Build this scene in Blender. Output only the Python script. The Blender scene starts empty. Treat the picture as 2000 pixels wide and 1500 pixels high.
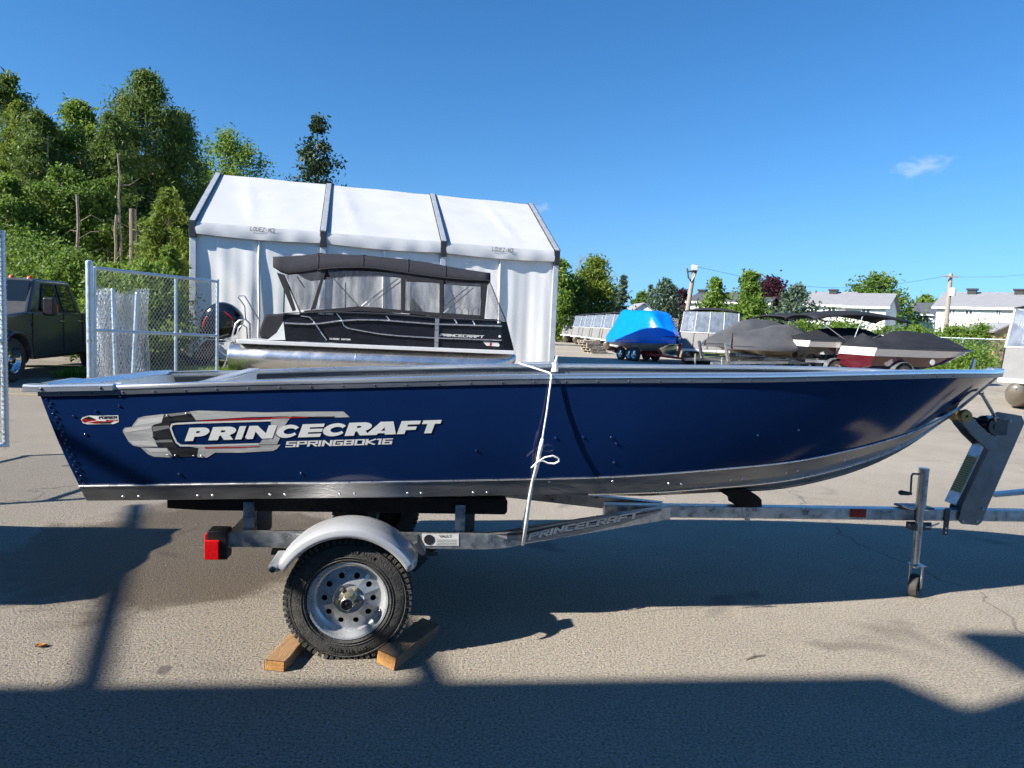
import bpy, bmesh, math, random
import numpy as np
from mathutils import Vector, Matrix

# ------------------------------------------------------------------ camera, sky, sun, exposure
SC = bpy.context.scene
COL = SC.collection
F = 1364.0                      # focal length in photo pixels (photo is 2000 x 1500)
CAM_H, PITCH, ROLL = 1.48, 4.94, 2.5
CR = Matrix.Rotation(math.radians(90 - PITCH), 3, 'X') @ Matrix.Rotation(math.radians(ROLL), 3, 'Z')
CP = Vector((0, 0, CAM_H))
cam_data = bpy.data.cameras.new('camera')
cam = bpy.data.objects.new('camera', cam_data)
COL.objects.link(cam)
cam.matrix_world = Matrix.Translation(CP) @ CR.to_4x4()
cam_data.sensor_width = 36.0
cam_data.lens = 36.0 * F / 2000.0
cam_data.clip_start = 0.05
cam_data.clip_end = 3000
SC.camera = cam

SUNV = Vector((-1.43, -0.71, 1.0)).normalized()      # direction to the sun
SUN_EL = math.asin(SUNV.z)
world = bpy.data.worlds.new('World')
SC.world = world
world.use_nodes = True
wn, wl = world.node_tree.nodes, world.node_tree.links
bg = wn['Background']
sky = wn.new('ShaderNodeTexSky')
sky.sky_type = 'NISHITA'
sky.sun_disc = False
sky.sun_elevation = SUN_EL
sky.sun_rotation = math.atan2(SUNV.x, SUNV.y)
sky.altitude = 80
sky.air_density = 1.0
sky.dust_density = 0.0
sky.ozone_density = 6.0
# clear, haze-free horizon: the lowest band of sky takes the colour of the sky seven degrees up
_tc = wn.new('ShaderNodeTexCoord'); _sp = wn.new('ShaderNodeSeparateXYZ'); _cb = wn.new('ShaderNodeCombineXYZ')
wl.new(_tc.outputs['Generated'], _sp.inputs[0]); wl.new(_sp.outputs[0], _cb.inputs[0]); wl.new(_sp.outputs[1], _cb.inputs[1])
_m1 = wn.new('ShaderNodeMath'); _m1.operation = 'MULTIPLY_ADD'; wl.new(_sp.outputs[2], _m1.inputs[0]); wl.new(_sp.outputs[2], _m1.inputs[1]); _m1.inputs[2].default_value = 0.0135
_m2 = wn.new('ShaderNodeMath'); _m2.operation = 'SQRT'; wl.new(_m1.outputs[0], _m2.inputs[0]); wl.new(_m2.outputs[0], _cb.inputs[2])
wl.new(_cb.outputs[0], sky.inputs['Vector'])
bg.inputs['Strength'].default_value = 0.083
# small wisps of cloud where the photograph has them
geo = wn.new('ShaderNodeTexCoord')
def wisp(px, py, rx, ry, scale, seed):
    d = (CR @ Vector(((px - 1000) / F, (750 - py) / F, -1))).normalized()
    sub = wn.new('ShaderNodeVectorMath'); sub.operation = 'SUBTRACT'
    wl.new(geo.outputs['Generated'], sub.inputs[0]); sub.inputs[1].default_value = d
    sc_ = wn.new('ShaderNodeVectorMath'); sc_.operation = 'MULTIPLY'
    wl.new(sub.outputs[0], sc_.inputs[0]); sc_.inputs[1].default_value = (F / rx, F / rx, F / ry)
    ln = wn.new('ShaderNodeVectorMath'); ln.operation = 'LENGTH'
    wl.new(sc_.outputs[0], ln.inputs[0])
    nz = wn.new('ShaderNodeTexNoise'); nz.inputs['Scale'].default_value = scale
    nz.inputs['Detail'].default_value = 6; nz.inputs['Distortion'].default_value = 0.6
    wl.new(sc_.outputs[0], nz.inputs['Vector'])
    a = wn.new('ShaderNodeMath'); a.operation = 'MULTIPLY_ADD'
    wl.new(nz.outputs['Fac'], a.inputs[0]); a.inputs[1].default_value = 2.2
    inv = wn.new('ShaderNodeMath'); inv.operation = 'SUBTRACT'; inv.inputs[0].default_value = -0.35
    wl.new(ln.outputs['Value'], inv.inputs[1]); wl.new(inv.outputs[0], a.inputs[2])
    r = wn.new('ShaderNodeMapRange'); r.inputs['From Min'].default_value = 0.0; r.inputs['From Max'].default_value = 0.9
    r.inputs['To Max'].default_value = seed
    r.interpolation_type = 'SMOOTHSTEP'
    wl.new(a.outputs[0], r.inputs['Value'])
    return r.outputs[0]
hsv = wn.new('ShaderNodeHueSaturation')
hsv.inputs['Saturation'].default_value = 1.18
hsv.inputs['Value'].default_value = 1.0
wl.new(sky.outputs[0], hsv.inputs['Color'])
last = hsv.outputs[0]
for w in (wisp(1804, 322, 58, 24, 1.6, 0.26), wisp(1062, 404, 30, 14, 1.4, 0.18)):
    mx = wn.new('ShaderNodeMixRGB'); wl.new(w, mx.inputs['Fac']); wl.new(last, mx.inputs['Color1'])
    mx.inputs['Color2'].default_value = (6.2, 6.4, 7.0, 1)
    last = mx.outputs[0]
wl.new(last, bg.inputs['Color'])

sun_data = bpy.data.lights.new('sun', 'SUN')
sun_data.energy = 5.0
sun_data.angle = math.radians(0.53)
sun_data.color = (1.0, 0.955, 0.88)
sun = bpy.data.objects.new('sun', sun_data)
COL.objects.link(sun)
sun.rotation_euler = SUNV.to_track_quat('Z', 'Y').to_euler()
sun.location = SUNV * 60

SC.view_settings.view_transform = 'Standard'
SC.view_settings.look = 'None'
SC.view_settings.gamma = 1.0
SC.view_settings.use_curve_mapping = False
SC.view_settings.exposure = 1.08
SC.render.engine = 'CYCLES'
SC.cycles.use_denoising = True
SC.cycles.max_bounces = 5
SC.cycles.diffuse_bounces = 2
SC.cycles.glossy_bounces = 3
SC.cycles.use_adaptive_sampling = True
SC.cycles.adaptive_threshold = 0.02
SC.cycles.transparent_max_bounces = 12
SC.cycles.use_light_tree = False
SC.cycles.caustics_reflective = False
SC.cycles.caustics_refractive = False
SC.cycles.sample_clamp_indirect = 6.0

# ------------------------------------------------------------------ pixel -> place helpers
def ray(px, py):
    return CR @ Vector(((px - 1000) / F, (750 - py) / F, -1))
def at(px, py, Y):
    d = ray(px, py); return CP + d * (Y / d.y)
def ground(px, py, z=0.0):
    d = ray(px, py); return CP + d * ((z - CP.z) / d.z)

class Frame:
    """local frame: x along the thing, y away from the camera side, z up"""
    def __init__(self, loc, yaw):
        self.o = Vector((loc[0], loc[1], loc[2] if len(loc) > 2 else 0)); self.yaw = yaw
        c, s = math.cos(yaw), math.sin(yaw)
        self.u = Vector((c, s, 0)); self.n = Vector((-s, c, 0))
    def pix(self, px, py, t):
        d = ray(px, py)
        k = (t - (CP - self.o).dot(self.n)) / d.dot(self.n)
        p = CP + d * k - self.o
        return Vector((p.dot(self.u), t, p.z))
    def w(self, p):
        return self.o + self.u * p[0] + self.n * p[1] + Vector((0, 0, p[2]))
    def local(self, p):
        q = Vector(p) - self.o
        return Vector((q.dot(self.u), q.dot(self.n), q.z))

# ------------------------------------------------------------------ materials
MATS = {}
def mat(name, col, rough=0.5, metal=0.0, var=0.10, scale=6.0, bump=0.0, bscale=60.0, coat=0.0,
        stretch=(1, 1, 1), col2=None, spec=0.5, alpha=1.0, coat_rough=0.05, sheen=0.0, rvar=0.08, detail=5):
    m = bpy.data.materials.new(name); m.use_nodes = True
    nt = m.node_tree; N, L = nt.nodes, nt.links
    b = N['Principled BSDF']
    b.inputs['Roughness'].default_value = rough
    b.inputs['Metallic'].default_value = metal
    b.inputs['Specular IOR Level'].default_value = spec
    b.inputs['Coat Weight'].default_value = coat
    b.inputs['Coat Roughness'].default_value = coat_rough
    b.inputs['Alpha'].default_value = alpha
    b.inputs['Sheen Weight'].default_value = sheen
    tc = N.new('ShaderNodeTexCoord'); mp = N.new('ShaderNodeMapping')
    mp.inputs['Scale'].default_value = stretch
    L.new(tc.outputs['Object'], mp.inputs['Vector'])
    nz = N.new('ShaderNodeTexNoise'); nz.inputs['Scale'].default_value = scale; nz.inputs['Detail'].default_value = detail
    nz.inputs['Roughness'].default_value = 0.65
    L.new(mp.outputs[0], nz.inputs['Vector'])
    c1 = [max(0, c * (1 - var)) for c in col]; c2 = col2 if col2 else [min(1, c * (1 + var)) for c in col]
    mx = N.new('ShaderNodeMixRGB')
    rr = N.new('ShaderNodeMapRange'); rr.inputs['From Min'].default_value = 0.3; rr.inputs['From Max'].default_value = 0.7
    L.new(nz.outputs['Fac'], rr.inputs['Value']); L.new(rr.outputs[0], mx.inputs['Fac'])
    mx.inputs['Color1'].default_value = (*c1, 1); mx.inputs['Color2'].default_value = (*c2, 1)
    L.new(mx.outputs[0], b.inputs['Base Color'])
    if rvar:
        r2 = N.new('ShaderNodeMapRange'); r2.inputs['From Min'].default_value = 0.3; r2.inputs['From Max'].default_value = 0.7
        r2.inputs['To Min'].default_value = max(0.02, rough - rvar); r2.inputs['To Max'].default_value = min(1, rough + rvar)
        L.new(nz.outputs['Fac'], r2.inputs['Value']); L.new(r2.outputs[0], b.inputs['Roughness'])
    if bump:
        n2 = N.new('ShaderNodeTexNoise'); n2.inputs['Scale'].default_value = bscale; n2.inputs['Detail'].default_value = 4
        L.new(mp.outputs[0], n2.inputs['Vector'])
        bp = N.new('ShaderNodeBump'); bp.inputs['Strength'].default_value = bump; bp.inputs['Distance'].default_value = 0.02
        L.new(n2.outputs['Fac'], bp.inputs['Height']); L.new(bp.outputs[0], b.inputs['Normal'])
    MATS[name] = m
    return m

def glassy(name, col, alpha, rough=0.08, streak=0.0):
    """thin clear vinyl or window film: partly transparent, glossy"""
    m = bpy.data.materials.new(name); m.use_nodes = True
    N, L = m.node_tree.nodes, m.node_tree.links
    b = N['Principled BSDF']
    b.inputs['Base Color'].default_value = (*col, 1); b.inputs['Roughness'].default_value = rough
    b.inputs['Alpha'].default_value = alpha
    tc = N.new('ShaderNodeTexCoord'); nz = N.new('ShaderNodeTexNoise')
    mp = N.new('ShaderNodeMapping'); mp.inputs['Scale'].default_value = (3, 3, 0.8)
    L.new(tc.outputs['Object'], mp.inputs['Vector']); L.new(mp.outputs[0], nz.inputs['Vector'])
    nz.inputs['Scale'].default_value = 2.4; nz.inputs['Detail'].default_value = 3
    bp = N.new('ShaderNodeBump'); bp.inputs['Strength'].default_value = 0.5; bp.inputs['Distance'].default_value = 0.06
    L.new(nz.outputs['Fac'], bp.inputs['Height']); L.new(bp.outputs[0], b.inputs['Normal'])
    if streak:
        r = N.new('ShaderNodeMapRange'); r.inputs['From Min'].default_value = 0.35; r.inputs['From Max'].default_value = 0.7
        r.inputs['To Min'].default_value = alpha - streak; r.inputs['To Max'].default_value = alpha + streak
        L.new(nz.outputs['Fac'], r.inputs['Value']); L.new(r.outputs[0], b.inputs['Alpha'])
    MATS[name] = m
    return m

def leafmat(name, c_dark, c_light, trans=0.35):
    m = bpy.data.materials.new(name); m.use_nodes = True
    N, L = m.node_tree.nodes, m.node_tree.links
    b = N['Principled BSDF']; b.inputs['Roughness'].default_value = 0.55; b.inputs['Specular IOR Level'].default_value = 0.35
    at_ = N.new('ShaderNodeAttribute'); at_.attribute_name = 'tint'
    mx = N.new('ShaderNodeMixRGB'); mx.inputs['Color1'].default_value = (*c_dark, 1); mx.inputs['Color2'].default_value = (*c_light, 1)
    L.new(at_.outputs['Fac'], mx.inputs['Fac']); L.new(mx.outputs[0], b.inputs['Base Color'])
    tr = N.new('ShaderNodeBsdfTranslucent')
    hs = N.new('ShaderNodeHueSaturation'); hs.inputs['Value'].default_value = 1.5; hs.inputs['Hue'].default_value = 0.485
    L.new(mx.outputs[0], hs.inputs['Color']); L.new(hs.outputs[0], tr.inputs['Color'])
    ms = N.new('ShaderNodeMixShader'); ms.inputs[0].default_value = trans
    L.new(b.outputs[0], ms.inputs[1]); L.new(tr.outputs[0], ms.inputs[2])
    L.new(ms.outputs[0], N['Material Output'].inputs['Surface'])
    MATS[name] = m
    return m

# ------------------------------------------------------------------ mesh helpers
class MB:
    def __init__(self): self.v = []; self.f = []
    def add(self, vs, fs):
        o = len(self.v); self.v += [tuple(p) for p in vs]; self.f += [tuple(i + o for i in f) for f in fs]; return self
    def box(self, c, s, rot=None):
        x, y, z = s[0] / 2, s[1] / 2, s[2] / 2
        vs = [Vector(p) for p in ((-x, -y, -z), (x, -y, -z), (x, y, -z), (-x, y, -z), (-x, -y, z), (x, -y, z), (x, y, z), (-x, y, z))]
        if rot is not None: vs = [rot @ p for p in vs]
        c = Vector(c)
        return self.add([p + c for p in vs], [(0, 3, 2, 1), (4, 5, 6, 7), (0, 1, 5, 4), (1, 2, 6, 5), (2, 3, 7, 6), (3, 0, 4, 7)])
    def span(self, a, b):
        return self.box([(a[i] + b[i]) / 2 for i in range(3)], [abs(b[i] - a[i]) for i in range(3)])
    def beam(self, p0, p1, w, h, up=(0, 0, 1)):
        p0, p1 = Vector(p0), Vector(p1); d = (p1 - p0)
        L = d.length; d.normalize(); up = Vector(up)
        sx = d.cross(up)
        if sx.length < 1e-4: sx = d.cross(Vector((0, 1, 0)))
        sx.normalize(); u2 = sx.cross(d)
        R = Matrix((d, sx, u2)).transposed()
        return self.box((p0 + p1) / 2, (L, w, h), R)
    def cyl(self, p0, p1, r0, r1=None, n=12, caps=True):
        if r1 is None: r1 = r0
        p0, p1 = Vector(p0), Vector(p1); d = (p1 - p0).normalized()
        a = d.cross(Vector((0, 0, 1)))
        if a.length < 1e-3: a = d.cross(Vector((1, 0, 0)))
        a.normalize(); b = d.cross(a)
        vs = []
        for p, r in ((p0, r0), (p1, r1)):
            for i in range(n):
                t = 2 * math.pi * i / n
                vs.append(p + a * (r * math.cos(t)) + b * (r * math.sin(t)))
        fs = [(i, i + n, (i + 1) % n + n, (i + 1) % n) for i in range(n)]
        if caps: fs += [tuple(range(n)), tuple(range(2 * n - 1, n - 1, -1))]
        return self.add(vs, fs)
    def tube(self, pts, r, n=8, caps=True):
        pts = [Vector(p) for p in pts]; rs = r if isinstance(r, (list, tuple)) else [r] * len(pts)
        vs = []; a = None
        for i, p in enumerate(pts):
            d = (pts[min(i + 1, len(pts) - 1)] - pts[max(i - 1, 0)]).normalized()
            if a is None:
                a = d.cross(Vector((0, 0, 1)))
                if a.length < 1e-3: a = d.cross(Vector((1, 0, 0)))
            a = (a - d * a.dot(d)); a.normalize(); b = d.cross(a)
            for k in range(n):
                t = 2 * math.pi * k / n
                vs.append(p + a * (rs[i] * math.cos(t)) + b * (rs[i] * math.sin(t)))
        fs = []
        for i in range(len(pts) - 1):
            for k in range(n):
                fs.append((i * n + k, i * n + (k + 1) % n, (i + 1) * n + (k + 1) % n, (i + 1) * n + k))
        if caps:
            fs += [tuple(range(n - 1, -1, -1)), tuple(range((len(pts) - 1) * n, len(pts) * n))]
        return self.add(vs, fs)
    def lathe(self, prof, c, axis, n=32, closed=False):
        """prof: (offset along axis, radius)"""
        c = Vector(c); d = Vector(axis).normalized()
        a = d.cross(Vector((0, 0, 1)))
        if a.length < 1e-3: a = d.cross(Vector((1, 0, 0)))
        a.normalize(); b = d.cross(a); vs = []
        for (o, r) in prof:
            for k in range(n):
                t = 2 * math.pi * k / n
                vs.append(c + d * o + a * (r * math.cos(t)) + b * (r * math.sin(t)))
        fs = []; m = len(prof)
        for i in range(m if closed else m - 1):
            j = (i + 1) % m
            for k in range(n):
                fs.append((i * n + k, i * n + (k + 1) % n, j * n + (k + 1) % n, j * n + k))
        return self.add(vs, fs)
    def grid(self, rows):
        """rows: list of equally long point rows"""
        m = len(rows[0]); vs = [p for r in rows for p in r]; fs = []
        for i in range(len(rows) - 1):
            for k in range(m - 1):
                fs.append((i * m + k, i * m + k + 1, (i + 1) * m + k + 1, (i + 1) * m + k))
        return self.add(vs, fs)
    def prism(self, poly, t0, t1, ax=1):
        """poly: 2D outline in the two other axes, extruded along axis ax from t0 to t1"""
        n = len(poly)
        def P(p, t):
            q = [0, 0, 0]; o = [i for i in range(3) if i != ax]
            q[o[0]], q[o[1]], q[ax] = p[0], p[1], t
            return q
        vs = [P(p, t0) for p in poly] + [P(p, t1) for p in poly]
        fs = [tuple(range(n)), tuple(range(2 * n - 1, n - 1, -1))] + [(i, i + n, (i + 1) % n + n, (i + 1) % n) for i in range(n)]
        return self.add(vs, fs)
    def build(self, name, material, parent=None, smooth=0, bevel=0.0, solid=0.0, subsurf=0, kind=None, segs=2):
        me = bpy.data.meshes.new(name)
        me.from_pydata([tuple(p) for p in self.v], [], self.f)
        bm = bmesh.new(); bm.from_mesh(me)
        bmesh.ops.recalc_face_normals(bm, faces=bm.faces)
        bm.to_mesh(me); bm.free()
        me.materials.append(material)
        if smooth:
            me.shade_smooth()
            if smooth < 180: me.set_sharp_from_angle(angle=math.radians(smooth))
        o = bpy.data.objects.new(name, me); COL.objects.link(o)
        if parent is not None: o.parent = parent
        if solid:
            md = o.modifiers.new('thickness', 'SOLIDIFY'); md.thickness = solid; md.offset = 0
        if subsurf:
            md = o.modifiers.new('sub', 'SUBSURF'); md.levels = subsurf; md.render_levels = subsurf
        if bevel:
            md = o.modifiers.new('bevel', 'BEVEL'); md.width = bevel; md.segments = segs; md.limit_method = 'ANGLE'
            md.angle_limit = math.radians(40)
        if kind: o['kind'] = kind
        return o

def tag(o, label, cat, group=None):
    o['label'] = label; o['category'] = cat
    if group: o['group'] = group
    return o
def thing(name, label, cat, loc=(0, 0, 0), rz=0.0, group=None):
    o = bpy.data.objects.new(name, None); COL.objects.link(o)
    o.empty_display_size = 0.2
    o.location = loc; o.rotation_euler = (0, 0, rz)
    return tag(o, label, cat, group)
def thing_at(frame, name, label, cat, group=None):
    return thing(name, label, cat, frame.o, frame.yaw, group)
def copy_tree(o, parent=None):
    c = o.copy(); COL.objects.link(c); c.parent = parent
    for ch in list(o.children): copy_tree(ch, c)
    return c
def structure(o):
    o['kind'] = 'structure'; return o
def lerp(a, b, t): return a + (b - a) * t
def interp(x, xs, ys): return float(np.interp(x, xs, ys))
def smooth_curve(xs, ys):
    """monotone-ish cubic through points -> callable"""
    xs = np.array(xs, float); ys = np.array(ys, float)
    m = np.gradient(ys, xs)
    def f(x):
        x = min(max(x, xs[0]), xs[-1]); i = min(int(np.searchsorted(xs, x, side='right')) - 1, len(xs) - 2)
        i = max(i, 0); h = xs[i + 1] - xs[i]; t = (x - xs[i]) / h
        return float((2*t**3-3*t**2+1)*ys[i] + (t**3-2*t**2+t)*h*m[i] + (-2*t**3+3*t**2)*ys[i+1] + (t**3-t**2)*h*m[i+1])
    return f

# lettering: outlines of the built-in font as 2D mesh, cell height 1
def text2d(body, shear=0.0, bold=0.0, space=1.0):
    cu = bpy.data.curves.new('t', 'FONT'); cu.body = body; cu.shear = shear; cu.offset = bold; cu.space_character = space
    cu.resolution_u = 3
    ob = bpy.data.objects.new('t', cu); COL.objects.link(ob)
    dg = bpy.context.evaluated_depsgraph_get()
    me = ob.evaluated_get(dg).to_mesh()
    vs = [(v.co.x, v.co.y) for v in me.vertices]; fs = [tuple(p.vertices) for p in me.polygons]
    ob.evaluated_get(dg).to_mesh_clear()
    bpy.data.objects.remove(ob); bpy.data.curves.remove(cu)
    x0 = min(v[0] for v in vs); x1 = max(v[0] for v in vs); y0 = min(v[1] for v in vs); y1 = max(v[1] for v in vs)
    return [((v[0] - x0) / (x1 - x0), (v[1] - y0) / (y1 - y0)) for v in vs], fs

# square stroke lettering (thick strokes on a 0..4 x 0..6 cell)
STROKES = {
 'S': [[(4,6),(0,6),(0,3),(4,3),(4,0),(0,0)]], 'P': [[(0,0),(0,6),(4,6),(4,3),(0,3)]],
 'R': [[(0,0),(0,6),(4,6),(4,3),(0,3)], [(2,3),(4,0)]], 'I': [[(0,0),(0,6)]], 'N': [[(0,0),(0,6),(4,0),(4,6)]],
 'G': [[(4,6),(0,6),(0,0),(4,0),(4,3),(2,3)]], 'B': [[(0,0),(0,6),(4,6),(4,0),(0,0)], [(0,3),(4,3)]],
 'O': [[(0,0),(0,6),(4,6),(4,0),(0,0)]], 'K': [[(0,0),(0,6)], [(4,6),(0.4,3),(4,0)]], '1': [[(0,6),(1.2,6),(1.2,0)]],
 '6': [[(4,6),(0,6),(0,0),(4,0),(4,3),(0,3)]], 'C': [[(4,6),(0,6),(0,0),(4,0)]], 'E': [[(4,6),(0,6),(0,0),(4,0)], [(0,3),(3.4,3)]],
 'A': [[(0,0),(0,6),(4,6),(4,0)], [(0,2.6),(4,2.6)]], 'F': [[(0,0),(0,6),(4,6)], [(0,3),(3.4,3)]], 'T': [[(2,0),(2,6)], [(0,6),(4,6)]],
 'M': [[(0,0),(0,6),(2,2),(4,6),(4,0)]], 'D': [[(0,0),(0,6),(3,6),(4,5),(4,1),(3,0),(0,0)]], 'L': [[(0,6),(0,0),(4,0)]], ' ': [], '-': [[(1,3),(3,3)]],
 'U': [[(0,6),(0,0),(4,0),(4,6)]], 'V': [[(0,6),(2,0),(4,6)]], 'X': [[(0,0),(4,6)], [(0,6),(4,0)]], 'Z': [[(0,6),(4,6),(0,0),(4,0)]],
}
def strokes2d(word, sx=1.0, th=1.15, gap=1.9):
    """quads for each stroke; returns verts, faces normalised to 0..1 in both"""
    vs = []; fs = []; x = 0
    for ch in word:
        adv = {'I': 0.2, '1': 1.4}.get(ch, 4)
        for line in STROKES[ch]:
            for (a, b) in zip(line[:-1], line[1:]):
                off = 0
                a = Vector((a[0] - off * 1 , a[1])); b = Vector((b[0] - off * 1, b[1])); d = (b - a).normalized(); n = Vector((-d.y, d.x)) * th / 2
                a2, b2 = a - d * th / 2, b + d * th / 2
                o = len(vs)
                vs += [(x + p.x, p.y) for p in (a2 - n, b2 - n, b2 + n, a2 + n)]; fs.append((o, o + 1, o + 2, o + 3))
        x += adv + gap
    x0 = min(v[0] for v in vs); x1 = max(v[0] for v in vs); y0 = min(v[1] for v in vs); y1 = max(v[1] for v in vs)
    return [((v[0] - x0) / (x1 - x0), (v[1] - y0) / (y1 - y0)) for v in vs], fs

def flat_decal(name, material, verts2, faces, fn, parent):
    me = bpy.data.meshes.new(name)
    me.from_pydata([tuple(fn(u, v)) for (u, v) in verts2], [], faces)
    me.materials.append(material)
    o = bpy.data.objects.new(name, me); COL.objects.link(o); o.parent = parent
    return o
# ------------------------------------------------------------------ shared materials
ALU = mat('brushed_aluminium', (0.72, 0.73, 0.75), 0.30, 0.95, 0.10, 14, 0.05, 90)
ALU_DULL = mat('mill_aluminium', (0.36, 0.352, 0.345), 0.36, 0.92, 0.22, 5, 0.10, 55, stretch=(0.7, 1, 3))
RAILM = mat('anodised_rail', (0.82, 0.83, 0.85), 0.26, 0.9, 0.05, 3, 0, stretch=(0.3, 1, 4))
LIPM = mat('grey_rail_lip', (0.30, 0.32, 0.36), 0.35, 0.75, 0.12, 4)
GALV = mat('galvanised_steel', (0.50, 0.52, 0.54), 0.36, 0.85, 0.25, 22, 0.06, 50, rvar=0.15)
GALV2 = mat('galvanised_fence_tube', (0.50, 0.58, 0.64), 0.42, 0.7, 0.15, 20)
FENDER = mat('fender_silver_plastic', (0.60, 0.61, 0.63), 0.30, 0.45, 0.05, 4)
NAVY = mat('navy_paint', (0.005, 0.021, 0.092), 0.12, 0.0, 0.10, 1.6, 0.07, 2.2, coat=0.6, spec=0.5, rvar=0.03)
INNER = mat('light_grey_liner', (0.66, 0.68, 0.67), 0.55, 0.1, 0.06, 5)
RAIL_SHADE = mat('dark_rail_shade', (0.09, 0.105, 0.13), 0.5, 0.1, 0.15, 6)
RUBBER = mat('tyre_rubber', (0.032, 0.032, 0.032), 0.75, 0, 0.35, 30, 0.35, 160, col2=(0.085, 0.080, 0.072))
BLACKP = mat('black_plastic', (0.012, 0.012, 0.014), 0.4, 0, 0.2, 10)
CARPET = mat('black_bunk_carpet', (0.006, 0.006, 0.007), 0.95, 0, 0.3, 80, 0.4, 220)
RED_L = mat('red_lens', (0.55, 0.006, 0.006), 0.15, 0, 0.1, 30, 0.15, 70, coat=0.8)
RED_REFL = mat('dull_red_reflector', (0.25, 0.02, 0.012), 0.35, 0, 0.1, 40)
WHITE_P = mat('white_print', (0.78, 0.79, 0.78), 0.35, 0, 0.03, 20)
SILVER_P = mat('silver_print', (0.50, 0.50, 0.49), 0.35, 0.15, 0.22, 9, stretch=(1, 1, 6))
SILVER2_P = mat('light_silver_print', (0.68, 0.68, 0.66), 0.35, 0.1, 0.10, 12, stretch=(1, 1, 6))
GREY_P = mat('grey_print', (0.26, 0.26, 0.26), 0.35, 0.1, 0.25, 8, stretch=(1, 1, 8))
DARK_P = mat('charcoal_print', (0.025, 0.026, 0.028), 0.35, 0, 0.45, 10, stretch=(1, 1, 8))
RED_P = mat('red_print', (0.42, 0.012, 0.012), 0.35, 0, 0.1, 10)
YELLOW_P = mat('yellow_warning_print', (0.55, 0.42, 0.03), 0.5, 0, 0.12, 12)
YGREEN_P = mat('yellow_warning_label', (0.45, 0.46, 0.10), 0.5, 0, 0.12, 60)
YROLL = mat('amber_roller', (0.45, 0.33, 0.10), 0.3, 0, 0.1, 12)
STRAP = mat('white_webbing', (0.80, 0.80, 0.78), 0.7, 0, 0.05, 60, 0.2, 300)
PINE = mat('fresh_pine_lumber', (0.31, 0.18, 0.085), 0.75, 0, 0.28, 7, 0.25, 24, stretch=(1, 9, 9))
OLDWOOD = mat('weathered_lumber', (0.19, 0.125, 0.08), 0.8, 0, 0.45, 7, 0.5, 20, stretch=(1, 8, 8))
ENDGRAIN = mat('sawn_end_grain', (0.40, 0.20, 0.06), 0.8, 0, 0.35, 45, 0.4, 120)
HUBM = mat('hub_brass_steel', (0.42, 0.39, 0.31), 0.35, 0.8, 0.25, 20)
DARKSTEEL = mat('dark_steel', (0.10, 0.105, 0.115), 0.42, 0.7, 0.2, 14)
STEELBLUE = mat('winch_stand_steel', (0.22, 0.235, 0.25), 0.42, 0.6, 0.18, 10)

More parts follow.
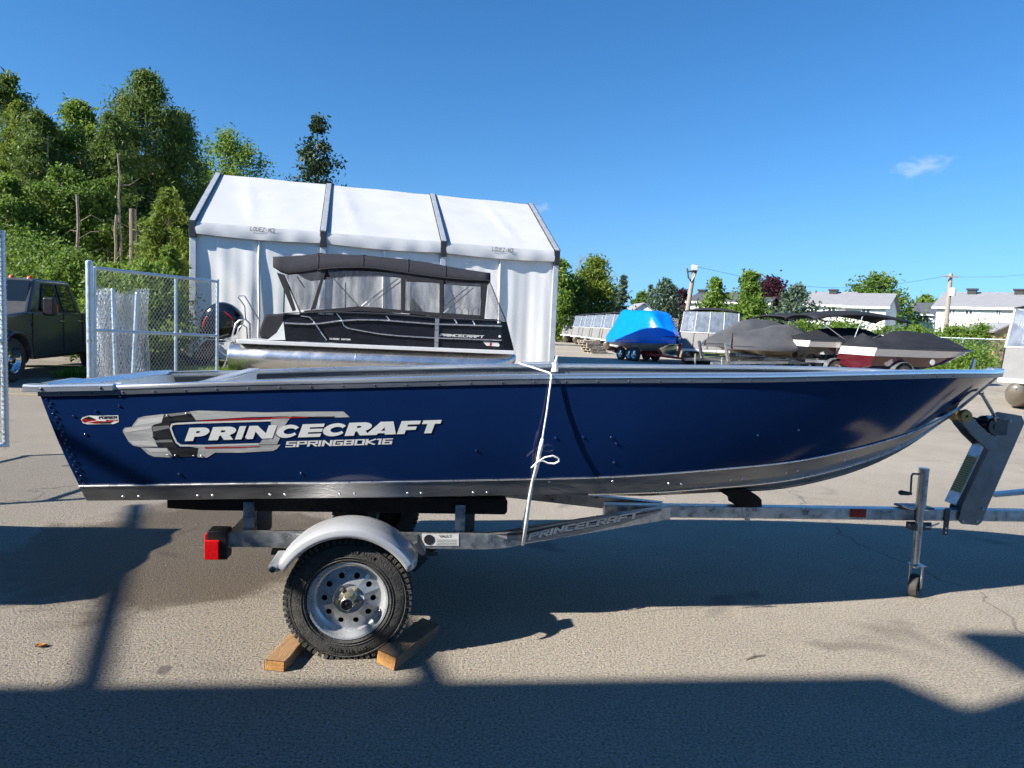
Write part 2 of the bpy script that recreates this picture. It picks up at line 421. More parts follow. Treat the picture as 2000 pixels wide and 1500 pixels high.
# ------------------------------------------------------------------ pavement and land
def pavement_material():
    m = bpy.data.materials.new('worn_asphalt'); m.use_nodes = True
    N, L = m.node_tree.nodes, m.node_tree.links
    b = N['Principled BSDF']
    tc = N.new('ShaderNodeTexCoord')
    def noise(scale, detail=4, rough=0.6, vec=None, dist=0.0):
        n = N.new('ShaderNodeTexNoise'); n.inputs['Scale'].default_value = scale; n.inputs['Detail'].default_value = detail
        n.inputs['Roughness'].default_value = rough; n.inputs['Distortion'].default_value = dist
        L.new(vec or tc.outputs['Object'], n.inputs['Vector']); return n.outputs['Fac']
    def rng(s, a, b_, c=0.0, d=1.0, smooth=True):
        r = N.new('ShaderNodeMapRange'); r.inputs['From Min'].default_value = a; r.inputs['From Max'].default_value = b_
        r.inputs['To Min'].default_value = c; r.inputs['To Max'].default_value = d
        if smooth: r.interpolation_type = 'SMOOTHSTEP'
        L.new(s, r.inputs['Value']); return r.outputs[0]
    def mix(f, c1, c2, mode='MIX'):
        x = N.new('ShaderNodeMixRGB'); x.blend_type = mode
        if isinstance(f, float): x.inputs['Fac'].default_value = f
        else: L.new(f, x.inputs['Fac'])
        for i, c in (('Color1', c1), ('Color2', c2)):
            if isinstance(c, tuple): x.inputs[i].default_value = (*c, 1)
            else: L.new(c, x.inputs[i])
        return x.outputs[0]
    def math_(op, a, b_):
        x = N.new('ShaderNodeMath'); x.operation = op
        for i, c in enumerate((a, b_)):
            if isinstance(c, (int, float)): x.inputs[i].default_value = c
            else: L.new(c, x.inputs[i])
        return x.outputs[0]
    big = noise(0.28, 3, 0.6)
    mid = noise(2.2, 4, 0.7)
    fine = noise(88, 3, 0.85)
    vor = N.new('ShaderNodeTexVoronoi'); vor.inputs['Scale'].default_value = 75; L.new(tc.outputs['Object'], vor.inputs['Vector'])
    sepb = N.new('ShaderNodeSeparateXYZ'); L.new(tc.outputs['Object'], sepb.inputs[0])
    # the left part of the yard is an older, coarser mat than the right
    coarse = rng(math_('ADD', sepb.outputs[0], math_('MULTIPLY', math_('SUBTRACT', mid, 0.5), 3.0)), 0.6, -1.6)
    col = mix(rng(big, 0.35, 0.68), (0.365, 0.315, 0.245), (0.455, 0.400, 0.318))
    col = mix(math_('MULTIPLY', rng(mid, 0.35, 0.75), 0.45), col, (0.29, 0.250, 0.198))
    col = mix(math_('MULTIPLY', rng(fine, 0.52, 0.66), 0.75), col, (0.66, 0.585, 0.475))
    pit = math_('MULTIPLY', rng(fine, 0.49, 0.37), math_('ADD', 0.70, math_('MULTIPLY', coarse, 0.30)))
    col = mix(pit, col, (0.070, 0.060, 0.050))
    col = mix(math_('MULTIPLY', coarse, 0.30), col, (0.17, 0.150, 0.122))
    chip = rng(vor.outputs['Distance'], 0.30, 0.12)
    col = mix(math_('MULTIPLY', chip, 0.22), col, vor.outputs['Color'])
    # faint tyre-scuffed and oil-darkened spots
    spot = noise(0.9, 3, 0.5, dist=1.5)
    col = mix(math_('MULTIPLY', rng(spot, 0.62, 0.72), 0.5), col, (0.12, 0.105, 0.09))
    oil = noise(3.1, 2, 0.4)
    col = mix(math_('MULTIPLY', rng(oil, 0.735, 0.76), 0.65), col, (0.06, 0.055, 0.05))
    # long thin cracks
    dv = N.new('ShaderNodeVectorMath'); dv.operation = 'ADD'
    nw = N.new('ShaderNodeTexNoise'); nw.inputs['Scale'].default_value = 0.9; nw.inputs['Detail'].default_value = 5
    L.new(tc.outputs['Object'], nw.inputs['Vector'])
    sc = N.new('ShaderNodeVectorMath'); sc.operation = 'SCALE'; sc.inputs['Scale'].default_value = 1.1
    L.new(nw.outputs['Color'], sc.inputs[0])
    L.new(tc.outputs['Object'], dv.inputs[0]); L.new(sc.outputs[0], dv.inputs[1])
    vc = N.new('ShaderNodeTexVoronoi'); vc.feature = 'DISTANCE_TO_EDGE'; vc.inputs['Scale'].default_value = 0.075
    L.new(dv.outputs[0], vc.inputs['Vector'])
    crack = rng(vc.outputs['Distance'], 0.0009, 0.0003)
    col = mix(math_('MULTIPLY', crack, 0.45), col, (0.05, 0.045, 0.04))
    # damp run-off under the stern of the boat (drain plug out)
    sep = N.new('ShaderNodeSeparateXYZ'); L.new(tc.outputs['Object'], sep.inputs[0])
    wx = math_('DIVIDE', math_('ADD', sep.outputs[0], 1.95), 1.05)
    wy = math_('DIVIDE', math_('SUBTRACT', sep.outputs[1], 4.25), 1.05)
    rr = math_('ADD', math_('MULTIPLY', wx, wx), math_('MULTIPLY', wy, wy))
    rr = math_('ADD', rr, math_('MULTIPLY', math_('SUBTRACT', noise(1.9, 6, 0.7, dist=0.8), 0.5), 2.6))
    wet = rng(rr, 1.25, 0.55)
    col = mix(math_('MULTIPLY', wet, 0.92), col, (0.36, 0.31, 0.24), 'MULTIPLY')
    L.new(col, b.inputs['Base Color'])
    ro = N.new('ShaderNodeMapRange'); ro.inputs['To Min'].default_value = 0.88; ro.inputs['To Max'].default_value = 0.55
    L.new(wet, ro.inputs['Value']); L.new(ro.outputs[0], b.inputs['Roughness'])
    b.inputs['Specular IOR Level'].default_value = 0.3
    h = noise(88, 3, 0.85)
    bp = N.new('ShaderNodeBump'); bp.inputs['Strength'].default_value = 1.0; bp.inputs['Distance'].default_value = 0.012
    L.new(h, bp.inputs['Height']); L.new(bp.outputs[0], b.inputs['Normal'])
    return m
ASPHALT = pavement_material()
GRASSG = mat('mown_grass_ground', (0.075, 0.11, 0.028), 0.9, 0, 0.35, 1.2, 0.6, 18, col2=(0.17, 0.18, 0.055))
DIRT = mat('dry_gravel_dirt', (0.20, 0.165, 0.12), 0.95, 0, 0.3, 1.0, 0.5, 30, col2=(0.30, 0.26, 0.20))

def sheet(name, pts, z, material):
    mb = MB(); n = len(pts); mb.add([(p[0], p[1], z) for p in pts], [tuple(range(n))])
    return structure(mb.build(name, material))
sheet('ground', [(-700, -300), (700, -300), (700, 1200), (-700, 1200)], -0.010, GRASSG)
sheet('pavement', [(-24, -30), (40, -30), (60, 37), (34, 52), (12, 70), (-6, 72), (-9, 40), (-14, 26), (-24, 20)], 0.0, ASPHALT)
sheet('gravel_verge', [(-24, 15.2), (-9.6, 13.6), (-7.4, 20), (-9, 26), (-24, 24)], 0.004, DIRT)

LINE_Y = mat('worn_yellow_paint', (0.50, 0.36, 0.10), 0.8, 0, 0.3, 4, col2=(0.42, 0.37, 0.28))
a, b = ground(-60, 766), ground(168, 776)
d_ = (b - a).normalized(); n_ = Vector((-d_.y, d_.x, 0)) * .055
sheet('parking_line', [a - n_, b - n_, b + n_, a + n_], .004, LINE_Y)
# ------------------------------------------------------------------ the navy boat on its trailer
YAW = math.radians(6.5)
_g = ground(685, 1273)
_n = Vector((-math.sin(YAW), math.cos(YAW), 0))
FB = Frame(_g + _n * 0.71, YAW)          # origin: under the axle, x towards the bow, y away from the camera

_qw = [0, .2, .4, .55, .68, .78, .86, .92, .965, 1.0]
WG = smooth_curve(_qw, [.655, .69, .70, .675, .605, .515, .41, .295, .175, .03])
WC = smooth_curve(_qw, [.555, .585, .595, .575, .505, .415, .31, .205, .10, .012])
SG0 = FB.pix(75, 754, -.655).x; SG1 = FB.pix(1958, 722, -.03).x
SC0 = FB.pix(170, 977, -.555).x; SC1 = FB.pix(1862, 806, -.012).x
def fit(pts, W, s0, s1):
    out = []
    for (x, y) in pts:
        w = 0.5
        for _ in range(20):
            p = FB.pix(x, y, -w); w = W(min(max((p.x - s0) / (s1 - s0), 0), 1))
        out.append(((p.x - s0) / (s1 - s0), p.z))
    return smooth_curve([o[0] for o in out], [o[1] for o in out])
GZ = fit([(75, 754), (195, 752), (460, 744), (750, 737.5), (1000, 732), (1250, 730), (1500, 729), (1700, 725), (1850, 722.5), (1958, 722)], WG, SG0, SG1)
CZ = fit([(170, 977), (500, 973), (900, 968), (1260, 956), (1400, 943), (1522, 929), (1635, 903), (1760, 862), (1862, 806)], WC, SC0, SC1)
_kz = fit([(1260, 964), (1400, 957), (1522, 951), (1610, 934), (1685, 911), (1760, 876), (1862, 806)], lambda q: 0.012, SC0, SC1)
_u1 = (FB.pix(1260, 964, -.012).x - SC0) / (SC1 - SC0)
def KZ(u): return _kz(u) if u >= _u1 else lerp(CZ(0) - .05, _kz(_u1), (u / _u1) ** 1.0)
def G(u): return Vector((lerp(SG0, SG1, u), -WG(u), GZ(u)))
def C(u): return Vector((lerp(SC0, SC1, u), -WC(u), CZ(u)))
def K(u): return Vector((lerp(SC0, SC1, u), 0, min(KZ(u), CZ(u) - .002)))
DROP = Vector((0, 0, -.02))
def H(u, v, off=0.0):
    """near hull side: v 0 chine .. 1 gunwale"""
    p = C(u).lerp(G(u) + DROP, v)
    p.y -= (.016 * (1 - u ** 3)) * math.sin(math.pi * v) * 1.2
    p.y -= off
    return p
def far(p): return Vector((p.x, -p.y * 1.14, p.z - .045 * min(1, abs(p.y) / .3)))      # the hull lists a little away from the camera
def hull_uv(px, py):
    u, v, w = 0.4, 0.5, 0.6
    for _ in range(40):
        p = FB.pix(px, py, -w)
        a, b = lerp(SC0, SG0, v), lerp(SC1, SG1, v)
        u = (p.x - a) / (b - a); uc = min(max(u, 0), 1)
        zc, zg = CZ(uc), GZ(uc) - .02
        v = min(max((p.z - zc) / (zg - zc), 0), 1)
        w = -H(uc, v).y
    return uc, v
def on_hull(px, py, off=.0025):
    u, v = hull_uv(px, py); return H(u, v, off)

boat = thing_at(FB, 'fishing_boat', 'navy blue aluminium fishing boat with silver rail, in front on the trailer', 'boat')
NU = 72
US = [i / (NU - 1) for i in range(NU)]
def VSK(u): return lerp(.142, .11, max(0, (u - .7) / .3))
mb = MB()
for side_ in (lambda p: p, far):
    mb.grid([[side_(H(u, lerp(VSK(u) - .02, 1, k / 10))) for k in range(11)] for u in US])
mb.build('hull_side', NAVY, boat, smooth=60)
mb = MB()
for side_ in (lambda p: p, far):
    mb.grid([[side_(H(u, lerp(0, VSK(u), k / 3), .005)) for k in range(4)] for u in US])
    # bottom, with a rolled chine and two pressed strakes
    rows = []
    for u in US:
        c, k_ = H(u, 0, .005), K(u); r = []
        for k in range(13):
            t = k / 12; p = c.lerp(k_, t)
            if 0 < k < 12: p.z -= .012 * math.sin(t * math.pi * 4) ** 2 * (1 - u)
            r.append(side_(p))
        rows.append(r)
    mb.grid(rows)
mb.build('bottom_plating', ALU_DULL, boat, smooth=35)
# keel and stem bar
stem = [K(u) + Vector((0, 0, -.004)) for u in US] + [K(1).lerp(G(1), t) + Vector((.004, 0, -.004)) for t in (.25, .5, .75, .97)]
MB().tube(stem, .013, 6).build('keel_bar', ALU_DULL, boat, smooth=60)
# spray strake with its rivets, forward bottom
mb = MB(); mb.tube([H(u, 0, .005).lerp(K(u), .42) + Vector((0, -.006, -.008)) for u in US if .50 < u < .985], .007, 5)
mb.tube([H(u, VSK(u), .006) for u in US], .004, 5)
mb.build('spray_strake', ALU, boat, smooth=60)
# inner liner, floor
mb = MB()
for side_ in (lambda p: p, far):
    mb.grid([[side_(H(u, lerp(.18, 1.0, k / 4), -.014)) for k in range(5)] for u in US])
mb.build('inner_liner', INNER, boat, smooth=60)
zf = CZ(.3) + .07
mb = MB(); mb.grid([[Vector((lerp(SC0, SC1, u), y_, zf)) for y_ in (-max(.03, WC(u) - .03), max(.03, WC(u) - .03))] for u in US if u < .80 and K(u).z < zf - .02 and CZ(u) < zf])
mb.build('floor', INNER, boat)
# transom with motor cut-out
top = [(-1, 0), (-.62, 0), (-.5, -.012), (.5, -.028), (.62, -.028), (1.13, -.045)]
mb = MB(); outer = []; inner = []
g0, c0 = G(0), C(0)
rows_o, rows_i = [], []
for (t, dz) in top:
    a = Vector((g0.x, -g0.y * t, g0.z + dz - .012)); b = Vector((c0.x, -c0.y * t, c0.z - .03 * (1 - abs(t))))
    rows_o.append([a, b]); rows_i.append([a + Vector((.045, 0, 0)), b + Vector((.045, 0, 0))])
mb.grid(rows_o)
mb.build('transom', NAVY, boat)
mb = MB(); mb.grid(rows_i); mb.build('transom_lining', INNER, boat)
mb = MB(); mb.tube([r[0].lerp(q[0], .5) + Vector((0, 0, .004)) for r, q in zip(rows_o, rows_i)], .026, 6)
mb.build('transom_cap', RAILM, boat, smooth=40)
# rails
def sweep(prof, path, outs):
    rows = []
    for p, o in zip(path, outs):
        rows.append([p + o * a + Vector((0, 0, b)) for (a, b) in prof])
    return rows
path = [G(u) for u in US]
outs = []
for i in range(NU):
    d = path[min(i + 1, NU - 1)] - path[max(i - 1, 0)]; d.z = 0; d.normalize()
    outs.append(Vector((d.y, -d.x, 0)))
railp = [(-.036, -.020), (-.036, -.004), (-.030, 0), (-.006, .001), (.006, -.002), (.010, -.008), (.010, -.018), (.006, -.021), (-.036, -.020)]
lipp = [(.004, -.020), (.007, -.022), (.005, -.041), (.002, -.043)]
for nm, pr, m_ in (('gunwale_rail', railp, RAILM), ('rail_lip', lipp, LIPM)):
    for s_ in (1, -1):
        rows = sweep(pr, path, outs)
        if s_ < 0: rows = [[far(p) for p in r] for r in rows]
        mb = MB(); mb.grid(rows)
        mb.build(nm, m_, boat, smooth=35)
mb = MB(); mb.grid([[far(p) for p in r] for r in sweep([(-.018, -.03), (-.024, -.075)], path, outs)])  # dark strip stands in for the shadow below the far rail
mb.build('rail_shade_strip', RAIL_SHADE, boat)
# stern corner caps with bolts
for s_ in (1, -1):
    mb = MB()
    rows = []
    for i, u in enumerate([-.012, 0, .02, .04, .062]):
        p = Vector((lerp(SG0, SG1, u), -WG(max(u, 0)), GZ(max(u, 0))))
        e = .010 if i == 0 else 0
        rows.append([p + Vector((0, dy, dz)) for (dy, dz) in ((.07, .004), (.02, .006), (-.010 + e, .005), (-.017 + e, -.002), (-.017 + e, -.022), (-.010, -.024))])
    mb.grid(rows); mb.add(rows[0], [tuple(range(6))]); mb.add(rows[-1], [tuple(range(6))])
    if s_ < 0: mb.v = [tuple(far(Vector(q))) for q in mb.v]
    cap = mb.build('corner_cap', RAILM, boat, smooth=40)
    for u in (.004, .052):
        mb = MB(); p = Vector((lerp(SG0, SG1, u), -(WG(u) + .017), GZ(u) - .011)); p = p if s_ > 0 else far(p)
        mb.lathe([(-.002, .007), (.002, .0065), (.0045, .004), (.005, 0.0008)], p, (0, -s_, 0), 10)
        mb.build('cap_bolt', DARKSTEEL, cap, smooth=40)
# splash-well bulkhead and benches
sb = FB.pix(492, 724, .56).x
zb = GZ(.15) - .055
def wid(x, z):
    u = min(max((x - SC0) / (SC1 - SC0), 0), 1); v = min(max((z - CZ(u)) / (GZ(u) - CZ(u)), 0), 1)
    return -H(u, v).y - .03
mb = MB(); mb.add([(sb, -wid(sb, zf), zf), (sb, wid(sb, zf), zf), (sb, wid(sb, zb), zb), (sb, -wid(sb, zb), zb)], [(0, 1, 2, 3)]); mb.build('bulkhead', INNER, boat, solid=.02)
mb = MB(); w_ = wid(sb, zb); mb.span((sb - .035, -w_, zb), (sb + .03, w_, zb + .014)); mb.build('bulkhead_flange', RAILM, boat, bevel=.004)
for (s_a, s_b) in ((sb + 1.0, sb + 1.35), (sb + 2.25, sb + 2.6)):
    mb = MB(); w_ = min(wid(s_a, zf), wid(s_b, zf)) - .02; mb.span((s_a, -w_, zf + .26), (s_b, w_, zf + .32)); mb.span((s_a + .05, -w_, zf), (s_b - .05, w_, zf + .26))
    mb.build('bench_seat', INNER, boat, bevel=.01)
# bow deck
ub = [u for u in US if u > .875]
mb = MB(); mb.grid([[G(u) + Vector((0, .03, -.010)), far(G(u) + Vector((0, .03, -.010)))] for u in ub]); mb.build('bow_deck', RAILM, boat, solid=.006)
mb = MB(); mb.box(G(1) + Vector((-.02, .03, -.008)), (.08, .06, .03)); mb.build('bow_cap', RAILM, boat, bevel=.012)
# perforated strip on far inner side
mb = MB(); dots = MB()
for i in range(36):
    px_ = 717 + i * 7.6
    p = FB.pix(px_, 730.5 - i * .12, .655 * 1.14 - .012)
    dots.lathe([(0, .0075), (-.004, .006), (-.004, .001)], p + Vector((0, -.004, 0)), (0, 1, 0), 6)
dots.build('liner_rivets', DARKSTEEL, boat, kind='stuff')

# rivets: along the lip, the transom edge, the skirt and the scattered ones on the side
rv = MB()
def rivet(mb, p, r=.0055, nrm=(0, -1, 0)):
    mb.lathe([(-.001, r), (.002, r * .85), (.0038, r * .45), (.0042, .0004)], p, nrm, 8)
for x in [130 + 60.5 * i for i in range(31)]:
    u = (FB.pix(min(x, 1930), 745, -.62).x - SG0) / (SG1 - SG0)
    if u < .97: rivet(rv, G(u) + outs[int(u * (NU - 1))] * .006 + Vector((0, 0, -.032)), .0042)
rv.build('lip_rivets', DARKSTEEL, boat, smooth=50, kind='stuff')
rv = MB()
for i in range(27):
    t = i / 26; x = lerp(90, 166, t) + (7 if i % 2 else 1); y = lerp(780, 965, t)
    rivet(rv, on_hull(x, y, .001), .0058)
for (x, y) in ((235, 774), (233, 793), (188, 803), (144, 813), (167, 848), (588, 924), (350, 926), (1085, 855), (1139, 854), (1194, 854), (1203, 866), (1199, 903), (930, 880), (1480, 850), (1560, 840)):
    rivet(rv, on_hull(x, y, .001), .0062)
rv.build('side_rivets', NAVY, boat, smooth=50, kind='stuff')
rv = MB()
for x in (242, 272, 387, 416, 528, 557, 664, 693, 796, 823, 924, 951, 1072, 1196, 1305, 1330, 1425, 1448, 1534, 1556, 1645, 1664):
    u, v = hull_uv(x, interp(x, [240, 951, 1072, 1196, 1330, 1448, 1556, 1664], [969, 961, 940, 939, 945, 934, 920, 898]))
    rivet(rv, H(u, max(.02, min(v, .13)), .006), .0065)
rv.build('skirt_rivets', ALU, boat, smooth=50, kind='stuff')

# --- lettering and emblem on the near side (flat print laid on the plating)
def poly_decal(name, m_, polys, off, parent=boat):
    """polygons given by where they lie on the hull side, subdivided so they follow its curve"""
    bm = bmesh.new()
    for pl in polys:
        try: bm.faces.new([bm.verts.new((x, y, 0)) for (x, y) in pl])
        except ValueError: pass
    bmesh.ops.triangulate(bm, faces=bm.faces)
    vs = [v.co.copy() for v in bm.verts]
    bm.verts.index_update()
    fs = [tuple(v.index for v in f.verts) for f in bm.faces]; bm.free()
    me = bpy.data.meshes.new(name)
    me.from_pydata([tuple(on_hull(v.x, v.y, off * .42)) for v in vs], [], fs)
    me.materials.append(m_)
    o = bpy.data.objects.new(name, me); COL.objects.link(o); o.parent = parent
    return o
def z6(pts): return [(230 + x / 6.06, 790 + y / 6.06) for (x, y) in pts]   # emblem outline measured on an enlarged view
emb = poly_decal('emblem', SILVER_P, [
    z6([(170, 255), (240, 160), (310, 140), (548, 112), (520, 215), (420, 240), (180, 268)]),
    z6([(62, 300), (85, 275), (180, 262), (420, 238), (405, 290), (430, 400), (480, 500), (270, 505), (180, 485), (130, 440), (65, 330)]),
    z6([(275, 510), (590, 515), (650, 612), (640, 628), (430, 618), (360, 590)])], .0025)
poly_decal('emblem_highlight', SILVER2_P, [z6([(75, 300), (110, 285), (395, 255), (400, 285), (95, 330)]), z6([(200, 250), (255, 175), (540, 140), (520, 205)]),
    z6([(335, 515), (585, 520), (600, 560), (380, 560)]), z6([(140, 430), (430, 430), (470, 495), (200, 480)])], .0032, emb)
poly_decal('emblem_bracket', DARK_P, [
    z6([(550, 112), (850, 82), (925, 185), (640, 205), (520, 212)]), z6([(520, 215), (625, 210), (608, 260), (640, 400), (690, 490), (720, 512), (585, 512), (470, 490), (420, 380), (405, 260), (430, 238)]),
    z6([(585, 515), (720, 513), (955, 515), (938, 618), (660, 618)])], .0034, emb)
poly_decal('emblem_bracket_sheen', GREY_P, [z6([(560, 115), (846, 86), (868, 110), (555, 150)]), z6([(415, 262), (610, 245), (612, 280), (418, 320)]), z6([(440, 420), (640, 415), (655, 445), (455, 450)])], .0040, emb)
poly_decal('emblem_frame', SILVER_P, [
    z6([(850, 80), (955, 72), (1010, 82), (1075, 112), (1560, 95), (2080, 84), (2580, 78)]) and
    [(370, 803.5), (388, 801.8), (397, 803.5), (407, 808.5), (520, 805.5), (600, 803.8), (671, 803.6), (683, 814.5), (655, 815.5), (655, 812.3), (560, 812.6), (480, 815), (383, 821)],
    [(350, 869), (395, 869.5), (403, 873), (540, 869), (548, 868), (541, 877), (533, 880.5), (470, 884), (420, 884), (411, 890), (404, 894), (385, 893), (388, 875)],
    [(530, 815.5), (570, 813), (561, 824), (555, 833), (546, 858), (541, 868), (505, 868), (515, 856), (530, 838), (529, 825)]], .0030, emb)
def stroke_poly(pts, w):
    out = []
    for (a, b) in zip(pts[:-1], pts[1:]):
        a, b = Vector(a), Vector(b); d = (b - a).normalized(); n = Vector((-d.y, d.x)) * w / 2; a2 = a - d * w * .3; b2 = b + d * w * .3
        out.append([tuple(a2 - n), tuple(b2 - n), tuple(b2 + n), tuple(a2 + n)])
    return out
poly_decal('emblem_outline', SILVER2_P, stroke_poly([(530, 821), (470, 823), (383, 825.5), (345, 827.5), (336, 829), (333.5, 836), (339, 852), (345, 864), (353, 870), (400, 870.5), (505, 867)], 3.6), .0042, emb)
poly_decal('emblem_red_line', RED_P, [[(390, 821.5), (470, 817.5), (560, 814.6), (600, 814), (600, 815.6), (560, 816.8), (470, 820.5), (396, 823)], [(400, 873.4), (470, 872.5), (508, 871), (508, 872.4), (470, 874.6), (401, 876)]], .0042, emb)
poly_decal('emblem_black_line', DARK_P, [[(600, 813.6), (655, 813), (652, 815.6), (600, 816)]], .0042, emb)
rv = MB()
for (x, y) in ((327, 811), (364, 807), (343, 888.5), (379, 889.5), (393, 890), (328, 888), (297, 853), (474, 853)): rivet(rv, on_hull(x, y, .004), .004)
rv.build('emblem_studs', ALU, emb, smooth=50, kind='stuff')

# heavy slanted capitals: outlines on a unit cell, counters as separate cut polygons via strips
def arc(cx, cy, rx, ry, a0, a1, n=9):
    return [(cx + rx * math.cos(math.radians(lerp(a0, a1, i / (n - 1)))), cy + ry * math.sin(math.radians(lerp(a0, a1, i / (n - 1))))) for i in range(n)]
def ring(o, i):
    return [[o[k], o[k + 1], i[k + 1], i[k]] for k in range(len(o) - 1)]
def glyph(ch):
    if ch == 'I': return [[(.12, 0), (.88, 0), (.88, 1), (.12, 1)]]
    if ch in 'PR':
        b = [[(.02, 0), (.40, 0), (.40, 1), (.02, 1)]]
        o = [(.40, 1)] + [(.62, 1)] + arc(.62, .66, .38, .34, 80, -80) + [(.40, .32)]
        i = [(.40, .74)] + [(.46, .74)] + arc(.48, .66, .10, .08, 80, -80) + [(.40, .58)]
        g = b + ring(o, i)
        if ch == 'R': g.append([(.46, .34), (.80, .36), (1.02, 0), (.64, 0)])
        return g
    if ch == 'N': return [[(.0, 0), (.30, 0), (.30, 1), (.0, 1)], [(.70, 0), (1, 0), (1, 1), (.70, 1)], [(.30, 1), (.70, .40), (.70, 0), (.62, 0), (.30, .55)]]
    if ch == 'C':
        o = arc(.52, .5, .53, .5, 32, 328, 17); i = arc(.60, .5, .28, .22, 26, 334, 17)
        return ring(o, i)
    if ch == 'E': return [[(.0, 0), (.38, 0), (.38, 1), (.0, 1)]] + [[(.38, a), (.98, a), (.98, a + .25), (.38, a + .25)] for a in (0, .375, .75)]
    if ch == 'F': return [[(.0, 0), (.40, 0), (.40, 1), (.0, 1)], [(.40, .72), (1.02, .72), (1.02, 1), (.40, 1)], [(.40, .30), (.92, .30), (.92, .56), (.40, .56)]]
    if ch == 'T': return [[(.30, 0), (.72, 0), (.72, .72), (.30, .72)], [(-.02, .72), (1.04, .72), (1.04, 1), (-.02, 1)]]
    if ch == 'A': return [[(-.06, 0), (.36, 0), (.56, .58), (.56, 1), (.34, 1)], [(.66, 0), (1.06, 0), (.80, 1), (.56, 1), (.56, .58)], [(.33, .12), (.70, .12), (.66, .30), (.40, .30)]]
def word_polys(word, cells, fn):
    out = []
    for ch, (a, b) in zip(word, cells):
        for pl in glyph(ch): out.append([fn(lerp(a, b, x), y) for (x, y) in pl])
    return out
_cx = [(360, 403), (406, 455), (457, 474), (478, 532), (536, 578), (582, 626), (627, 670), (672, 720), (716, 770), (775, 812), (818, 852)]
def _wfn(x, y):
    yb = lerp(861.5, 845.5, (x - 360) / 490)
    return (x + 9.5 * y, yb - lerp(26, 25.5, (x - 360) / 490) * y)
WORD = 'PRINCECRAFT'
poly_decal('brand_lettering_shadow', DARK_P, [[(x - 1.2, y + 1.0) for (x, y) in pl] for pl in word_polys(WORD, _cx, _wfn)], .0046)
poly_decal('brand_lettering', WHITE_P, word_polys(WORD, _cx, _wfn), .0055)
vs, fs = strokes2d('SPRINGBOK16', th=1.35, gap=1.75)
flat_decal('model_lettering', WHITE_P, vs, fs, lambda u, v: on_hull(lerp(557, 765, u) + 3 * v, lerp(874, 868, u) - 12.5 * v, .0014), boat)
# dealer sticker
st = poly_decal('dealer_sticker', WHITE_P, [[(158.5, 819), (162, 815), (174, 811.5), (191, 818), (191, 812), (231, 811), (232.5, 824), (222, 828), (170, 828.5), (162, 826)]], .003)
poly_decal('sticker_boat_red', RED_P, [[(160, 819), (168, 815.5), (178, 817), (189, 821), (172, 823.5), (166, 826), (161, 823)], [(170, 826), (190, 822), (200, 822.5), (222, 822), (222, 823.5), (190, 827.5)]], .0036, st)
poly_decal('sticker_boat_black', DARK_P, [[(163, 817), (174, 813), (188, 819), (172, 819.5)], [(196, 824.3), (219, 824), (216, 827), (194, 827.5)]], .0040, st)
vs, fs = strokes2d('POIRIER', th=1.5)
flat_decal('sticker_lettering', DARK_P, vs, fs, lambda u, v: on_hull(lerp(193.5, 229, u), lerp(818.6, 817.8, u) - 5.6 * v, .0019), st)
vs, fs = strokes2d('MARINE', th=1.3)
flat_decal('sticker_small_lettering', RED_P, vs, fs, lambda u, v: on_hull(lerp(207, 231, u), lerp(822.6, 822.2, u) - 3.2 * v, .0019), st)

# ------------------------------------------------------------------ trailer
trailer = thing_at(FB, 'boat_trailer', 'galvanised single axle boat trailer carrying the navy boat', 'trailer')
T = lambda px, py, t: FB.pix(px, py, t)
HW = .50
ra, rb, rc = T(445, 1054, -HW), T(985, 1054, -HW), T(1302, 999, -.035)
RH = (T(720, 1039, -HW) - T(720, 1068, -HW)).z
zr = T(720, 1054, -HW).z
zt = T(1700, 1002, 0).z
for s_ in (1, -1):
    mb = MB()
    pts = [Vector((ra.x, -HW * s_, zr)), Vector((rb.x - .08, -HW * s_, zr)), Vector((rb.x, -(HW - .01) * s_, zr + .004)), Vector((rb.x + .1, -(HW - .05) * s_, zr + .012)), Vector((rc.x, -.045 * s_, zt))]
    rows = []
    for i, p in enumerate(pts):
        d = pts[min(i + 1, 4)] - pts[max(i - 1, 0)]; d.normalize(); nn = Vector((d.y, -d.x, 0)).normalized() * .025
        up = Vector((0, 0, RH / 2))
        rows.append([p + nn + up, p + nn - up, p - nn - up, p - nn + up, p + nn + up])
    mb.grid(rows); mb.add(rows[0][:4], [(0, 1, 2, 3)]); mb.add(rows[-1][:4], [(0, 1, 2, 3)])
    mb.build('side_rail', GALV, trailer, bevel=.004)
tend = T(2000, 1000, 0).x + .75
mb = MB(); mb.span((rc.x - .35, -.032, zt - .034), (tend, .032, zt + .034)); mb.build('tongue', GALV, trailer, bevel=.005)
mb = MB(); mb.span((tend - .02, -.05, zt - .02), (tend + .14, .05, zt + .05)); mb.lathe([(-.05, .045), (.02, .05), (.05, .03), (.055, .001)], (tend + .17, 0, zt + .02), (0, 0, 1), 16)
mb.build('coupler', DARKSTEEL, trailer, bevel=.006)
for x_ in (ra.x + .03, T(895, 1050, -HW).x + .03, rc.x - .25):
    w_ = HW if x_ < rb.x else .12
    mb = MB(); mb.span((x_ - .03, -w_ + .026, zr - .03), (x_ + .03, w_ - .026, zr + .03)); mb.build('cross_member', GALV, trailer, bevel=.004)
AX, AZ, WR = T(681, 1155, -.76).x, T(681, 1155, -.76).z, .268
AZ = WR - .006
mb = MB(); mb.span((AX - .028, -.62, AZ - .028 + .02), (AX + .028, .62, AZ + .028 + .02)); mb.build('axle', GALV, trailer, bevel=.004)
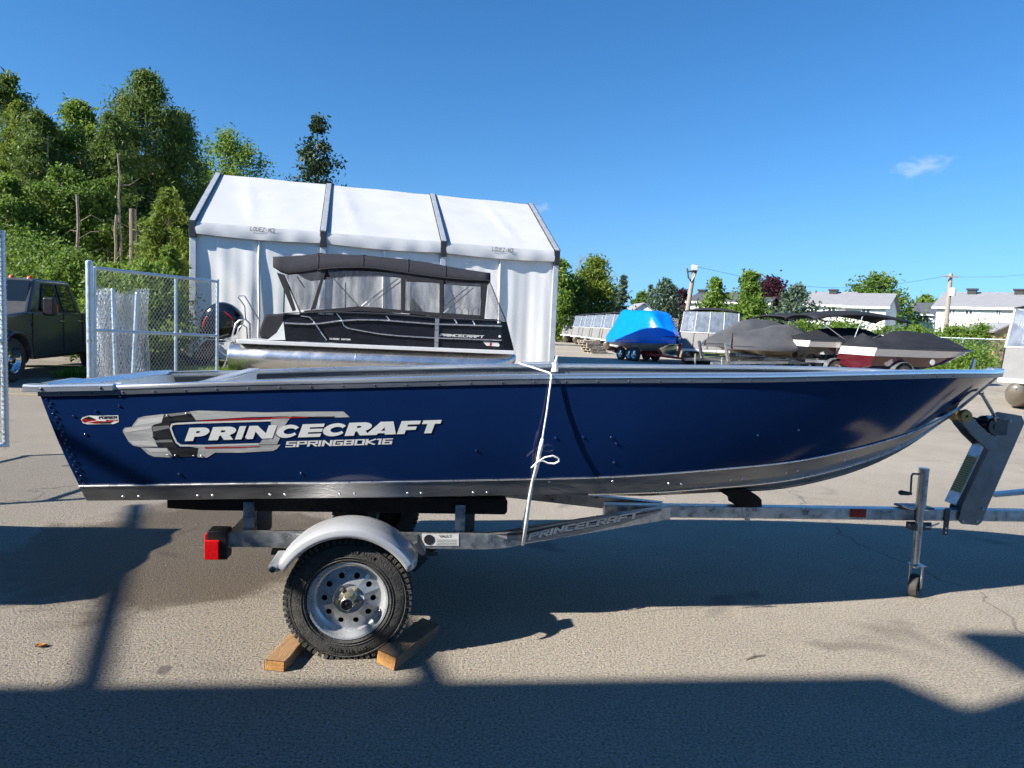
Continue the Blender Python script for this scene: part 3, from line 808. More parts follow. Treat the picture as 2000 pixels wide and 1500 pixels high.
for s_ in (1, -1):
    mb = MB()
    pts = [(AX - .38, zr - RH / 2 - .02), (AX - .2, AZ + .10), (AX, AZ + .06), (AX + .2, AZ + .10), (AX + .38, zr - RH / 2 - .02)]
    for (a, b) in zip(pts[:-1], pts[1:]): mb.beam((a[0], -s_ * (HW - .0), a[1]), (b[0], -s_ * (HW - .0), b[1]), .045, .022)
    mb.build('leaf_spring', DARKSTEEL, trailer)
# wheels
def make_wheel(s_):
    ty = -.72 * s_; ax_ = (0, -s_, 0)
    c = (AX, ty, AZ)
    mb = MB()
    prof = [(-.055, .165), (-.068, .183), (-.070, .208), (-.064, .238), (-.056, .258), (-.045, .265), (0, .268), (.045, .265), (.056, .258), (.064, .238), (.070, .208), (.068, .183), (.060, .170), (.045, .162), (-.04, .162)]
    mb.lathe(prof, c, ax_, 64, closed=True)
    ty_ = mb.build('tyre', RUBBER, trailer, smooth=50)
    mb = MB()
    for i in range(64):
        t = 2 * math.pi * i / 64
        for o in (-.050, .050):
            t2 = t + (0.05 if o > 0 else 0)
            R = Matrix.Rotation(-t2, 3, 'Y')
            mb.box(Vector(c) + Vector(ax_) * o + R @ Vector((0, 0, .2625)), (.0155, .026, .020), R)
        if i % 2 == 0:
            for o in (-.018, .018):
                R = Matrix.Rotation(-t, 3, 'Y')
                mb.box(Vector(c) + Vector(ax_) * o + R @ Vector((0, 0, .266)), (.034, .014, .006), R)
    mb.build('tread_blocks', RUBBER, ty_, kind='stuff')
    # raised rings and lettering-like bars on the sidewall
    mb = MB()
    for rr in (.247, .195, .184):
        mb.lathe([(.0655 if rr > .24 else .070, rr - .0022), (.0685 if rr > .24 else .0728, rr), (.0655 if rr > .24 else .070, rr + .0022)], c, ax_, 64)
    mb.build('sidewall_ring', RUBBER, ty_, smooth=60)
    mb = MB()
    for base in (250, 62):
        for i in range(14):
            if i in (5, 9): continue
            a = math.radians(base + i * 3.1)
            R = Matrix.Rotation(-a + math.pi / 2, 3, 'Y')
            p = Vector((math.cos(a), 0, math.sin(a))) * .219
            mb.box(Vector(c) + Vector(ax_) * .070 + p, (.0075, .003, .013), R)
    mb.build('sidewall_lettering', RUBBER, ty_, kind='stuff')
    # rim: dished disc with round vent holes
    mb = MB()
    mb.lathe([(.060, .174), (.066, .171), (.064, .163), (.050, .158), (.032, .154), (.020, .146), (.016, .138)], c, ax_, 64)
    # disc with ten holes, built as ring sectors around each hole
    nh, rh, rm = 10, .0125, .104
    ri, ro = .066, .1382
    def dz(r): return .016 + .020 * max(0, min(1, (ro - r) / (ro - ri))) ** .8
    def P(r, a): return Vector(c) + Vector(ax_) * dz(r) + Vector((math.cos(a), 0, math.sin(a))) * r
    for k in range(nh):
        a0 = 2 * math.pi * (k - .5) / nh; a1 = 2 * math.pi * (k + .5) / nh; am = (a0 + a1) / 2
        outer = []
        for i in range(7): outer.append((ro, lerp(a0, a1, i / 6)))
        for i in range(1, 4): outer.append((lerp(ro, ri, i / 4), a1))
        for i in range(7): outer.append((ri, lerp(a1, a0, i / 6)))
        for i in range(1, 4): outer.append((lerp(ri, ro, i / 4), a0))
        m_ = len(outer); vs = [P(r, a) for (r, a) in outer]
        cx, cy = rm * math.cos(am), rm * math.sin(am)
        for (r, a) in outer:
            x, y = r * math.cos(a) - cx, r * math.sin(a) - cy; l = math.hypot(x, y)
            hx, hy = cx + x / l * rh, cy + y / l * rh
            vs.append(Vector(c) + Vector(ax_) * (dz(math.hypot(hx, hy)) - .002) + Vector((hx, 0, hy)))
        mb.add(vs, [(i, (i + 1) % m_, (i + 1) % m_ + m_, i + m_) for i in range(m_)])
    mb.lathe([(.036, .066), (.030, .062), (.028, .040), (.030, .036)], c, ax_, 40)
    rim = mb.build('rim', mat_rim, trailer, smooth=40)
    mb = MB(); mb.lathe([(-.05, .145), (-.03, .145), (-.03, .001)], c, ax_, 32); mb.build('brake_backing', CARPET, rim)
    mb = MB(); mb.lathe([(.028, .043), (.034, .041), (.038, .034), (.052, .031), (.060, .0285), (.078, .028), (.080, .029), (.098, .0275), (.102, .024)], c, ax_, 28)
    hub = mb.build('hub', HUBM, trailer, smooth=35)
    mb = MB(); mb.lathe([(.100, .0245), (.1005, .016), (.096, .014), (.098, .010), (.101, .001)], c, ax_, 20); mb.build('hub_plug', BLACKP, hub, smooth=35)
    for k in range(5):
        a = math.radians(54 + 72 * k)
        mb = MB(); p = Vector(c) + Vector((math.cos(a), 0, math.sin(a))) * .050
        mb.lathe([(.028, .0095), (.040, .0095), (.046, .007), (.048, .001)], p, ax_, 6)
        mb.build('lug_nut', HUBM, trailer, smooth=30)
    a = math.radians(-22); mb = MB(); p = Vector(c) + Vector((math.cos(a), 0, math.sin(a))) * .142
    mb.cyl(p + Vector(ax_) * .02, p + Vector(ax_) * .05, .004, .003, 8); mb.build('valve_stem', BLACKP, trailer)
mat_rim = mat('galvanised_rim', (0.60, 0.62, 0.64), 0.30, 0.55, 0.08, 12, 0.04, 60)
make_wheel(1); make_wheel(-1)
# fenders
for s_ in (1, -1):
    mb = MB(); R0 = .330; n = 26
    a0, a1 = math.radians(196 if False else 170), math.radians(12)
    rows = []
    cz = AZ - .005
    for i in range(n):
        a = lerp(math.radians(150), math.radians(30), i / (n - 1))
        flat = 1.0
        row = []
        for (t, dr) in ((.605, -.03), (.608, -.004), (.625, .006), (.66, .010), (.76, .010), (.80, .006), (.818, -.004), (.824, -.020), (.824, -.034)):
            r = R0 + dr
            row.append(Vector((AX - .003 + math.cos(a) * r * .99, -t * s_, cz + math.sin(a) * r)))
        rows.append(row)
    mb.grid(rows)
    fd = mb.build('fender', FENDER, trailer, smooth=40, solid=.004)
    mb = MB(); e0 = rows[0][4]; e1 = rows[-1][4]
    mb.box((e0.x - .01, -.72 * s_, e0.z - .012), (.05, .2, .035)); mb.build('fender_foot', FENDER, fd, bevel=.012)
    mb = MB(); mb.lathe([(0, .013), (.008, .012), (.010, .001)], (e0.x - .012, -.821 * s_, e0.z - .012), (0, -s_, 0), 12); mb.build('fender_bolt', DARKSTEEL, fd)
    mb = MB()
    mb.add([(e1.x - .075, -.60 * s_, zr + .06), (e1.x + .05, -.60 * s_, zr - .055), (e1.x - .01, -.60 * s_, zr - .12), (e1.x - .08, -.60 * s_, zr - .08)], [(0, 1, 2, 3)])
    mb.build('fender_gusset', DARKSTEEL, trailer, solid=.006)
    for (a_, b_) in (((e1.x - .04, -.53 * s_, zr - .01), (e1.x - .04, -.70 * s_, e1.z - .03)), ((e0.x + .08, -.53 * s_, zr), (e0.x + .05, -.72 * s_, e0.z + .02))):
        mb = MB(); mb.beam(a_, b_, .05, .01); mb.build('fender_bracket', DARKSTEEL, trailer)
    mb = MB(); mb.box((e1.x + .008, -.70 * s_, e1.z + .055), (.03, .10, .075), Matrix.Rotation(-.5, 3, 'Y')); mb.build('fender_step', DARKSTEEL, trailer, bevel=.008)
# bunks on posts
zk = T(900, 975, -.42).z
for s_ in (1, -1):
    b0, b1 = T(332, 976, -.42), T(990, 975, -.42)
    bz = T(800, 975, -.42).z
    ztop = bz + .02; zbot = T(800, 998, -.42).z
    mb = MB()
    poly = [(b0.x, ztop), (b0.x, zbot + .008), (b0.x + .15, zbot), (b1.x - .01, zbot - .002), (b1.x, zbot + .012), (b1.x, ztop - .012), (b1.x - .02, ztop)]
    mb.prism(poly, -.46 * s_, -.37 * s_); mb.build('bunk', CARPET, trailer, bevel=.006)
    for (px_, yb) in ((486, 1024), (899, 1033)):
        x_ = T(px_, 1000, -.465).x; zb_ = zr + RH / 2 - .003
        mb = MB(); mb.span((x_ - .024, -.470 * s_, zb_ - .02), (x_ + .024, -.464 * s_, zbot + .045)); mb.span((x_ + .018, -.464 * s_, zb_ - .02), (x_ + .024, -.42 * s_, zbot + .045))
        mb.build('bunk_post', GALV, trailer)
        mb = MB(); mb.span((x_ + .02, -.40 * s_, zb_ - .03), (x_ + .075, -.33 * s_, zbot + .01)); mb.build('bunk_bracket', DARKSTEEL, trailer)
# tail lamps
for s_ in (1, -1):
    l0, l1 = T(401, 1056, -.56), T(432, 1094, -.56)
    mb = MB(); mb.span((l0.x + .004, -.55 * s_, l1.z - .004), (l1.x + .022, -.47 * s_, T(410, 1038, -.56).z)); tl = mb.build('tail_lamp', BLACKP, trailer, bevel=.006)
    mb = MB(); mb.span((l0.x - .004, -.562 * s_, l1.z), (l1.x - .01, -.545 * s_, l0.z)); mb.build('red_lens', RED_L, tl, bevel=.004)
    mb = MB(); mb.span((l0.x - .008, -.545 * s_, l1.z), (l0.x + .004, -.47 * s_, l0.z + .025)); mb.build('rear_lens', RED_L, tl, bevel=.003)
    mb = MB(); mb.span((l1.x + .022, -.53 * s_, zr - .03), (ra.x + .04, -.505 * s_, zr + .03)); mb.build('lamp_bracket', GALV, trailer)
# keel pad
mb = MB()
poly = [T(x, y, -.06) for (x, y) in ((1409, 954), (1412, 964), (1425, 970), (1440, 981), (1441, 990), (1487, 990), (1486, 975), (1478, 967), (1455, 953))]
mb.prism([(p.x, p.z) for p in poly], -.075, .075); mb.build('keel_pad', CARPET, trailer, bevel=.006)
p0, p1 = T(1452, 985, -.04), T(1461, 1018, -.04)
mb = MB(); mb.beam((p0.x, -.037, p0.z), (p1.x, -.037, p1.z), .004, .028, (1, 0, 0)); mb.build('pad_bracket', GALV, trailer)
# reflector, plates and prints
p0, p1 = T(1663, 994, -.04), T(1691, 1011, -.04)
mb = MB(); mb.span((p0.x, -.042, p1.z), (p1.x, -.032, p0.z)); mb.build('side_reflector', RED_REFL, trailer, bevel=.003)
yq = [T(x, y, -.0) for (x, y) in ((1216, 976), (1241, 976.5), (1241, 999), (1216, 999))]
def far_rail_pt(px, py):
    # outer face towards the camera of the far diagonal rail
    a, b = Vector((rb.x + .1, HW - .05, 0)), Vector((rc.x, .045, 0))
    d = ray(px, py); dl = Vector((d.dot(FB.u), d.dot(FB.n), d.z)); o = FB.local(CP)
    e = (b - a); nn = Vector((e.y, -e.x, 0)).normalized()
    if nn.y > 0: nn = -nn
    k = ((a + nn * .027) - o).dot(nn) / dl.dot(nn)
    return o + dl * k
def near_rail_pt(px, py):
    a, b = Vector((rb.x + .1, -(HW - .05), 0)), Vector((rc.x, -.045, 0))
    d = ray(px, py); dl = Vector((d.dot(FB.u), d.dot(FB.n), d.z)); o = FB.local(CP)
    e = (b - a); nn = Vector((e.y, -e.x, 0)).normalized()
    if nn.y > 0: nn = -nn
    k = ((a + nn * .0275) - o).dot(nn) / dl.dot(nn)
    return o + dl * k
def rail_pt(px, py):
    p = T(px, py, -HW - .0275)
    if p.x > rb.x - .03:
        q = near_rail_pt(px, py)
        t = min(1, max(0, (p.x - (rb.x - .03)) / .12)); p = p.lerp(q, t)
    return p
def plate(name, m_, pts, fn, parent=trailer):
    mb = MB(); mb.add([fn(x, y) for (x, y) in pts], [tuple(range(len(pts)))]); return mb.build(name, m_, parent)
plate('warning_label', YELLOW_P, [(1215, 979), (1241, 980.5), (1241, 997), (1215, 996)], far_rail_pt)
plate('maker_label', GREY_P, [(1180, 979), (1213, 980), (1213, 992), (1180, 990)], far_rail_pt)
pl_ = plate('maker_plate', SILVER2_P, [(824, 1042), (896, 1042), (896, 1066), (824, 1066)], rail_pt)
mb = MB(); mb.lathe([(0, .024), (.0012, .024), (.0012, .0005)], T(838, 1054, -HW - .0285), (0, -1, 0), 24); mb.build('maker_badge', DARK_P, pl_)
vs, fs = text2d('VAULT', 0, .01)
flat_decal('plate_lettering', DARK_P, vs, fs, lambda u, v: T(lerp(858, 882, u), lerp(1050, 1045, v), -HW - .029), pl_)
mb = MB()
for yy in (1054, 1057, 1060, 1063):
    a, b = T(852, yy, -HW - .029), T(892, yy + 1, -HW - .029); mb.add([a, Vector((b.x, a.y, a.z)), Vector((b.x, a.y, b.z)), Vector((a.x, a.y, b.z))], [(0, 1, 2, 3)])
mb.build('plate_text_lines', GREY_P, pl_)
def rp(off):
    def fn(x, y):
        p = rail_pt(x, y); d = (FB.local(CP) - p).normalized(); return p + d * off
    return fn
def rail_decal(name, m_, pts, off):
    n = len(pts) // 2
    mb = MB(); f_ = rp(off); mb.grid([[f_(*a), f_(*b)] for a, b in zip(pts[:n], pts[::-1][:n])]); return mb.build(name, m_, trailer)
xs_ = [968, 990, 1010, 1030, 1060, 1090, 1120, 1150, 1180, 1210, 1240, 1270, 1292]
top_ = [(x, interp(x, [968, 985, 1030, 1100, 1200, 1292], [1043, 1042, 1034, 1020, 1006, 994.5])) for x in xs_]
bot_ = [(x, interp(x, [968, 985, 1030, 1100, 1200, 1292], [1045, 1053, 1059, 1050, 1028, 999])) for x in xs_]
rail_decal('rail_decal', GREY_P, top_ + bot_[::-1], .002)
mid1 = [(x, lerp(t[1], b[1], .14)) for x, t, b in zip(xs_, top_, bot_)]; mid2 = [(x, lerp(t[1], b[1], .40)) for x, t, b in zip(xs_, top_, bot_)]
rail_decal('rail_decal_band', DARK_P, mid1 + mid2[::-1], .003)
vs, fs = strokes2d('PRINCECRAFT', th=1.7, gap=2.0)
flat_decal('rail_lettering', SILVER2_P, vs, fs, lambda u, v: rp(.005)(lerp(1030, 1245, u) + 5 * v, interp(u, [0, .3, 1], [1056.5, 1041, 1013]) - 15 * v), trailer)
vs2 = [(u - .002, v - .06) for (u, v) in vs]
flat_decal('rail_lettering_shadow', DARK_P, vs2, fs, lambda u, v: rp(.004)(lerp(1029, 1245, u) + 5 * v, interp(u, [0, .3, 1], [1057, 1041.5, 1013.5]) - 16 * v), trailer)
# jack
jx = T(1797, 1000, -.085).x; jt = -.085
zz = lambda y: T(1797, y, jt).z
mb = MB(); mb.cyl((jx, jt, zz(916)), (jx, jt, zz(990)), .027, n=20); mb.cyl((jx, jt, zz(914.5)), (jx, jt, zz(918)), .028, n=20)
jk = mb.build('jack_tube', GALV, trailer, smooth=40)
mb = MB(); mb.cyl((jx, jt, zz(990)), (jx, jt, zz(1108)), .021, n=16); mb.build('jack_inner_tube', GALV, jk, smooth=40)
mb = MB(); a = T(1786, 927, jt - .02); b = T(1783, 966, jt - .02)
mb.tube([(jx - .02, jt, a.z), (a.x + .004, jt, a.z), (a.x - .002, jt, a.z - .012), (b.x, jt, b.z)], .0055, 8); mb.tube([(b.x + .006, jt, b.z), (b.x - .02, jt, b.z)], .008, 8)
hd = mb.build('crank_arm', DARKSTEEL, jk, smooth=40)
mb = MB(); mb.lathe([(0, .006), (.004, .011), (.03, .013), (.055, .015), (.064, .011), (.066, .001)], (b.x - .006, jt, b.z), (-1, 0, .1), 12); mb.build('crank_handle', BLACKP, hd, smooth=50)
mb = MB()
mb.span((jx - .045, -.098, zt - .075), (jx + .035, -.035, zt - .036)); mb.span((jx + .01, -.042, zt - .12), (jx + .035, -.034, zt + .06))
mb.span((jx - .07, -.06, zt + .038), (jx + .11, .05, zt + .050)); mb.span((jx + .03, -.05, zt - .085), (jx + .11, -.034, zt - .04))
mb.build('jack_bracket', DARKSTEEL, trailer, bevel=.003)
mb = MB(); mb.tube([(jx - .10, -.07, zt + .065), (jx - .06, -.075, zt + .05), (jx + .06, -.072, zt + .04)], .006, 6); mb.tube([(jx - .05, -.072, zt - .05), (jx + .09, -.06, zt - .062), (jx + .16, -.04, zt - .045)], .0045, 6); mb.build('locking_pin', GALV, trailer, smooth=50)
px_ = T(1851, 1000, -.04).x
mb = MB(); mb.span((px_ - .016, -.040, zt - .115), (px_ + .016, -.034, zt + .045)); mb.build('drilled_strap', DARKSTEEL, trailer)
mb = MB()
for k in (.075, .10): mb.lathe([(0, .006), (.0015, .006), (.0015, .0005)], (px_, -.0405, zt - k), (0, -1, 0), 10)
mb.build('strap_holes', WHITE_P, trailer)
wz = .066
mb = MB(); mb.lathe([(-.022, .03), (-.026, .05), (-.022, .062), (-.008, .066), (.008, .066), (.022, .062), (.026, .05), (.022, .03)], (jx + .012, jt, wz), (math.cos(.9), -math.sin(.9), 0), 28, closed=True)
cw = mb.build('caster_wheel', RUBBER, trailer, smooth=40)
mb = MB(); R = Matrix.Rotation(.9 - math.pi / 2, 3, 'Z')
for k in (-1, 1):
    q = Vector((jx + .012, jt, 0)) + Vector((math.cos(.9), -math.sin(.9), 0)) * (.031 * k)
    mb.beam((q.x, q.y, zz(1103)), (q.x, q.y, wz - .01), .034, .004, (math.cos(.9), -math.sin(.9), 0))
mb.box((jx + .012, jt, zz(1103)), (.07, .07, .005))
mb.build('caster_fork', GALV, trailer)
# winch stand
def Tp(x, y, t=-.03): return T(x, y, t)
mb = MB()
pl = [Tp(x, y, -.045) for (x, y) in ((1871, 1016), (1877, 1023), (1909, 1026), (1917, 1020), (1922, 1005), (2001, 825), (1995, 812), (1972, 808), (1960, 815), (1880, 985))]
mb.prism([(p.x, p.z) for p in pl], -.048, -.042)
mb.prism([(p.x, p.z) for p in pl], .042, .048)
ws = mb.build('winch_stand', STEELBLUE, trailer, bevel=.002)
mb = MB(); f0 = [Tp(1868, 987, -.05), Tp(1951, 815, -.05)]
mb.add([(f0[0].x, -.045, f0[0].z), (f0[0].x, .045, f0[0].z), (f0[1].x, .045, f0[1].z), (f0[1].x, -.045, f0[1].z)], [(0, 1, 2, 3)])
mb.build('stand_face', GALV, ws, solid=.005)
def face_pt(k, t, off=.004):
    p = Vector((lerp(f0[0].x, f0[1].x, k), t, lerp(f0[0].z, f0[1].z, k))); d = (f0[1] - f0[0]).normalized(); return p + Vector((-d.z, 0, d.x)) * off
mb = MB(); mb.add([face_pt(.13, -.04), face_pt(.13, .04), face_pt(.54, .04), face_pt(.54, -.04)], [(0, 1, 2, 3)]); wl_ = mb.build('warning_sticker', YGREEN_P, ws)
mb = MB()
for k in range(16):
    a = .15 + k * .024; mb.add([face_pt(a, -.034, .005), face_pt(a, .034, .005), face_pt(a + .008, .034, .005), face_pt(a + .008, -.034, .005)], [(0, 1, 2, 3)])
mb.build('sticker_print', DARKSTEEL, wl_)
mb = MB()
for (x, y) in ((1880, 1018), (1908, 1018), (1919, 994), (1973, 822)):
    p = Tp(x, y, -.05); mb.lathe([(0, .008), (.005, .007), (.006, .001)], p, (0, -1, 0), 8)
mb.build('stand_bolts', GALV, ws, kind='stuff')
for t_ in (-.05, .035):
    pl = [Tp(x, y, -.045) for (x, y) in ((1874, 815), (1880, 808), (1893, 806), (1903, 820), (1925, 842), (1948, 858), (1960, 862), (1945, 884), (1925, 876), (1900, 852), (1884, 832))]
    mb = MB(); mb.prism([(p.x, p.z) for p in pl], t_, t_ + .012); mb.build('bow_stop_arm', STEELBLUE, trailer, bevel=.002)
p = Tp(1884, 812, -.03)
mb = MB(); mb.lathe([(-.06, .008), (-.06, .034), (-.045, .040), (-.015, .030), (.015, .030), (.045, .040), (.06, .034), (.06, .008)], (p.x - .01, 0, p.z), (0, 1, 0), 24); mb.build('bow_roller', YROLL, trailer, smooth=40)
p = Tp(1938, 832, -.03)
mb = MB(); mb.lathe([(-.045, .012), (-.045, .052), (-.038, .052), (-.038, .026), (.038, .026), (.038, .052), (.045, .052), (.045, .012)], (p.x, 0, p.z), (0, 1, 0), 24); wc = mb.build('winch_drum', BLACKP, trailer, smooth=40)
mb = MB(); mb.span((p.x - .01, -.052, p.z - .05), (p.x + .08, -.046, p.z + .04)); mb.lathe([(0, .045), (.006, .045), (.006, .015), (.012, .014), (.012, .001)], (p.x, -.05, p.z), (0, -1, 0), 20); mb.build('winch_gear', DARKSTEEL, wc, smooth=30)
a, b = Tp(1918, 768, -.09), Tp(1944, 813, -.09)
mb = MB(); mb.beam((a.x, -.085, a.z), (b.x, -.085, b.z), .006, .024, (0, 1, 0)); mb.lathe([(-.004, .014), (.004, .014)], (a.x, -.085, a.z), (0, -1, 0), 12); mb.cyl((p.x, -.05, p.z + .03), (b.x, -.085, b.z), .008, n=8); mb.build('winch_handle', GALV, wc)
q = Tp(1868, 812, 0)
mb = MB(); mb.tube([(p.x, 0, p.z + .02), (q.x + .03, 0, q.z + .004), (q.x, 0, q.z + .008)], .008, 6); mb.tube([(q.x, 0, q.z), (q.x - .03, 0, q.z + .02), (q.x - .025, 0, q.z + .05), (q.x + .0, 0, q.z + .03)], .006, 6); mb.build('winch_strap', BLACKP, trailer, smooth=50)
a, b = T(1937, 966, .14), T(2010, 958, .14)
mb = MB(); mb.beam((a.x, .14, a.z), (b.x + .35, .14, b.z + .03), .06, .022); mb.build('tongue_brace', GALV, trailer, bevel=.003)
# white tie-down webbing with its bow knot
tie = thing_at(FB, 'tie_down_rope', 'white tie-down webbing knotted in a bow over the navy boat', 'rope')
top_n = G((FB.pix(1076, 735, -.70).x - SG0) / (SG1 - SG0)) + Vector((0, -.016, -.01))
kn = on_hull(1047, 895, .055); lo = T(1021, 1066, -HW - .035); lo2 = T(1018, 1040, -HW + .04)
far_t = FB.pix(1016, 712, .70)
mb = MB()
mb.tube([far(G(.49)) + Vector((0, .02, .0)), far(G(.495)) + Vector((0, -.02, .012)), Vector((top_n.x - .06, 0, top_n.z + .015)), top_n + Vector((0, .05, .014)), top_n + Vector((0, -.001, .006)), on_hull(1066, 800, .035), on_hull(1056, 855, .05), kn], .0042, 6)
mb.build('upper_run', STRAP, tie, smooth=60)
mb = MB(); rib = [on_hull(1056, 853, .052), on_hull(1052, 873, .054), kn, T(1040, 940, -.62), T(1034, 975, -.60), T(1028, 1020, -.56), lo]
rows = []
for i, p in enumerate(rib):
    w_ = .0075 + .002 * math.sin(i * 1.7); tw = .25 * math.sin(i * .9)
    rows.append([p + Vector((-w_, tw * w_, 0)), p + Vector((0, -.002, 0)), p + Vector((w_, -tw * w_, 0))])
mb.grid(rows); mb.build('lower_run', STRAP, tie, smooth=60, solid=.002)
mb = MB(); mb.tube([kn + Vector((.01, .01, 0)), T(1030, 985, -.52), lo2], .005, 6); mb.build('back_run', STRAP, tie, smooth=60)
mb = MB(); mb.tube([on_hull(x, y, .065) for (x, y) in ((1034, 908), (1046, 897), (1060, 888), (1075, 885), (1086, 889), (1087, 895), (1078, 900), (1066, 899), (1055, 894), (1046, 896))], .0045, 6); mb.build('bow_loop', STRAP, tie, smooth=60)
p = far(G(.492)) + Vector((0, -.03, .0))
mb = MB(); mb.cyl(p + Vector((0, 0, -.05)), p + Vector((0, 0, .012)), .024, .02, 10); mb.cyl(p + Vector((0, 0, .0)), p + Vector((.012, 0, .055)), .012, .005, 8); mb.build('rag_knot', STRAP, tie, smooth=60)

# wooden chocks
def chock(px, py, L, W, Hh, yaw, m_, label, roll=0.0):
    p = ground(px, py)
    o = thing('wood_chock', label, 'wood block', (p.x, p.y, 0), yaw, 'timber chocks under the trailer wheel')
    rnd = random.Random(int(px)); mb = MB(); n = 8
    rows = []
    for i in range(n + 1):
        x = L * i / n; r = []
        for (a, b) in ((-W / 2, 0.002), (W / 2, 0.002), (W / 2, Hh), (-W / 2, Hh)):
            j = rnd.uniform(-.0018, .0018)
            r.append(Vector((x, a + j, b + (rnd.uniform(-.0015, .0015) if b > .01 else 0))))
        r.append(r[0]); rows.append(r)
    mb.grid(rows)
    body = mb.build('block_body', m_, o, bevel=.004)
    for (r_, e_) in ((rows[0], -.0015), (rows[-1], .0015)):
        mb = MB(); c_ = sum((r_[k] for k in range(4)), Vector()) / 4
        mb.add([c_ + (r_[k] - c_) * .93 + Vector((e_, 0, 0)) for k in range(4)], [(0, 1, 2, 3)]); mb.build('sawn_end', ENDGRAIN, o)
    if roll:
        for ch in o.children: ch.rotation_euler = (roll, 0, 0); ch.location = (0, 0, abs(math.sin(roll)) * W / 2)
    return o
a, b = ground(536, 1311), ground(600, 1240)
chock(536, 1311, .36, .088, .046, math.atan2(b.y - a.y, b.x - a.x), PINE, 'fresh pale pine chock behind the trailer wheel')
a, b = ground(752, 1308), ground(838, 1240)
chock(752, 1306, .37, .095, .062, math.atan2(b.y - a.y, b.x - a.x), OLDWOOD, 'weathered brown chock with bark in front of the trailer wheel', .16)
a = ground(795, 1258)
chock(770, 1262, .24, .07, .028, math.radians(52), PINE, 'thin pale wood offcut lying between tyre and weathered chock')

# small litter on the pavement
DRYLEAF = mat('dry_orange_leaf', (0.42, 0.17, 0.03), 0.8, 0, 0.2, 30)
STONE = mat('grey_pebble', (0.22, 0.20, 0.17), 0.9, 0, 0.4, 40)
p = ground(80, 1264)
lf_ = thing('dry_leaf', 'small dry orange leaf on the lit pavement at lower left', 'leaf', (p.x, p.y, 0), .4)
mb = MB(); mb.grid([[(x, -w, .004 + .012 * abs(x) * 30 * .03 + .010), (x, 0, .004), (x, w, .012)] for (x, w) in ((-.022, .002), (-.010, .012), (.004, .015), (.016, .008), (.024, .001))]); mb.build('blade', DRYLEAF, lf_, solid=.001)
mb = MB(); mb.tube([(.024, 0, .004), (.034, .004, .006)], .0012, 4); mb.build('stem', DRYLEAF, lf_)
a, b = ground(1458, 1290), ground(1494, 1281)
tw = thing('twig', 'thin dark twig on the lit pavement right of centre', 'twig', (a.x, a.y, 0), math.atan2(b.y - a.y, b.x - a.x))
l_ = (b - a).length; mb = MB(); mb.tube([(0, 0, .004), (l_ * .4, .006, .007), (l_, 0, .005)], [.002, .003, .0015], 5); mb.build('stick', OLDWOOD, tw)
mb = MB(); mb.tube([(l_ * .5, .005, .006), (l_ * .7, .03, .006)], [.0018, .001], 4); mb.build('side_shoot', OLDWOOD, tw)
p = ground(676, 1281)
pb = tag(MB().lathe([(-.006, .001), (-.005, .007), (0, .012), (.006, .009), (.009, .001)], (0, 0, .006), (.1, .2, 1), 8).build('pebble', STONE, smooth=60), 'single pebble on the pavement below the trailer tyre', 'pebble'); pb.location = (p.x, p.y, 0)
rg = random.Random(21); mb = MB()
for i in range(1500):
    x, y = rg.uniform(-3.5, 3.5), rg.uniform(2.0, 6.5); r = rg.uniform(.0015, .0045) * (1.4 if x < -.6 else 1)
    a0 = rg.uniform(0, 6); pts = [(x + r * math.cos(a0 + k * 1.57) * rg.uniform(.7, 1.2), y + r * math.sin(a0 + k * 1.57) * rg.uniform(.7, 1.2), r * .35) for k in range(4)]
    mb.add(pts + [(x, y, r * 1.1), (x, y, -.001)], [(0, 1, 4), (1, 2, 4), (2, 3, 4), (3, 0, 4), (1, 0, 5), (2, 1, 5), (3, 2, 5), (0, 3, 5)])
gr_ = mb.build('loose_grit', STONE, kind='stuff'); gr_['label'] = 'loose grit scattered over the pavement round the trailer'; gr_['category'] = 'grit'
# ------------------------------------------------------------------ workshop behind the camera: throws the shadow across the foreground
SIDING = mat('grey_metal_siding', (0.30, 0.30, 0.31), 0.55, 0.2, 0.08, 3, 0.3, 8, stretch=(6, 6, .05))
ROOFM = mat('dark_roof_sheet', (0.10, 0.10, 0.11), 0.5, 0.3, 0.1, 4)
KX, KY = 1.43, .71
shop = thing('workshop_building', 'grey metal workshop with roller door behind where the photo was taken', 'building', (0, 0, 0))
def shade_pt(px, py, z):
    g = ground(px, py); return Vector((g.x - KX * z, g.y - KY * z, z))
HB = 5.6
edge = [shade_pt(x, y, HB) for (x, y) in ((-600, 1354), (0, 1336), (700, 1331), (1718, 1326))]
e0, e1 = edge[0], edge[-1]
dirb = (e1 - e0).normalized(); nb = Vector((dirb.y, -dirb.x, 0))     # points away from the yard (behind)
if nb.y > 0: nb = -nb
e0 = e0 - dirb * 16
mb = MB()
pts = [e0, e1 - dirb * .05, e1 + nb * 14, e0 + nb * 14]
mb.add([(p.x, p.y, 0) for p in pts] + [(p.x, p.y, HB - .06) for p in pts], [(0, 1, 5, 4), (1, 2, 6, 5), (2, 3, 7, 6), (3, 0, 4, 7)])
mb.build('wall', SIDING, shop)
rp_ = [shade_pt(x, y, HB) for (x, y) in ((1718, 1326), (1868, 1392), (2005, 1352), (2400, 1338))]
mb = MB(); pts2 = [e0] + rp_ + [rp_[-1] + dirb * 6, rp_[-1] + dirb * 6 + nb * 14, e0 + nb * 14]
mb.add([(p.x, p.y, HB) for p in pts2], [tuple(range(len(pts2)))]); mb.build('roof', ROOFM, shop, solid=.10)
a_, b_ = e1 + nb * .35, rp_[-1] + dirb * 6 + nb * .35
mb = MB(); pts = [a_, b_, b_ + nb * 13, a_ + nb * 13]
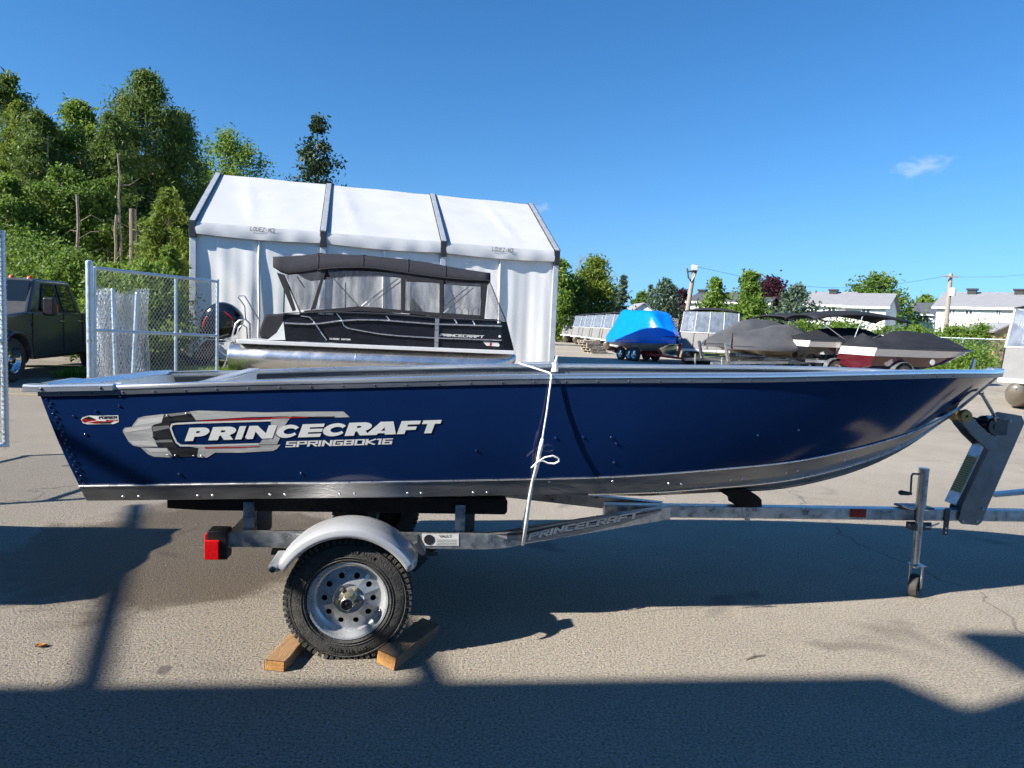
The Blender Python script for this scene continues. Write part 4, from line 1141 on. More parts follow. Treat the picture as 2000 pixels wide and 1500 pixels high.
mb.add([(p.x, p.y, 0) for p in pts] + [(p.x, p.y, HB - .06) for p in pts], [(0, 1, 5, 4), (1, 2, 6, 5), (2, 3, 7, 6), (3, 0, 4, 7)])
mb.build('wing_wall', SIDING, shop)
# unseen slab on stays above the wing's roof edge, placed to cast the corner shadow
hw_ = HB + .9
c = [shade_pt(x, y, hw_) for (x, y) in ((1870, 1236), (2300, 1250))]
c += [c[1] + nb * .44, c[0] + nb * .44]
mb = MB(); mb.add([(p.x, p.y, hw_) for p in c], [(0, 1, 2, 3)]); mb.build('shadow_slab', ROOFM, shop, solid=.08)
# unseen slab added further along the wing to darken the reflections in the bow
hc_ = HB + .6
g0_ = shade_pt(1990, 1180, hc_) + dirb * .9
cc = [g0_ + dirb * .0, g0_ + dirb * 9, g0_ + dirb * 9 + nb * 3.4, g0_ + nb * 3.4]
mb = MB(); mb.add([(p.x, p.y, hc_) for p in cc], [(0, 1, 2, 3)]); mb.build('hull_shade_slab', ROOFM, shop, solid=.15)
for k in (.7, .95):
    p = c[0].lerp(c[1], k); mb = MB(); mb.beam(p + nb * .3, Vector((p.x, p.y, HB)) + nb * 1.6, .06, .06); mb.build('slab_stay', DARKSTEEL, shop)
for k in (-9, -4.5):
    a = e1 + dirb * (k - 2); mb = MB(); mb.beam(a - nb * .03 + Vector((0, 0, 1.9 - HB)), a + dirb * 3.4 - nb * .03 + Vector((0, 0, 1.9 - HB)), .05, 3.6); d_ = mb.build('roller_door', WHITE_P, shop)
    for j in range(7):
        z_ = .25 + j * .5; mb = MB(); mb.beam(a - nb * .065 + Vector((0, 0, z_ - HB)), a + dirb * 3.4 - nb * .065 + Vector((0, 0, z_ - HB)), .02, .03); mb.build('door_rib', GALV, d_)
# two unseen beams from its wall, placed to cast bar shadows on ground and hull
for (pa, pb, z_) in (((205, 1230), (268, 985), 4.2), ((830, 1300), (757, 1160), 4.2)):
    a, b = shade_pt(*pa, z_), shade_pt(*pb, z_); d = (b - a).normalized()
    k = (e0 - a).dot(nb) / d.dot(nb)
    st_ = a + d * k
    mb = MB(); mb.beam(st_ - d * .2, b if z_ == 4.2 and pa[0] < 500 else b + d * 1.5, .055, .055); mb.build('shadow_beam', DARKSTEEL, shop)

# ------------------------------------------------------------------ white marquee
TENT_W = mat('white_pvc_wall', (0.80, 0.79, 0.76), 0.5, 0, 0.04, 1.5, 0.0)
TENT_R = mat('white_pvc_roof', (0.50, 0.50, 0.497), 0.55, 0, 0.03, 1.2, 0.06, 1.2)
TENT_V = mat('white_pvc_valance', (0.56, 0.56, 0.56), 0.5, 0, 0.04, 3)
TENT_AL = mat('marquee_aluminium', (0.62, 0.63, 0.64), 0.45, 0.6, 0.1, 6)
TENT_DK = mat('marquee_dark_joint', (0.03, 0.032, 0.04), 0.5, 0.2, 0.1, 6)
tp = at(378, 432, 21.3)
TY = math.radians(13.0)
FT = Frame((tp.x, tp.y, 0), TY)
tent = thing_at(FT, 'marquee_tent', 'large white three-bay marquee behind the black pontoon boat', 'tent')
xb = [0.0, FT.pix(632, 455, 0).x, FT.pix(866, 475, 0).x, FT.pix(1086, 492, 0).x]
EZ = FT.pix(378, 434, 0).z; EZ1 = FT.pix(1086, 492, 0).z
SP = 3.9
RZ = FT.pix(437, 341, SP).z; RZ1 = FT.pix(1045, 400, SP).z
TL = xb[-1]
def ez(x): return lerp(EZ, EZ1, x / TL)
def rz_(x): return lerp(RZ, RZ1, x / TL)
rt = random.Random(5)
def wrink(x, z, seed, top):
    """drape of a hanging curtain panel"""
    d = max(0, top - z)
    a = .030 * math.sin(x * 2.3 + seed + .2 * d + .5 * math.sin(x * 1.3 + seed)) + .012 * math.sin(x * 7.1 + seed * 2.3 - .3 * d) + .005 * math.sin(x * 17 + seed * 5)
    q = x * .92 + (z - 2.2) * .42 + .25 * math.sin(z * .9 + seed)
    diag = .050 * max(0, math.sin(q * 2.6 + seed * 3)) ** 3 * math.exp(-((z - 2.6) / 1.6) ** 2)
    return (a * min(1, .5 + d * .25) + diag) * .72
for k in range(3):
    for (xa, xc) in ((xb[k], (xb[k] + xb[k + 1]) / 2), ((xb[k] + xb[k + 1]) / 2, xb[k + 1])):
        mb = MB(); nx, nz = 46, 24; rows = []
        sd = rt.uniform(0, 6)
        for j in range(nz + 1):
            r = []
            for i in range(nx + 1):
                x = lerp(xa + .03, xc - .03, i / nx); topz = ez(x) - .18; z = lerp(0.02, topz, j / nz)
                e = min(1, min(i, nx - i) / 4)
                r.append((x, -.02 - wrink(x, z, sd, topz) * e, z))
            rows.append(r)
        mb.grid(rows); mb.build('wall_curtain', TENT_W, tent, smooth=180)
    # seam where two curtains meet
    xm = (xb[k] + xb[k + 1]) / 2
    mb = MB(); mb.tube([(xm, -.06, 0.02), (xm + .02, -.07, 1.5), (xm - .01, -.06, 3), (xm, -.05, ez(xm) - .2)], .035, 6); mb.build('curtain_seam', TENT_W, tent, smooth=60)
    # roof panel, valance
    mb = MB(); rows = []
    for i in range(25):
        x = lerp(xb[k] + .06, xb[k + 1] - .06, i / 24); r = []
        for j in range(13):
            t = j / 12; sag = -.03 * math.sin(math.pi * t) * (1 - (2 * i / 24 - 1) ** 4) + .008 * math.sin(x * 2.7 + 4 * t + k)
            fold = .035 * math.exp(-((i / 24 - (.35, .2, .6)[k] + .22 * (t - .5)) / .035) ** 2) * math.sin(math.pi * t)
            r.append((x, lerp(-.10, SP, t), lerp(ez(x), rz_(x), t) + sag + fold))
        rows.append(r)
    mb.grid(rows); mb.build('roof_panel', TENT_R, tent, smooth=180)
    mb = MB(); mb.grid([[(x, lerp(SP, 2 * SP + .1, t), lerp(rz_(x), ez(x), t)) for t in (0, .5, 1)] for x in (xb[k] + .06, xb[k + 1] - .06)]); mb.build('roof_panel', TENT_R, tent)
    mb = MB(); rows = []
    for i in range(41):
        x = lerp(xb[k] + .08, xb[k + 1] - .08, i / 40); sagz = -.05 * math.sin(math.pi * i / 40)
        rows.append([(x, -.11, ez(x) + .005), (x, -.17 - .008 * math.sin(x * 9 + k), ez(x) - .16 + sagz * .5), (x, -.15 - .02 * math.sin(x * 7 + 2 * k), ez(x) - .34 + sagz)])
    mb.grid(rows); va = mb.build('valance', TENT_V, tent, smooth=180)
    if k in (0, 2):
        vs, fs = strokes2d('LOUEZ-MOI', th=.95, gap=2.2)
        px0, px1, yy0, yy1 = ((488, 536, 450.5, 454.5) if k == 0 else (961, 1002, 490.5, 493.5))
        flat_decal('valance_lettering', TENT_DK, vs, fs, lambda u, v: FT.pix(lerp(px0, px1, u), lerp(yy0, yy1, u) - 8.2 * v, -.193) + Vector((.03 * v, 0, 0)), tent)
    mb = MB(); mb.grid([[(x, 2 * SP, 0.0), (x, 2 * SP, ez(x))] for x in (xb[k], xb[k + 1])]); mb.build('back_wall', TENT_W, tent)
for k, x in enumerate(xb):
    mb = MB(); w_ = .09
    mb.span((x - w_, -.10, 0), (x + w_, .06, ez(x) - .35)); mb.build('post', TENT_AL, tent, bevel=.01)
    mb = MB(); mb.span((x - .10, -.17, ez(x) - .46), (x + .10, .05, ez(x) + .02)); mb.build('eave_joint', TENT_DK, tent, bevel=.01)
    mb = MB(); mb.beam((x, -.16, ez(x) + .03), (x, SP, rz_(x) + .03), .17, .06); mb.build('rafter', TENT_AL, tent, bevel=.015)
    mb = MB(); mb.beam((x, SP, rz_(x) + .03), (x, 2 * SP + .16, ez(x) + .03), .17, .06); mb.build('rafter', TENT_AL, tent)
    for s_ in (-1, 1):
        mb = MB(); mb.beam((x + s_ * .095, -.16, ez(x) + .03), (x + s_ * .095, SP, rz_(x) + .03), .020, .05); mb.build('rafter_edge', TENT_DK, tent)
for x in (xb[0] - .02, xb[-1] + .02):
    mb = MB(); mb.add([(x, 0, 0), (x, 2 * SP, 0), (x, 2 * SP, ez(x)), (x, SP, rz_(x)), (x, 0, ez(x))], [(0, 1, 2, 3, 4)]); mb.build('gable_wall', TENT_W, tent)

# ------------------------------------------------------------------ black pontoon boat in front of the tent
P_BLACK = mat('black_gloss_panel', (0.010, 0.011, 0.016), 0.22, 0, 0.1, 3, coat=0.3)
P_TOON = mat('polished_pontoon_aluminium', (0.60, 0.60, 0.60), 0.26, 0.92, 0.05, 2, 0.02, 8)
P_DECK = mat('deck_edge_aluminium', (0.74, 0.745, 0.75), 0.35, 0.35, 0.03, 2)
FABRIC = mat('charcoal_canvas', (0.028, 0.028, 0.034), 0.9, 0, 0.18, 6, 0.10, 60, spec=.2)
FABRIC2 = mat('black_canvas', (0.010, 0.011, 0.015), 0.8, 0, 0.2, 9, 0.15, 200)
GREYFAB = mat('grey_canvas', (0.085, 0.085, 0.09), 0.85, 0, 0.12, 5, 0.2, 160)
VINYL = glassy('clear_vinyl', (0.11, 0.115, 0.13), 0.42, 0.06, 0.14)
SMOKE = glassy('smoked_vinyl', (0.05, 0.06, 0.08), 0.62, 0.08, 0.08)
TUBE_AL = mat('thin_aluminium_tube', (0.62, 0.63, 0.65), 0.3, 0.9, 0.05, 9)
pc = at(735, 680, 16.0)
FP = Frame((pc.x, pc.y, 0), math.radians(4.5))     # near side plane is y = 0
pont = thing_at(FP, 'pontoon_boat', 'black pontoon boat with charcoal enclosure in front of the white marquee', 'boat')
Pp = lambda x, y, t=0.0: FP.pix(x, y, t)
DZ = Pp(735, 678).z
BEAM = 2.5
xa, xz = Pp(462, 668).x, Pp(1006, 690).x
mb = MB(); mb.span((xa, -.02, DZ - .045), (xz, BEAM + .02, DZ + .045)); mb.build('deck', P_DECK, pont, bevel=.012)
TR = .32
for ty in (.30, BEAM - .30):
    zc = DZ - .05 - TR
    x0, x1 = Pp(446, 700, .05).x, Pp(930, 700, .05).x
    mb = MB(); prof = [(x0, .001), (x0, TR * .97), (x0 + .03, TR), (x1, TR)]
    for i in range(1, 9): a = i / 8 * math.pi / 2; prof.append((x1 + math.sin(a) * .95, max(.02, TR * math.cos(a) ** .8)))
    mb.lathe(prof, (0, ty, zc), (1, 0, 0), 40)
    for i in range(len(mb.v)):
        x, y, z = mb.v[i]
        if x > x1: mb.v[i] = (x, y, z + (x - x1) ** 2 * .26)
    t_ = mb.build('pontoon_tube', P_TOON, pont, smooth=40)
    mb = MB(); mb.lathe([(0, TR + .002), (.012, TR + .006), (.024, TR + .002)], (Pp(694, 700, .05).x, ty, zc), (1, 0, 0), 40); mb.build('tube_weld', P_TOON, t_, smooth=60)
    mb = MB(); mb.span((x0 + .5, ty - .16, 0.0), (x0 + .8, ty + .16, zc - TR + .03)); mb.span((x1 - .6, ty - .16, 0), (x1 - .3, ty + .16, zc - TR + .03)); mb.build('support_blocks', OLDWOOD, pont)
# fence panels
ft0 = 640; FZ0 = Pp(735, 618).z
def side_panel(name, pxs, m_, t, th=.03, parent=pont, far_too=False):
    pl = [Pp(x, y, 0) for (x, y) in pxs]
    mb = MB(); mb.prism([(p.x, p.z) for p in pl], t, t + th); return mb.build(name, m_, parent)
side_panel('fence_panel', [(552, 664), (553, 626), (600, 606), (700, 606), (851, 618), (851, 682), (700, 672)], P_BLACK, .03)
side_panel('fence_panel', [(855, 682), (855, 618), (982, 632), (984, 686), (975, 690)], P_BLACK, .03)
mb = MB(); a, b = Pp(553, 664), Pp(980, 688)
mb.span((a.x, BEAM - .06, DZ + .05), (b.x, BEAM - .03, Pp(735, 612).z)); mb.build('far_fence_panel', P_BLACK, pont)
mb = MB(); mb.span((b.x - .03, .06, DZ + .05), (b.x, BEAM - .07, Pp(980, 632).z)); mb.build('front_fence_panel', P_BLACK, pont)
def tube_px(name, pts, r, m_, t=-.005, n=6, parent=pont):
    mb = MB(); mb.tube([Pp(x, y, t) for (x, y) in pts], r, n); return mb.build(name, m_, parent, smooth=60)
tube_px('trim_rail', [(556, 631), (600, 633), (625, 632), (660, 627), (700, 624.5), (740, 625), (850, 633), (980, 637)], .022, TUBE_AL)
tube_px('trim_rail', [(658, 612), (666, 622), (672, 636), (680, 641), (700, 645), (740, 652), (780, 656), (850, 660), (980, 664.5)], .016, TUBE_AL)
tube_px('trim_rail', [(588, 617), (604, 619), (612, 626), (626, 647), (638, 664)], .016, TUBE_AL)
tube_px('trim_rail', [(700 + 55, 617), (762, 625)], .016, TUBE_AL)
tube_px('trim_rail', [(887, 623), (893, 631)], .016, TUBE_AL); tube_px('trim_rail', [(923, 626), (928, 634)], .016, TUBE_AL)
mb = MB(); a, b = Pp(850, 622), Pp(856, 676); mb.span((a.x, -.005, b.z - .05), (b.x, .035, a.z)); mb.build('gate_post', TUBE_AL, pont)
tube_px('top_rail', [(553, 612), (640, 609), (740, 612), (860, 621), (980, 627)], .014, DARKSTEEL)
for wd, (x0_, x1_, y0_, y1_, hh, m_) in (('PRINCECRAFT', (858, 944, 657, 660.5, 5.6, SILVER2_P)), ('VECTRA', (620, 650, 614, 615, 3.6, SILVER2_P)), ('CLASSIC EDITION', (643, 684, 663, 665, 3.2, WHITE_P))):
    vs, fs = strokes2d(wd, th=1.5)
    flat_decal('side_lettering', m_, vs, fs, lambda u, v: Pp(lerp(x0_, x1_, u) + v * hh * .35, lerp(y0_, y1_, u) - hh * v, .022), pont)
mb = MB(); p4_ = [Pp(x, y, .022) for (x, y) in ((943, 667), (973, 669), (976, 674), (974, 677), (950, 675))]; mb.add(p4_, [tuple(range(5))]); bd = mb.build('side_badge', SILVER2_P, pont)
mb = MB(); mb.add([Pp(x, y, .018) for (x, y) in ((957, 669), (961, 669), (960, 675), (956, 675))], [(0, 1, 2, 3)]); mb.build('badge_red', RED_P, bd)
mb = MB(); mb.lathe([(0, .03), (-.01, .03), (-.012, .001)], Pp(976, 657, .03), (0, 1, 0), 12); mb.build('docking_light', SILVER2_P, pont)
# canopy
def rowsurf(name, curves, m_, parent=pont, smooth=180, solid=.012):
    mb = MB(); mb.grid(curves); return mb.build(name, m_, parent, smooth=smooth, solid=solid)
top_px = [(531, 502), (560, 501), (600, 498.5), (622, 495.5), (660, 496.5), (706, 499), (740, 502), (782, 506), (803, 509), (840, 514), (873, 521), (910, 527), (955, 534)]
low_px = [(531, 520), (545, 530), (560, 537), (600, 533), (632, 527), (660, 525), (706, 524), (742, 527), (782, 533), (803, 536), (840, 541), (873, 545), (910, 548), (955, 550)]
cur = []
for i in range(30):
    x = lerp(533, 958, i / 29)
    a = Pp(x, interp(x, [p[0] for p in low_px], [p[1] for p in low_px]), .0); b = Pp(x, interp(x, [p[0] for p in top_px], [p[1] for p in top_px]), .35)
    z1 = b.z + .02
    row = [(a.x, .02, a.z - .0), (a.x, .0, a.z + .05), (a.x, .06, lerp(a.z, b.z, .55)), (b.x, .35, b.z), (b.x, .8, z1 + .02), (b.x, BEAM / 2, z1 + .04), (b.x, BEAM - .8, z1 + .02), (b.x, BEAM - .35, b.z), (a.x, BEAM - .06, lerp(a.z, b.z, .55)), (a.x, BEAM - .02, a.z)]
    cur.append([Vector(p) for p in row])
rowsurf('canopy_roof', cur, FABRIC, smooth=70)
for i_ in (0, 29): mb = MB(); mb.add(cur[i_], [tuple(range(len(cur[i_])))]); mb.build('canopy_end', FABRIC, pont)
for px_ in (622, 706, 800, 873):
    i = int(round((px_ - 533) / 425 * 29)); mb = MB(); mb.tube([Vector(p) + Vector((0, 0, .006)) for p in cur[i]], .018, 5); mb.build('canopy_seam', FABRIC2, pont, smooth=60)
mb = MB(); mb.tube([Vector(r[1]) + Vector((0, -.008, -.03)) for r in cur[6:]], .02, 5); mb.build('canopy_hem', FABRIC2, pont, smooth=60)
# side enclosure: dark bands and clear panes
def encl(name, pxs, m_, t=.012, th=.008):
    return side_panel(name, pxs, m_, t, th)
encl('window_frame', [(632, 527), (637, 526), (616, 604), (606, 606)], FABRIC2)
encl('window_frame', [(783, 533), (793, 534), (791, 612), (783, 611)], FABRIC2)
encl('window_frame', [(858, 543), (866, 545), (866, 619), (859, 618)], FABRIC2)
encl('window_frame', [(941, 549), (953, 550), (946, 625), (937, 624)], FABRIC2)
encl('window_header', [(638, 526), (783, 533), (783, 541), (645, 541)], SMOKE)
encl('window_header', [(793, 534), (858, 543), (858, 553), (793, 550)], FABRIC2)
encl('window_header', [(866, 545), (941, 549), (940, 553), (870, 551)], FABRIC)
encl('window_skirt', [(592, 607), (700, 598), (783, 605), (783, 612), (700, 607), (600, 612)], FABRIC2)
encl('window_skirt', [(791, 606), (859, 611), (859, 619), (791, 612)], FABRIC2)
encl('window_skirt', [(866, 611), (937, 616), (946, 626), (866, 620)], FABRIC2)
encl('clear_pane', [(645, 541), (783, 541), (783, 605), (700, 598), (622, 603), (637, 541)], VINYL, .016, .004)
encl('clear_pane', [(793, 550), (858, 553), (859, 611), (791, 606)], VINYL, .016, .004)
encl('clear_pane', [(870, 551), (940, 553), (937, 616), (866, 611)], VINYL, .016, .004)
encl('rear_flap', [(540, 532), (556, 537), (578, 606), (571, 608)], FABRIC2, .02, .006)
encl('clear_pane', [(558, 537), (632, 528), (606, 604), (582, 606)], VINYL, .018, .004)
# inner faces of the far side for what shows through the panes
mb = MB()
for px_ in (640, 788, 862, 946):
    p = Pp(px_, 540); q = Pp(px_, 612); mb = MB(); mb.beam((p.x, BEAM - .02, p.z), (q.x, BEAM - .02, q.z), .05, .02); mb.build('far_frame', FABRIC2, pont)
# canopy struts
for (pa, pb) in (((643, 534), (708, 607)), ((706, 598), (778, 544)), ((712, 602), (783, 550)), ((866, 600), (915, 560)), ((866, 612), (925, 562)), ((875, 556), (890, 588)), ((660, 545), (690, 532))):
    a, b = Pp(*pa, .35), Pp(*pb, .35); mb = MB(); mb.tube([a, b], .014, 6); mb.build('canopy_strut', TUBE_AL, pont)
for (pa, pb, t_) in (((556, 540), (592, 622), .10), ((556, 540), (554, 610), .15), ((580, 540), (595, 562), .5)):
    a, b = Pp(*pa, t_), Pp(*pb, t_); mb = MB(); mb.tube([a, b], .016, 6); mb.build('rear_strut', FABRIC2, pont)
# front sloped clear sheet and dark nose
a, b, c_, d_ = Pp(957, 551), Pp(985, 628), Pp(1004, 681), Pp(958, 536, .3)
mb = MB(); mb.add([(a.x, .05, a.z), (b.x + .05, .10, b.z), (b.x + .05, BEAM - .1, b.z), (a.x, BEAM - .05, a.z)], [(0, 1, 2, 3)]); mb.build('clear_pane', VINYL, pont)
mb = MB(); mb.add([(a.x - .03, .03, a.z), (Pp(948, 620).x, .03, Pp(948, 620).z), (b.x + .02, .04, b.z), (b.x + .05, .10, b.z)], [(0, 1, 2, 3)]); mb.build('clear_pane', VINYL, pont)
mb = MB(); e = Pp(981, 630); f_ = Pp(980, 684)
mb.add([(e.x, .02, e.z), (b.x + .05, .10, b.z), (c_.x, .16, DZ + .05), (f_.x, .02, DZ + .05), (b.x + .05, BEAM - .1, b.z), (c_.x, BEAM - .16, DZ + .05)], [(0, 1, 2, 3), (1, 4, 5, 2)]); mb.build('nose_cover', FABRIC2, pont)
mb = MB(); mb.tube([(a.x, .05, a.z), (b.x + .05, .10, b.z), (c_.x, .16, DZ + .06)], .012, 5); mb.build('nose_seam', FABRIC2, pont)
# seats and console seen through the panes
for (px_, w_, h_) in ((700, .5, .42), (735, .3, .3)):
    p = Pp(px_, 600, .9); mb = MB(); mb.span((p.x - w_ / 2, .7, DZ + .05), (p.x + w_ / 2, 1.3, p.z)); mb.build('seat', GREYFAB, pont, bevel=.08, segs=3)
p = Pp(815, 590, 1.2); mb = MB(); mb.prism([(p.x - .15, DZ + .05), (p.x - .15, p.z - .05), (p.x - .1, p.z + .1), (p.x + .35, p.z - .45), (p.x + .35, DZ + .05)], .9, 1.6); mb.build('helm_console', P_BLACK, pont)
for px_ in (893, 907, 928):
    p = Pp(px_, 612, 1.0); mb = MB(); mb.tube([(p.x - .06, 1, p.z - .1), (p.x - .05, 1, p.z + .1), (p.x + .02, 1, p.z + .15), (p.x + .09, 1, p.z + .1), (p.x + .1, 1, p.z - .1)], .008, 5); mb.build('seat_rail', DARKSTEEL, pont, smooth=60)
# rear canvas over the stern seat
mb = MB(); pl = [Pp(x, y, 0) for (x, y) in ((516, 614), (556, 612), (556, 664), (508, 662), (503, 650), (510, 630))]
mb.prism([(p.x, p.z) for p in pl], .04, 1.9); mb.build('stern_cover', FABRIC, pont, bevel=.05)
mb = MB(); pl = [Pp(x, y, 0) for (x, y) in ((553, 628), (557, 664), (520, 665), (540, 650))]; mb.prism([(p.x, p.z) for p in pl], .02, .035); mb.build('cream_cushion', INNER, pont)
# stern ladder and grab rails
tube_px('ladder_rail', [(437, 718), (447, 690), (455, 650), (460, 632), (468, 625), (480, 624), (488, 632), (488, 662)], .02, TUBE_AL, .3)
tube_px('ladder_rail', [(444, 718), (452, 690), (462, 655), (466, 640), (474, 634), (482, 640), (483, 662)], .016, TUBE_AL, .55)
for yy in (690, 704, 714): tube_px('ladder_rung', [(interp(yy, [690, 718], [447, 437]), yy), (interp(yy, [690, 718], [452, 444]), yy)], .012, TUBE_AL, .4)
tube_px('grab_rail', [(466, 578), (478, 578), (508, 628)], .014, TUBE_AL, 1.1); tube_px('grab_rail', [(465, 580), (478, 598), (480, 624)], .014, TUBE_AL, 1.3)
tube_px('grab_rail', [(489, 595), (495, 612), (496, 625)], .012, TUBE_AL, 1.3)
# outboard motor
MOT = mat('outboard_black_gloss', (0.008, 0.008, 0.010), 0.12, 0, 0.1, 4, coat=0.8)
mx_ = 1.25
cowl_px = [(391, 655), (392, 636), (397, 615), (404, 602), (415, 594), (432, 588), (446, 590), (460, 598), (472, 610), (478, 622), (472, 640), (462, 655), (440, 664), (410, 664)]
cw = [Pp(x, y, mx_) for (x, y) in cowl_px]; cxm = sum(p.x for p in cw) / len(cw); czm = sum(p.z for p in cw) / len(cw)
mb = MB(); rows = []
for (t, k) in ((-.30, .45), (-.27, .78), (-.17, .96), (0, 1), (.17, .96), (.27, .78), (.30, .45)):
    r = [Vector((cxm + (p.x - cxm) * k, mx_ + t, czm + (p.z - czm) * k)) for p in cw]; rows.append(r + [r[0]])
mb.grid(rows); mb.add(rows[0][:-1], [tuple(range(len(cw)))]); mb.add(rows[-1][:-1], [tuple(range(len(cw)))])
cowl = mb.build('motor_cowl', MOT, pont, smooth=180, subsurf=1)
mb = MB(); mb.tube([Pp(x, y, mx_ - .235) + Vector((0, -.03, 0)) for (x, y) in ((396, 646), (398, 634), (404, 620), (412, 612), (422, 607))], [.012, .02, .025, .016, .006], 6); mb.build('cowl_red_trim', RED_P, cowl, smooth=60)
mb = MB(); mb.tube([Pp(x, y, mx_ - .28) + Vector((0, -.02, 0)) for (x, y) in ((438, 608), (448, 615), (456, 624))], [.006, .02, .012], 6); mb.build('cowl_red_badge', RED_P, cowl, smooth=60)
leg = [Pp(x, y, mx_) for (x, y) in ((405, 664), (440, 664), (425, 690), (395, 722), (372, 745), (345, 745), (380, 690))]
mb = MB(); mb.prism([(p.x, p.z) for p in leg], mx_ - .11, mx_ + .11); mb.build('motor_leg', MOT, pont, bevel=.03)
fin = [Pp(x, y, mx_) for (x, y) in ((352, 694), (365, 690), (398, 708), (392, 722))]; mb = MB(); mb.prism([(p.x, p.z) for p in fin], mx_ - .18, mx_ + .18); mb.build('motor_cavitation_plate', BLACKP, pont)
mb = MB(); q = [Pp(x, y, mx_) for (x, y) in ((430, 668), (458, 668), (458, 706), (442, 700))]; mb.prism([(p.x, p.z) for p in q], mx_ - .3, mx_ + .3); mb.build('motor_pod', P_DECK, pont)
# ------------------------------------------------------------------ chain-link gates and fences
WIRE = mat('galvanised_wire', (0.50, 0.54, 0.58), 0.4, 0.7, 0.1, 30)
def chainlink(L, z0, z1, pitch=.060, r=.0022):
    """two families of straight diagonal wires clipped to the panel; local x along, z up"""
    mb = MB(); Hh = z1 - z0; step = pitch * math.sqrt(2)
    for sgn in (1, -1):
        c = -Hh if sgn > 0 else 0.0
        end = L if sgn > 0 else L + Hh
        while c < end:
            if sgn > 0: xa, xb_ = max(0, c), min(L, c + Hh); za, zb = z0 + (xa - c), z0 + (xb_ - c)
            else: xa, xb_ = max(0, c - Hh), min(L, c); za, zb = z0 + (c - xa), z0 + (c - xb_)
            if xb_ - xa > .02: mb.tube([(xa, .003 * sgn, za), (xb_, .003 * sgn, zb)], r, 3, caps=False)
            c += step
    return mb
def fence_frame(p0, p1):
    d = p1 - p0; return Frame((p0.x, p0.y, 0), math.atan2(d.y, d.x)), math.hypot(d.x, d.y)
# open gate leaf left of the tent
p0, p1 = at(184, 522, 9.4), at(425, 549, 12.3)
FG, LG = fence_frame(p0, p1)
gate = thing_at(FG, 'chain_link_gate', 'open galvanised chain-link gate leaf standing beside the tall round post', 'gate')
za, zb = p0.z, p1.z
mb = MB(); mb.tube([(-.10, -.02, 0), (-.115, -.02, za + .05)], .045, 12); mb.lathe([(0, .047), (.02, .044), (.035, .02), (.037, .001)], (-.115, -.02, za + .05), (0, 0, 1), 12); mb.build('hinge_post', GALV2, gate, smooth=40)
mb = MB(); mb.tube([(0, 0, .12), (0, 0, za)], .024, 10); mb.build('gate_upright', GALV2, gate, smooth=40)
xm = LG * .60
mb = MB(); mb.tube([(xm, 0, .10), (xm, 0, lerp(za, zb, .6))], .022, 10); mb.build('gate_upright', GALV2, gate, smooth=40)
mb = MB(); mb.tube([(LG, 0, .08), (LG, 0, zb + .03)], .026, 10); mb.build('gate_upright', GALV2, gate, smooth=40)
mb = MB(); mb.tube([(0, 0, za - .01), (LG, 0, zb - .01)], .024, 8); mb.build('top_rail', GALV2, gate, smooth=40)
zm0, zm1 = at(184, 645, 9.4).z, at(425, 656, 12.3).z
mb = MB(); mb.tube([(0, 0, zm0), (LG, 0, zm1)], .022, 8); mb.build('middle_rail', GALV2, gate, smooth=40)
mb = MB(); mb.tube([(0, 0, .12), (LG, 0, .10)], .022, 8); mb.build('bottom_rail', GALV2, gate, smooth=40)
mb = chainlink(LG, .12, za - .02)
mb.v = [(x, y + .02, .12 + (z - .12) * (lerp(za, zb, x / LG) - .12) / (za - .12)) for (x, y, z) in mb.v]
mb.build('wire_mesh', WIRE, gate, kind='stuff')
for z_ in (.5, 1.0, 1.6):
    mb = MB(); mb.lathe([(-.02, .05), (.02, .05)], (-.105, -.02, z_), (0, 0, 1), 12); mb.span((-.06, -.03, z_ - .015), (.02, -.01, z_ + .015)); mb.build('hinge_band', GALV, gate)
# rolled-up spare mesh and two loose posts leaning behind the gate
rc_ = at(236, 650, 12.4)
roll = thing('chain_link_roll', 'crumpled roll of spare chain-link mesh standing behind the open gate', 'wire mesh', (rc_.x, rc_.y, 0))
ztop = at(236, 568, 12.4).z
rr_ = random.Random(3)
for j, (R_, hs) in enumerate(((.42, 1.0), (.36, .97), (.30, .98), (.22, .93))):
    mb = MB(); n = 44
    for s_ in (1, -1):
        for k in range(n):
            pts = []
            for i in range(9):
                t = i / 8; a = 2 * math.pi * k / n + s_ * t * 1.55
                w_ = 1 + .07 * math.sin(3 * a + j) + .05 * math.sin(7 * t + j * 2)
                zz_ = t * ztop * hs * (1 + .03 * math.sin(2 * a + j))
                pts.append((R_ * w_ * math.cos(a) * 1.05, R_ * w_ * math.sin(a) * .7, .02 + zz_))
            mb.tube(pts, .0026, 3, caps=False)
    mb.build('wire_layer', WIRE, roll, kind='stuff')
for (xa_, ya_, xb2, yb2, lab) in ((227, 738, 215, 566, 'short steel post leaning on the mesh roll, nearer the tall post'), (258, 735, 263, 573, 'short steel post leaning on the mesh roll, nearer the marquee')):
    a = at(xa_, ya_, 11.8); b = at(xb2, yb2, 11.8)
    g = ground(xa_, ya_); po = thing('loose_post', lab, 'post', (a.x, 11.8, 0), 0, 'loose posts on the mesh roll')
    mb = MB(); mb.tube([(0, 0, 0), (b.x - a.x, .08, b.z)], .034, 10); mb.lathe([(0, .036), (.02, .03), (.03, .001)], (b.x - a.x, .08, b.z), (0, 0, 1), 10); mb.build('post_tube', GALV2, po, smooth=40)
    mb = MB(); mb.lathe([(-.02, .04), (.02, .04)], ((b.x - a.x) * .5, .04, b.z * .5), (0, 0, 1), 10); mb.build('post_band', GALV, po)
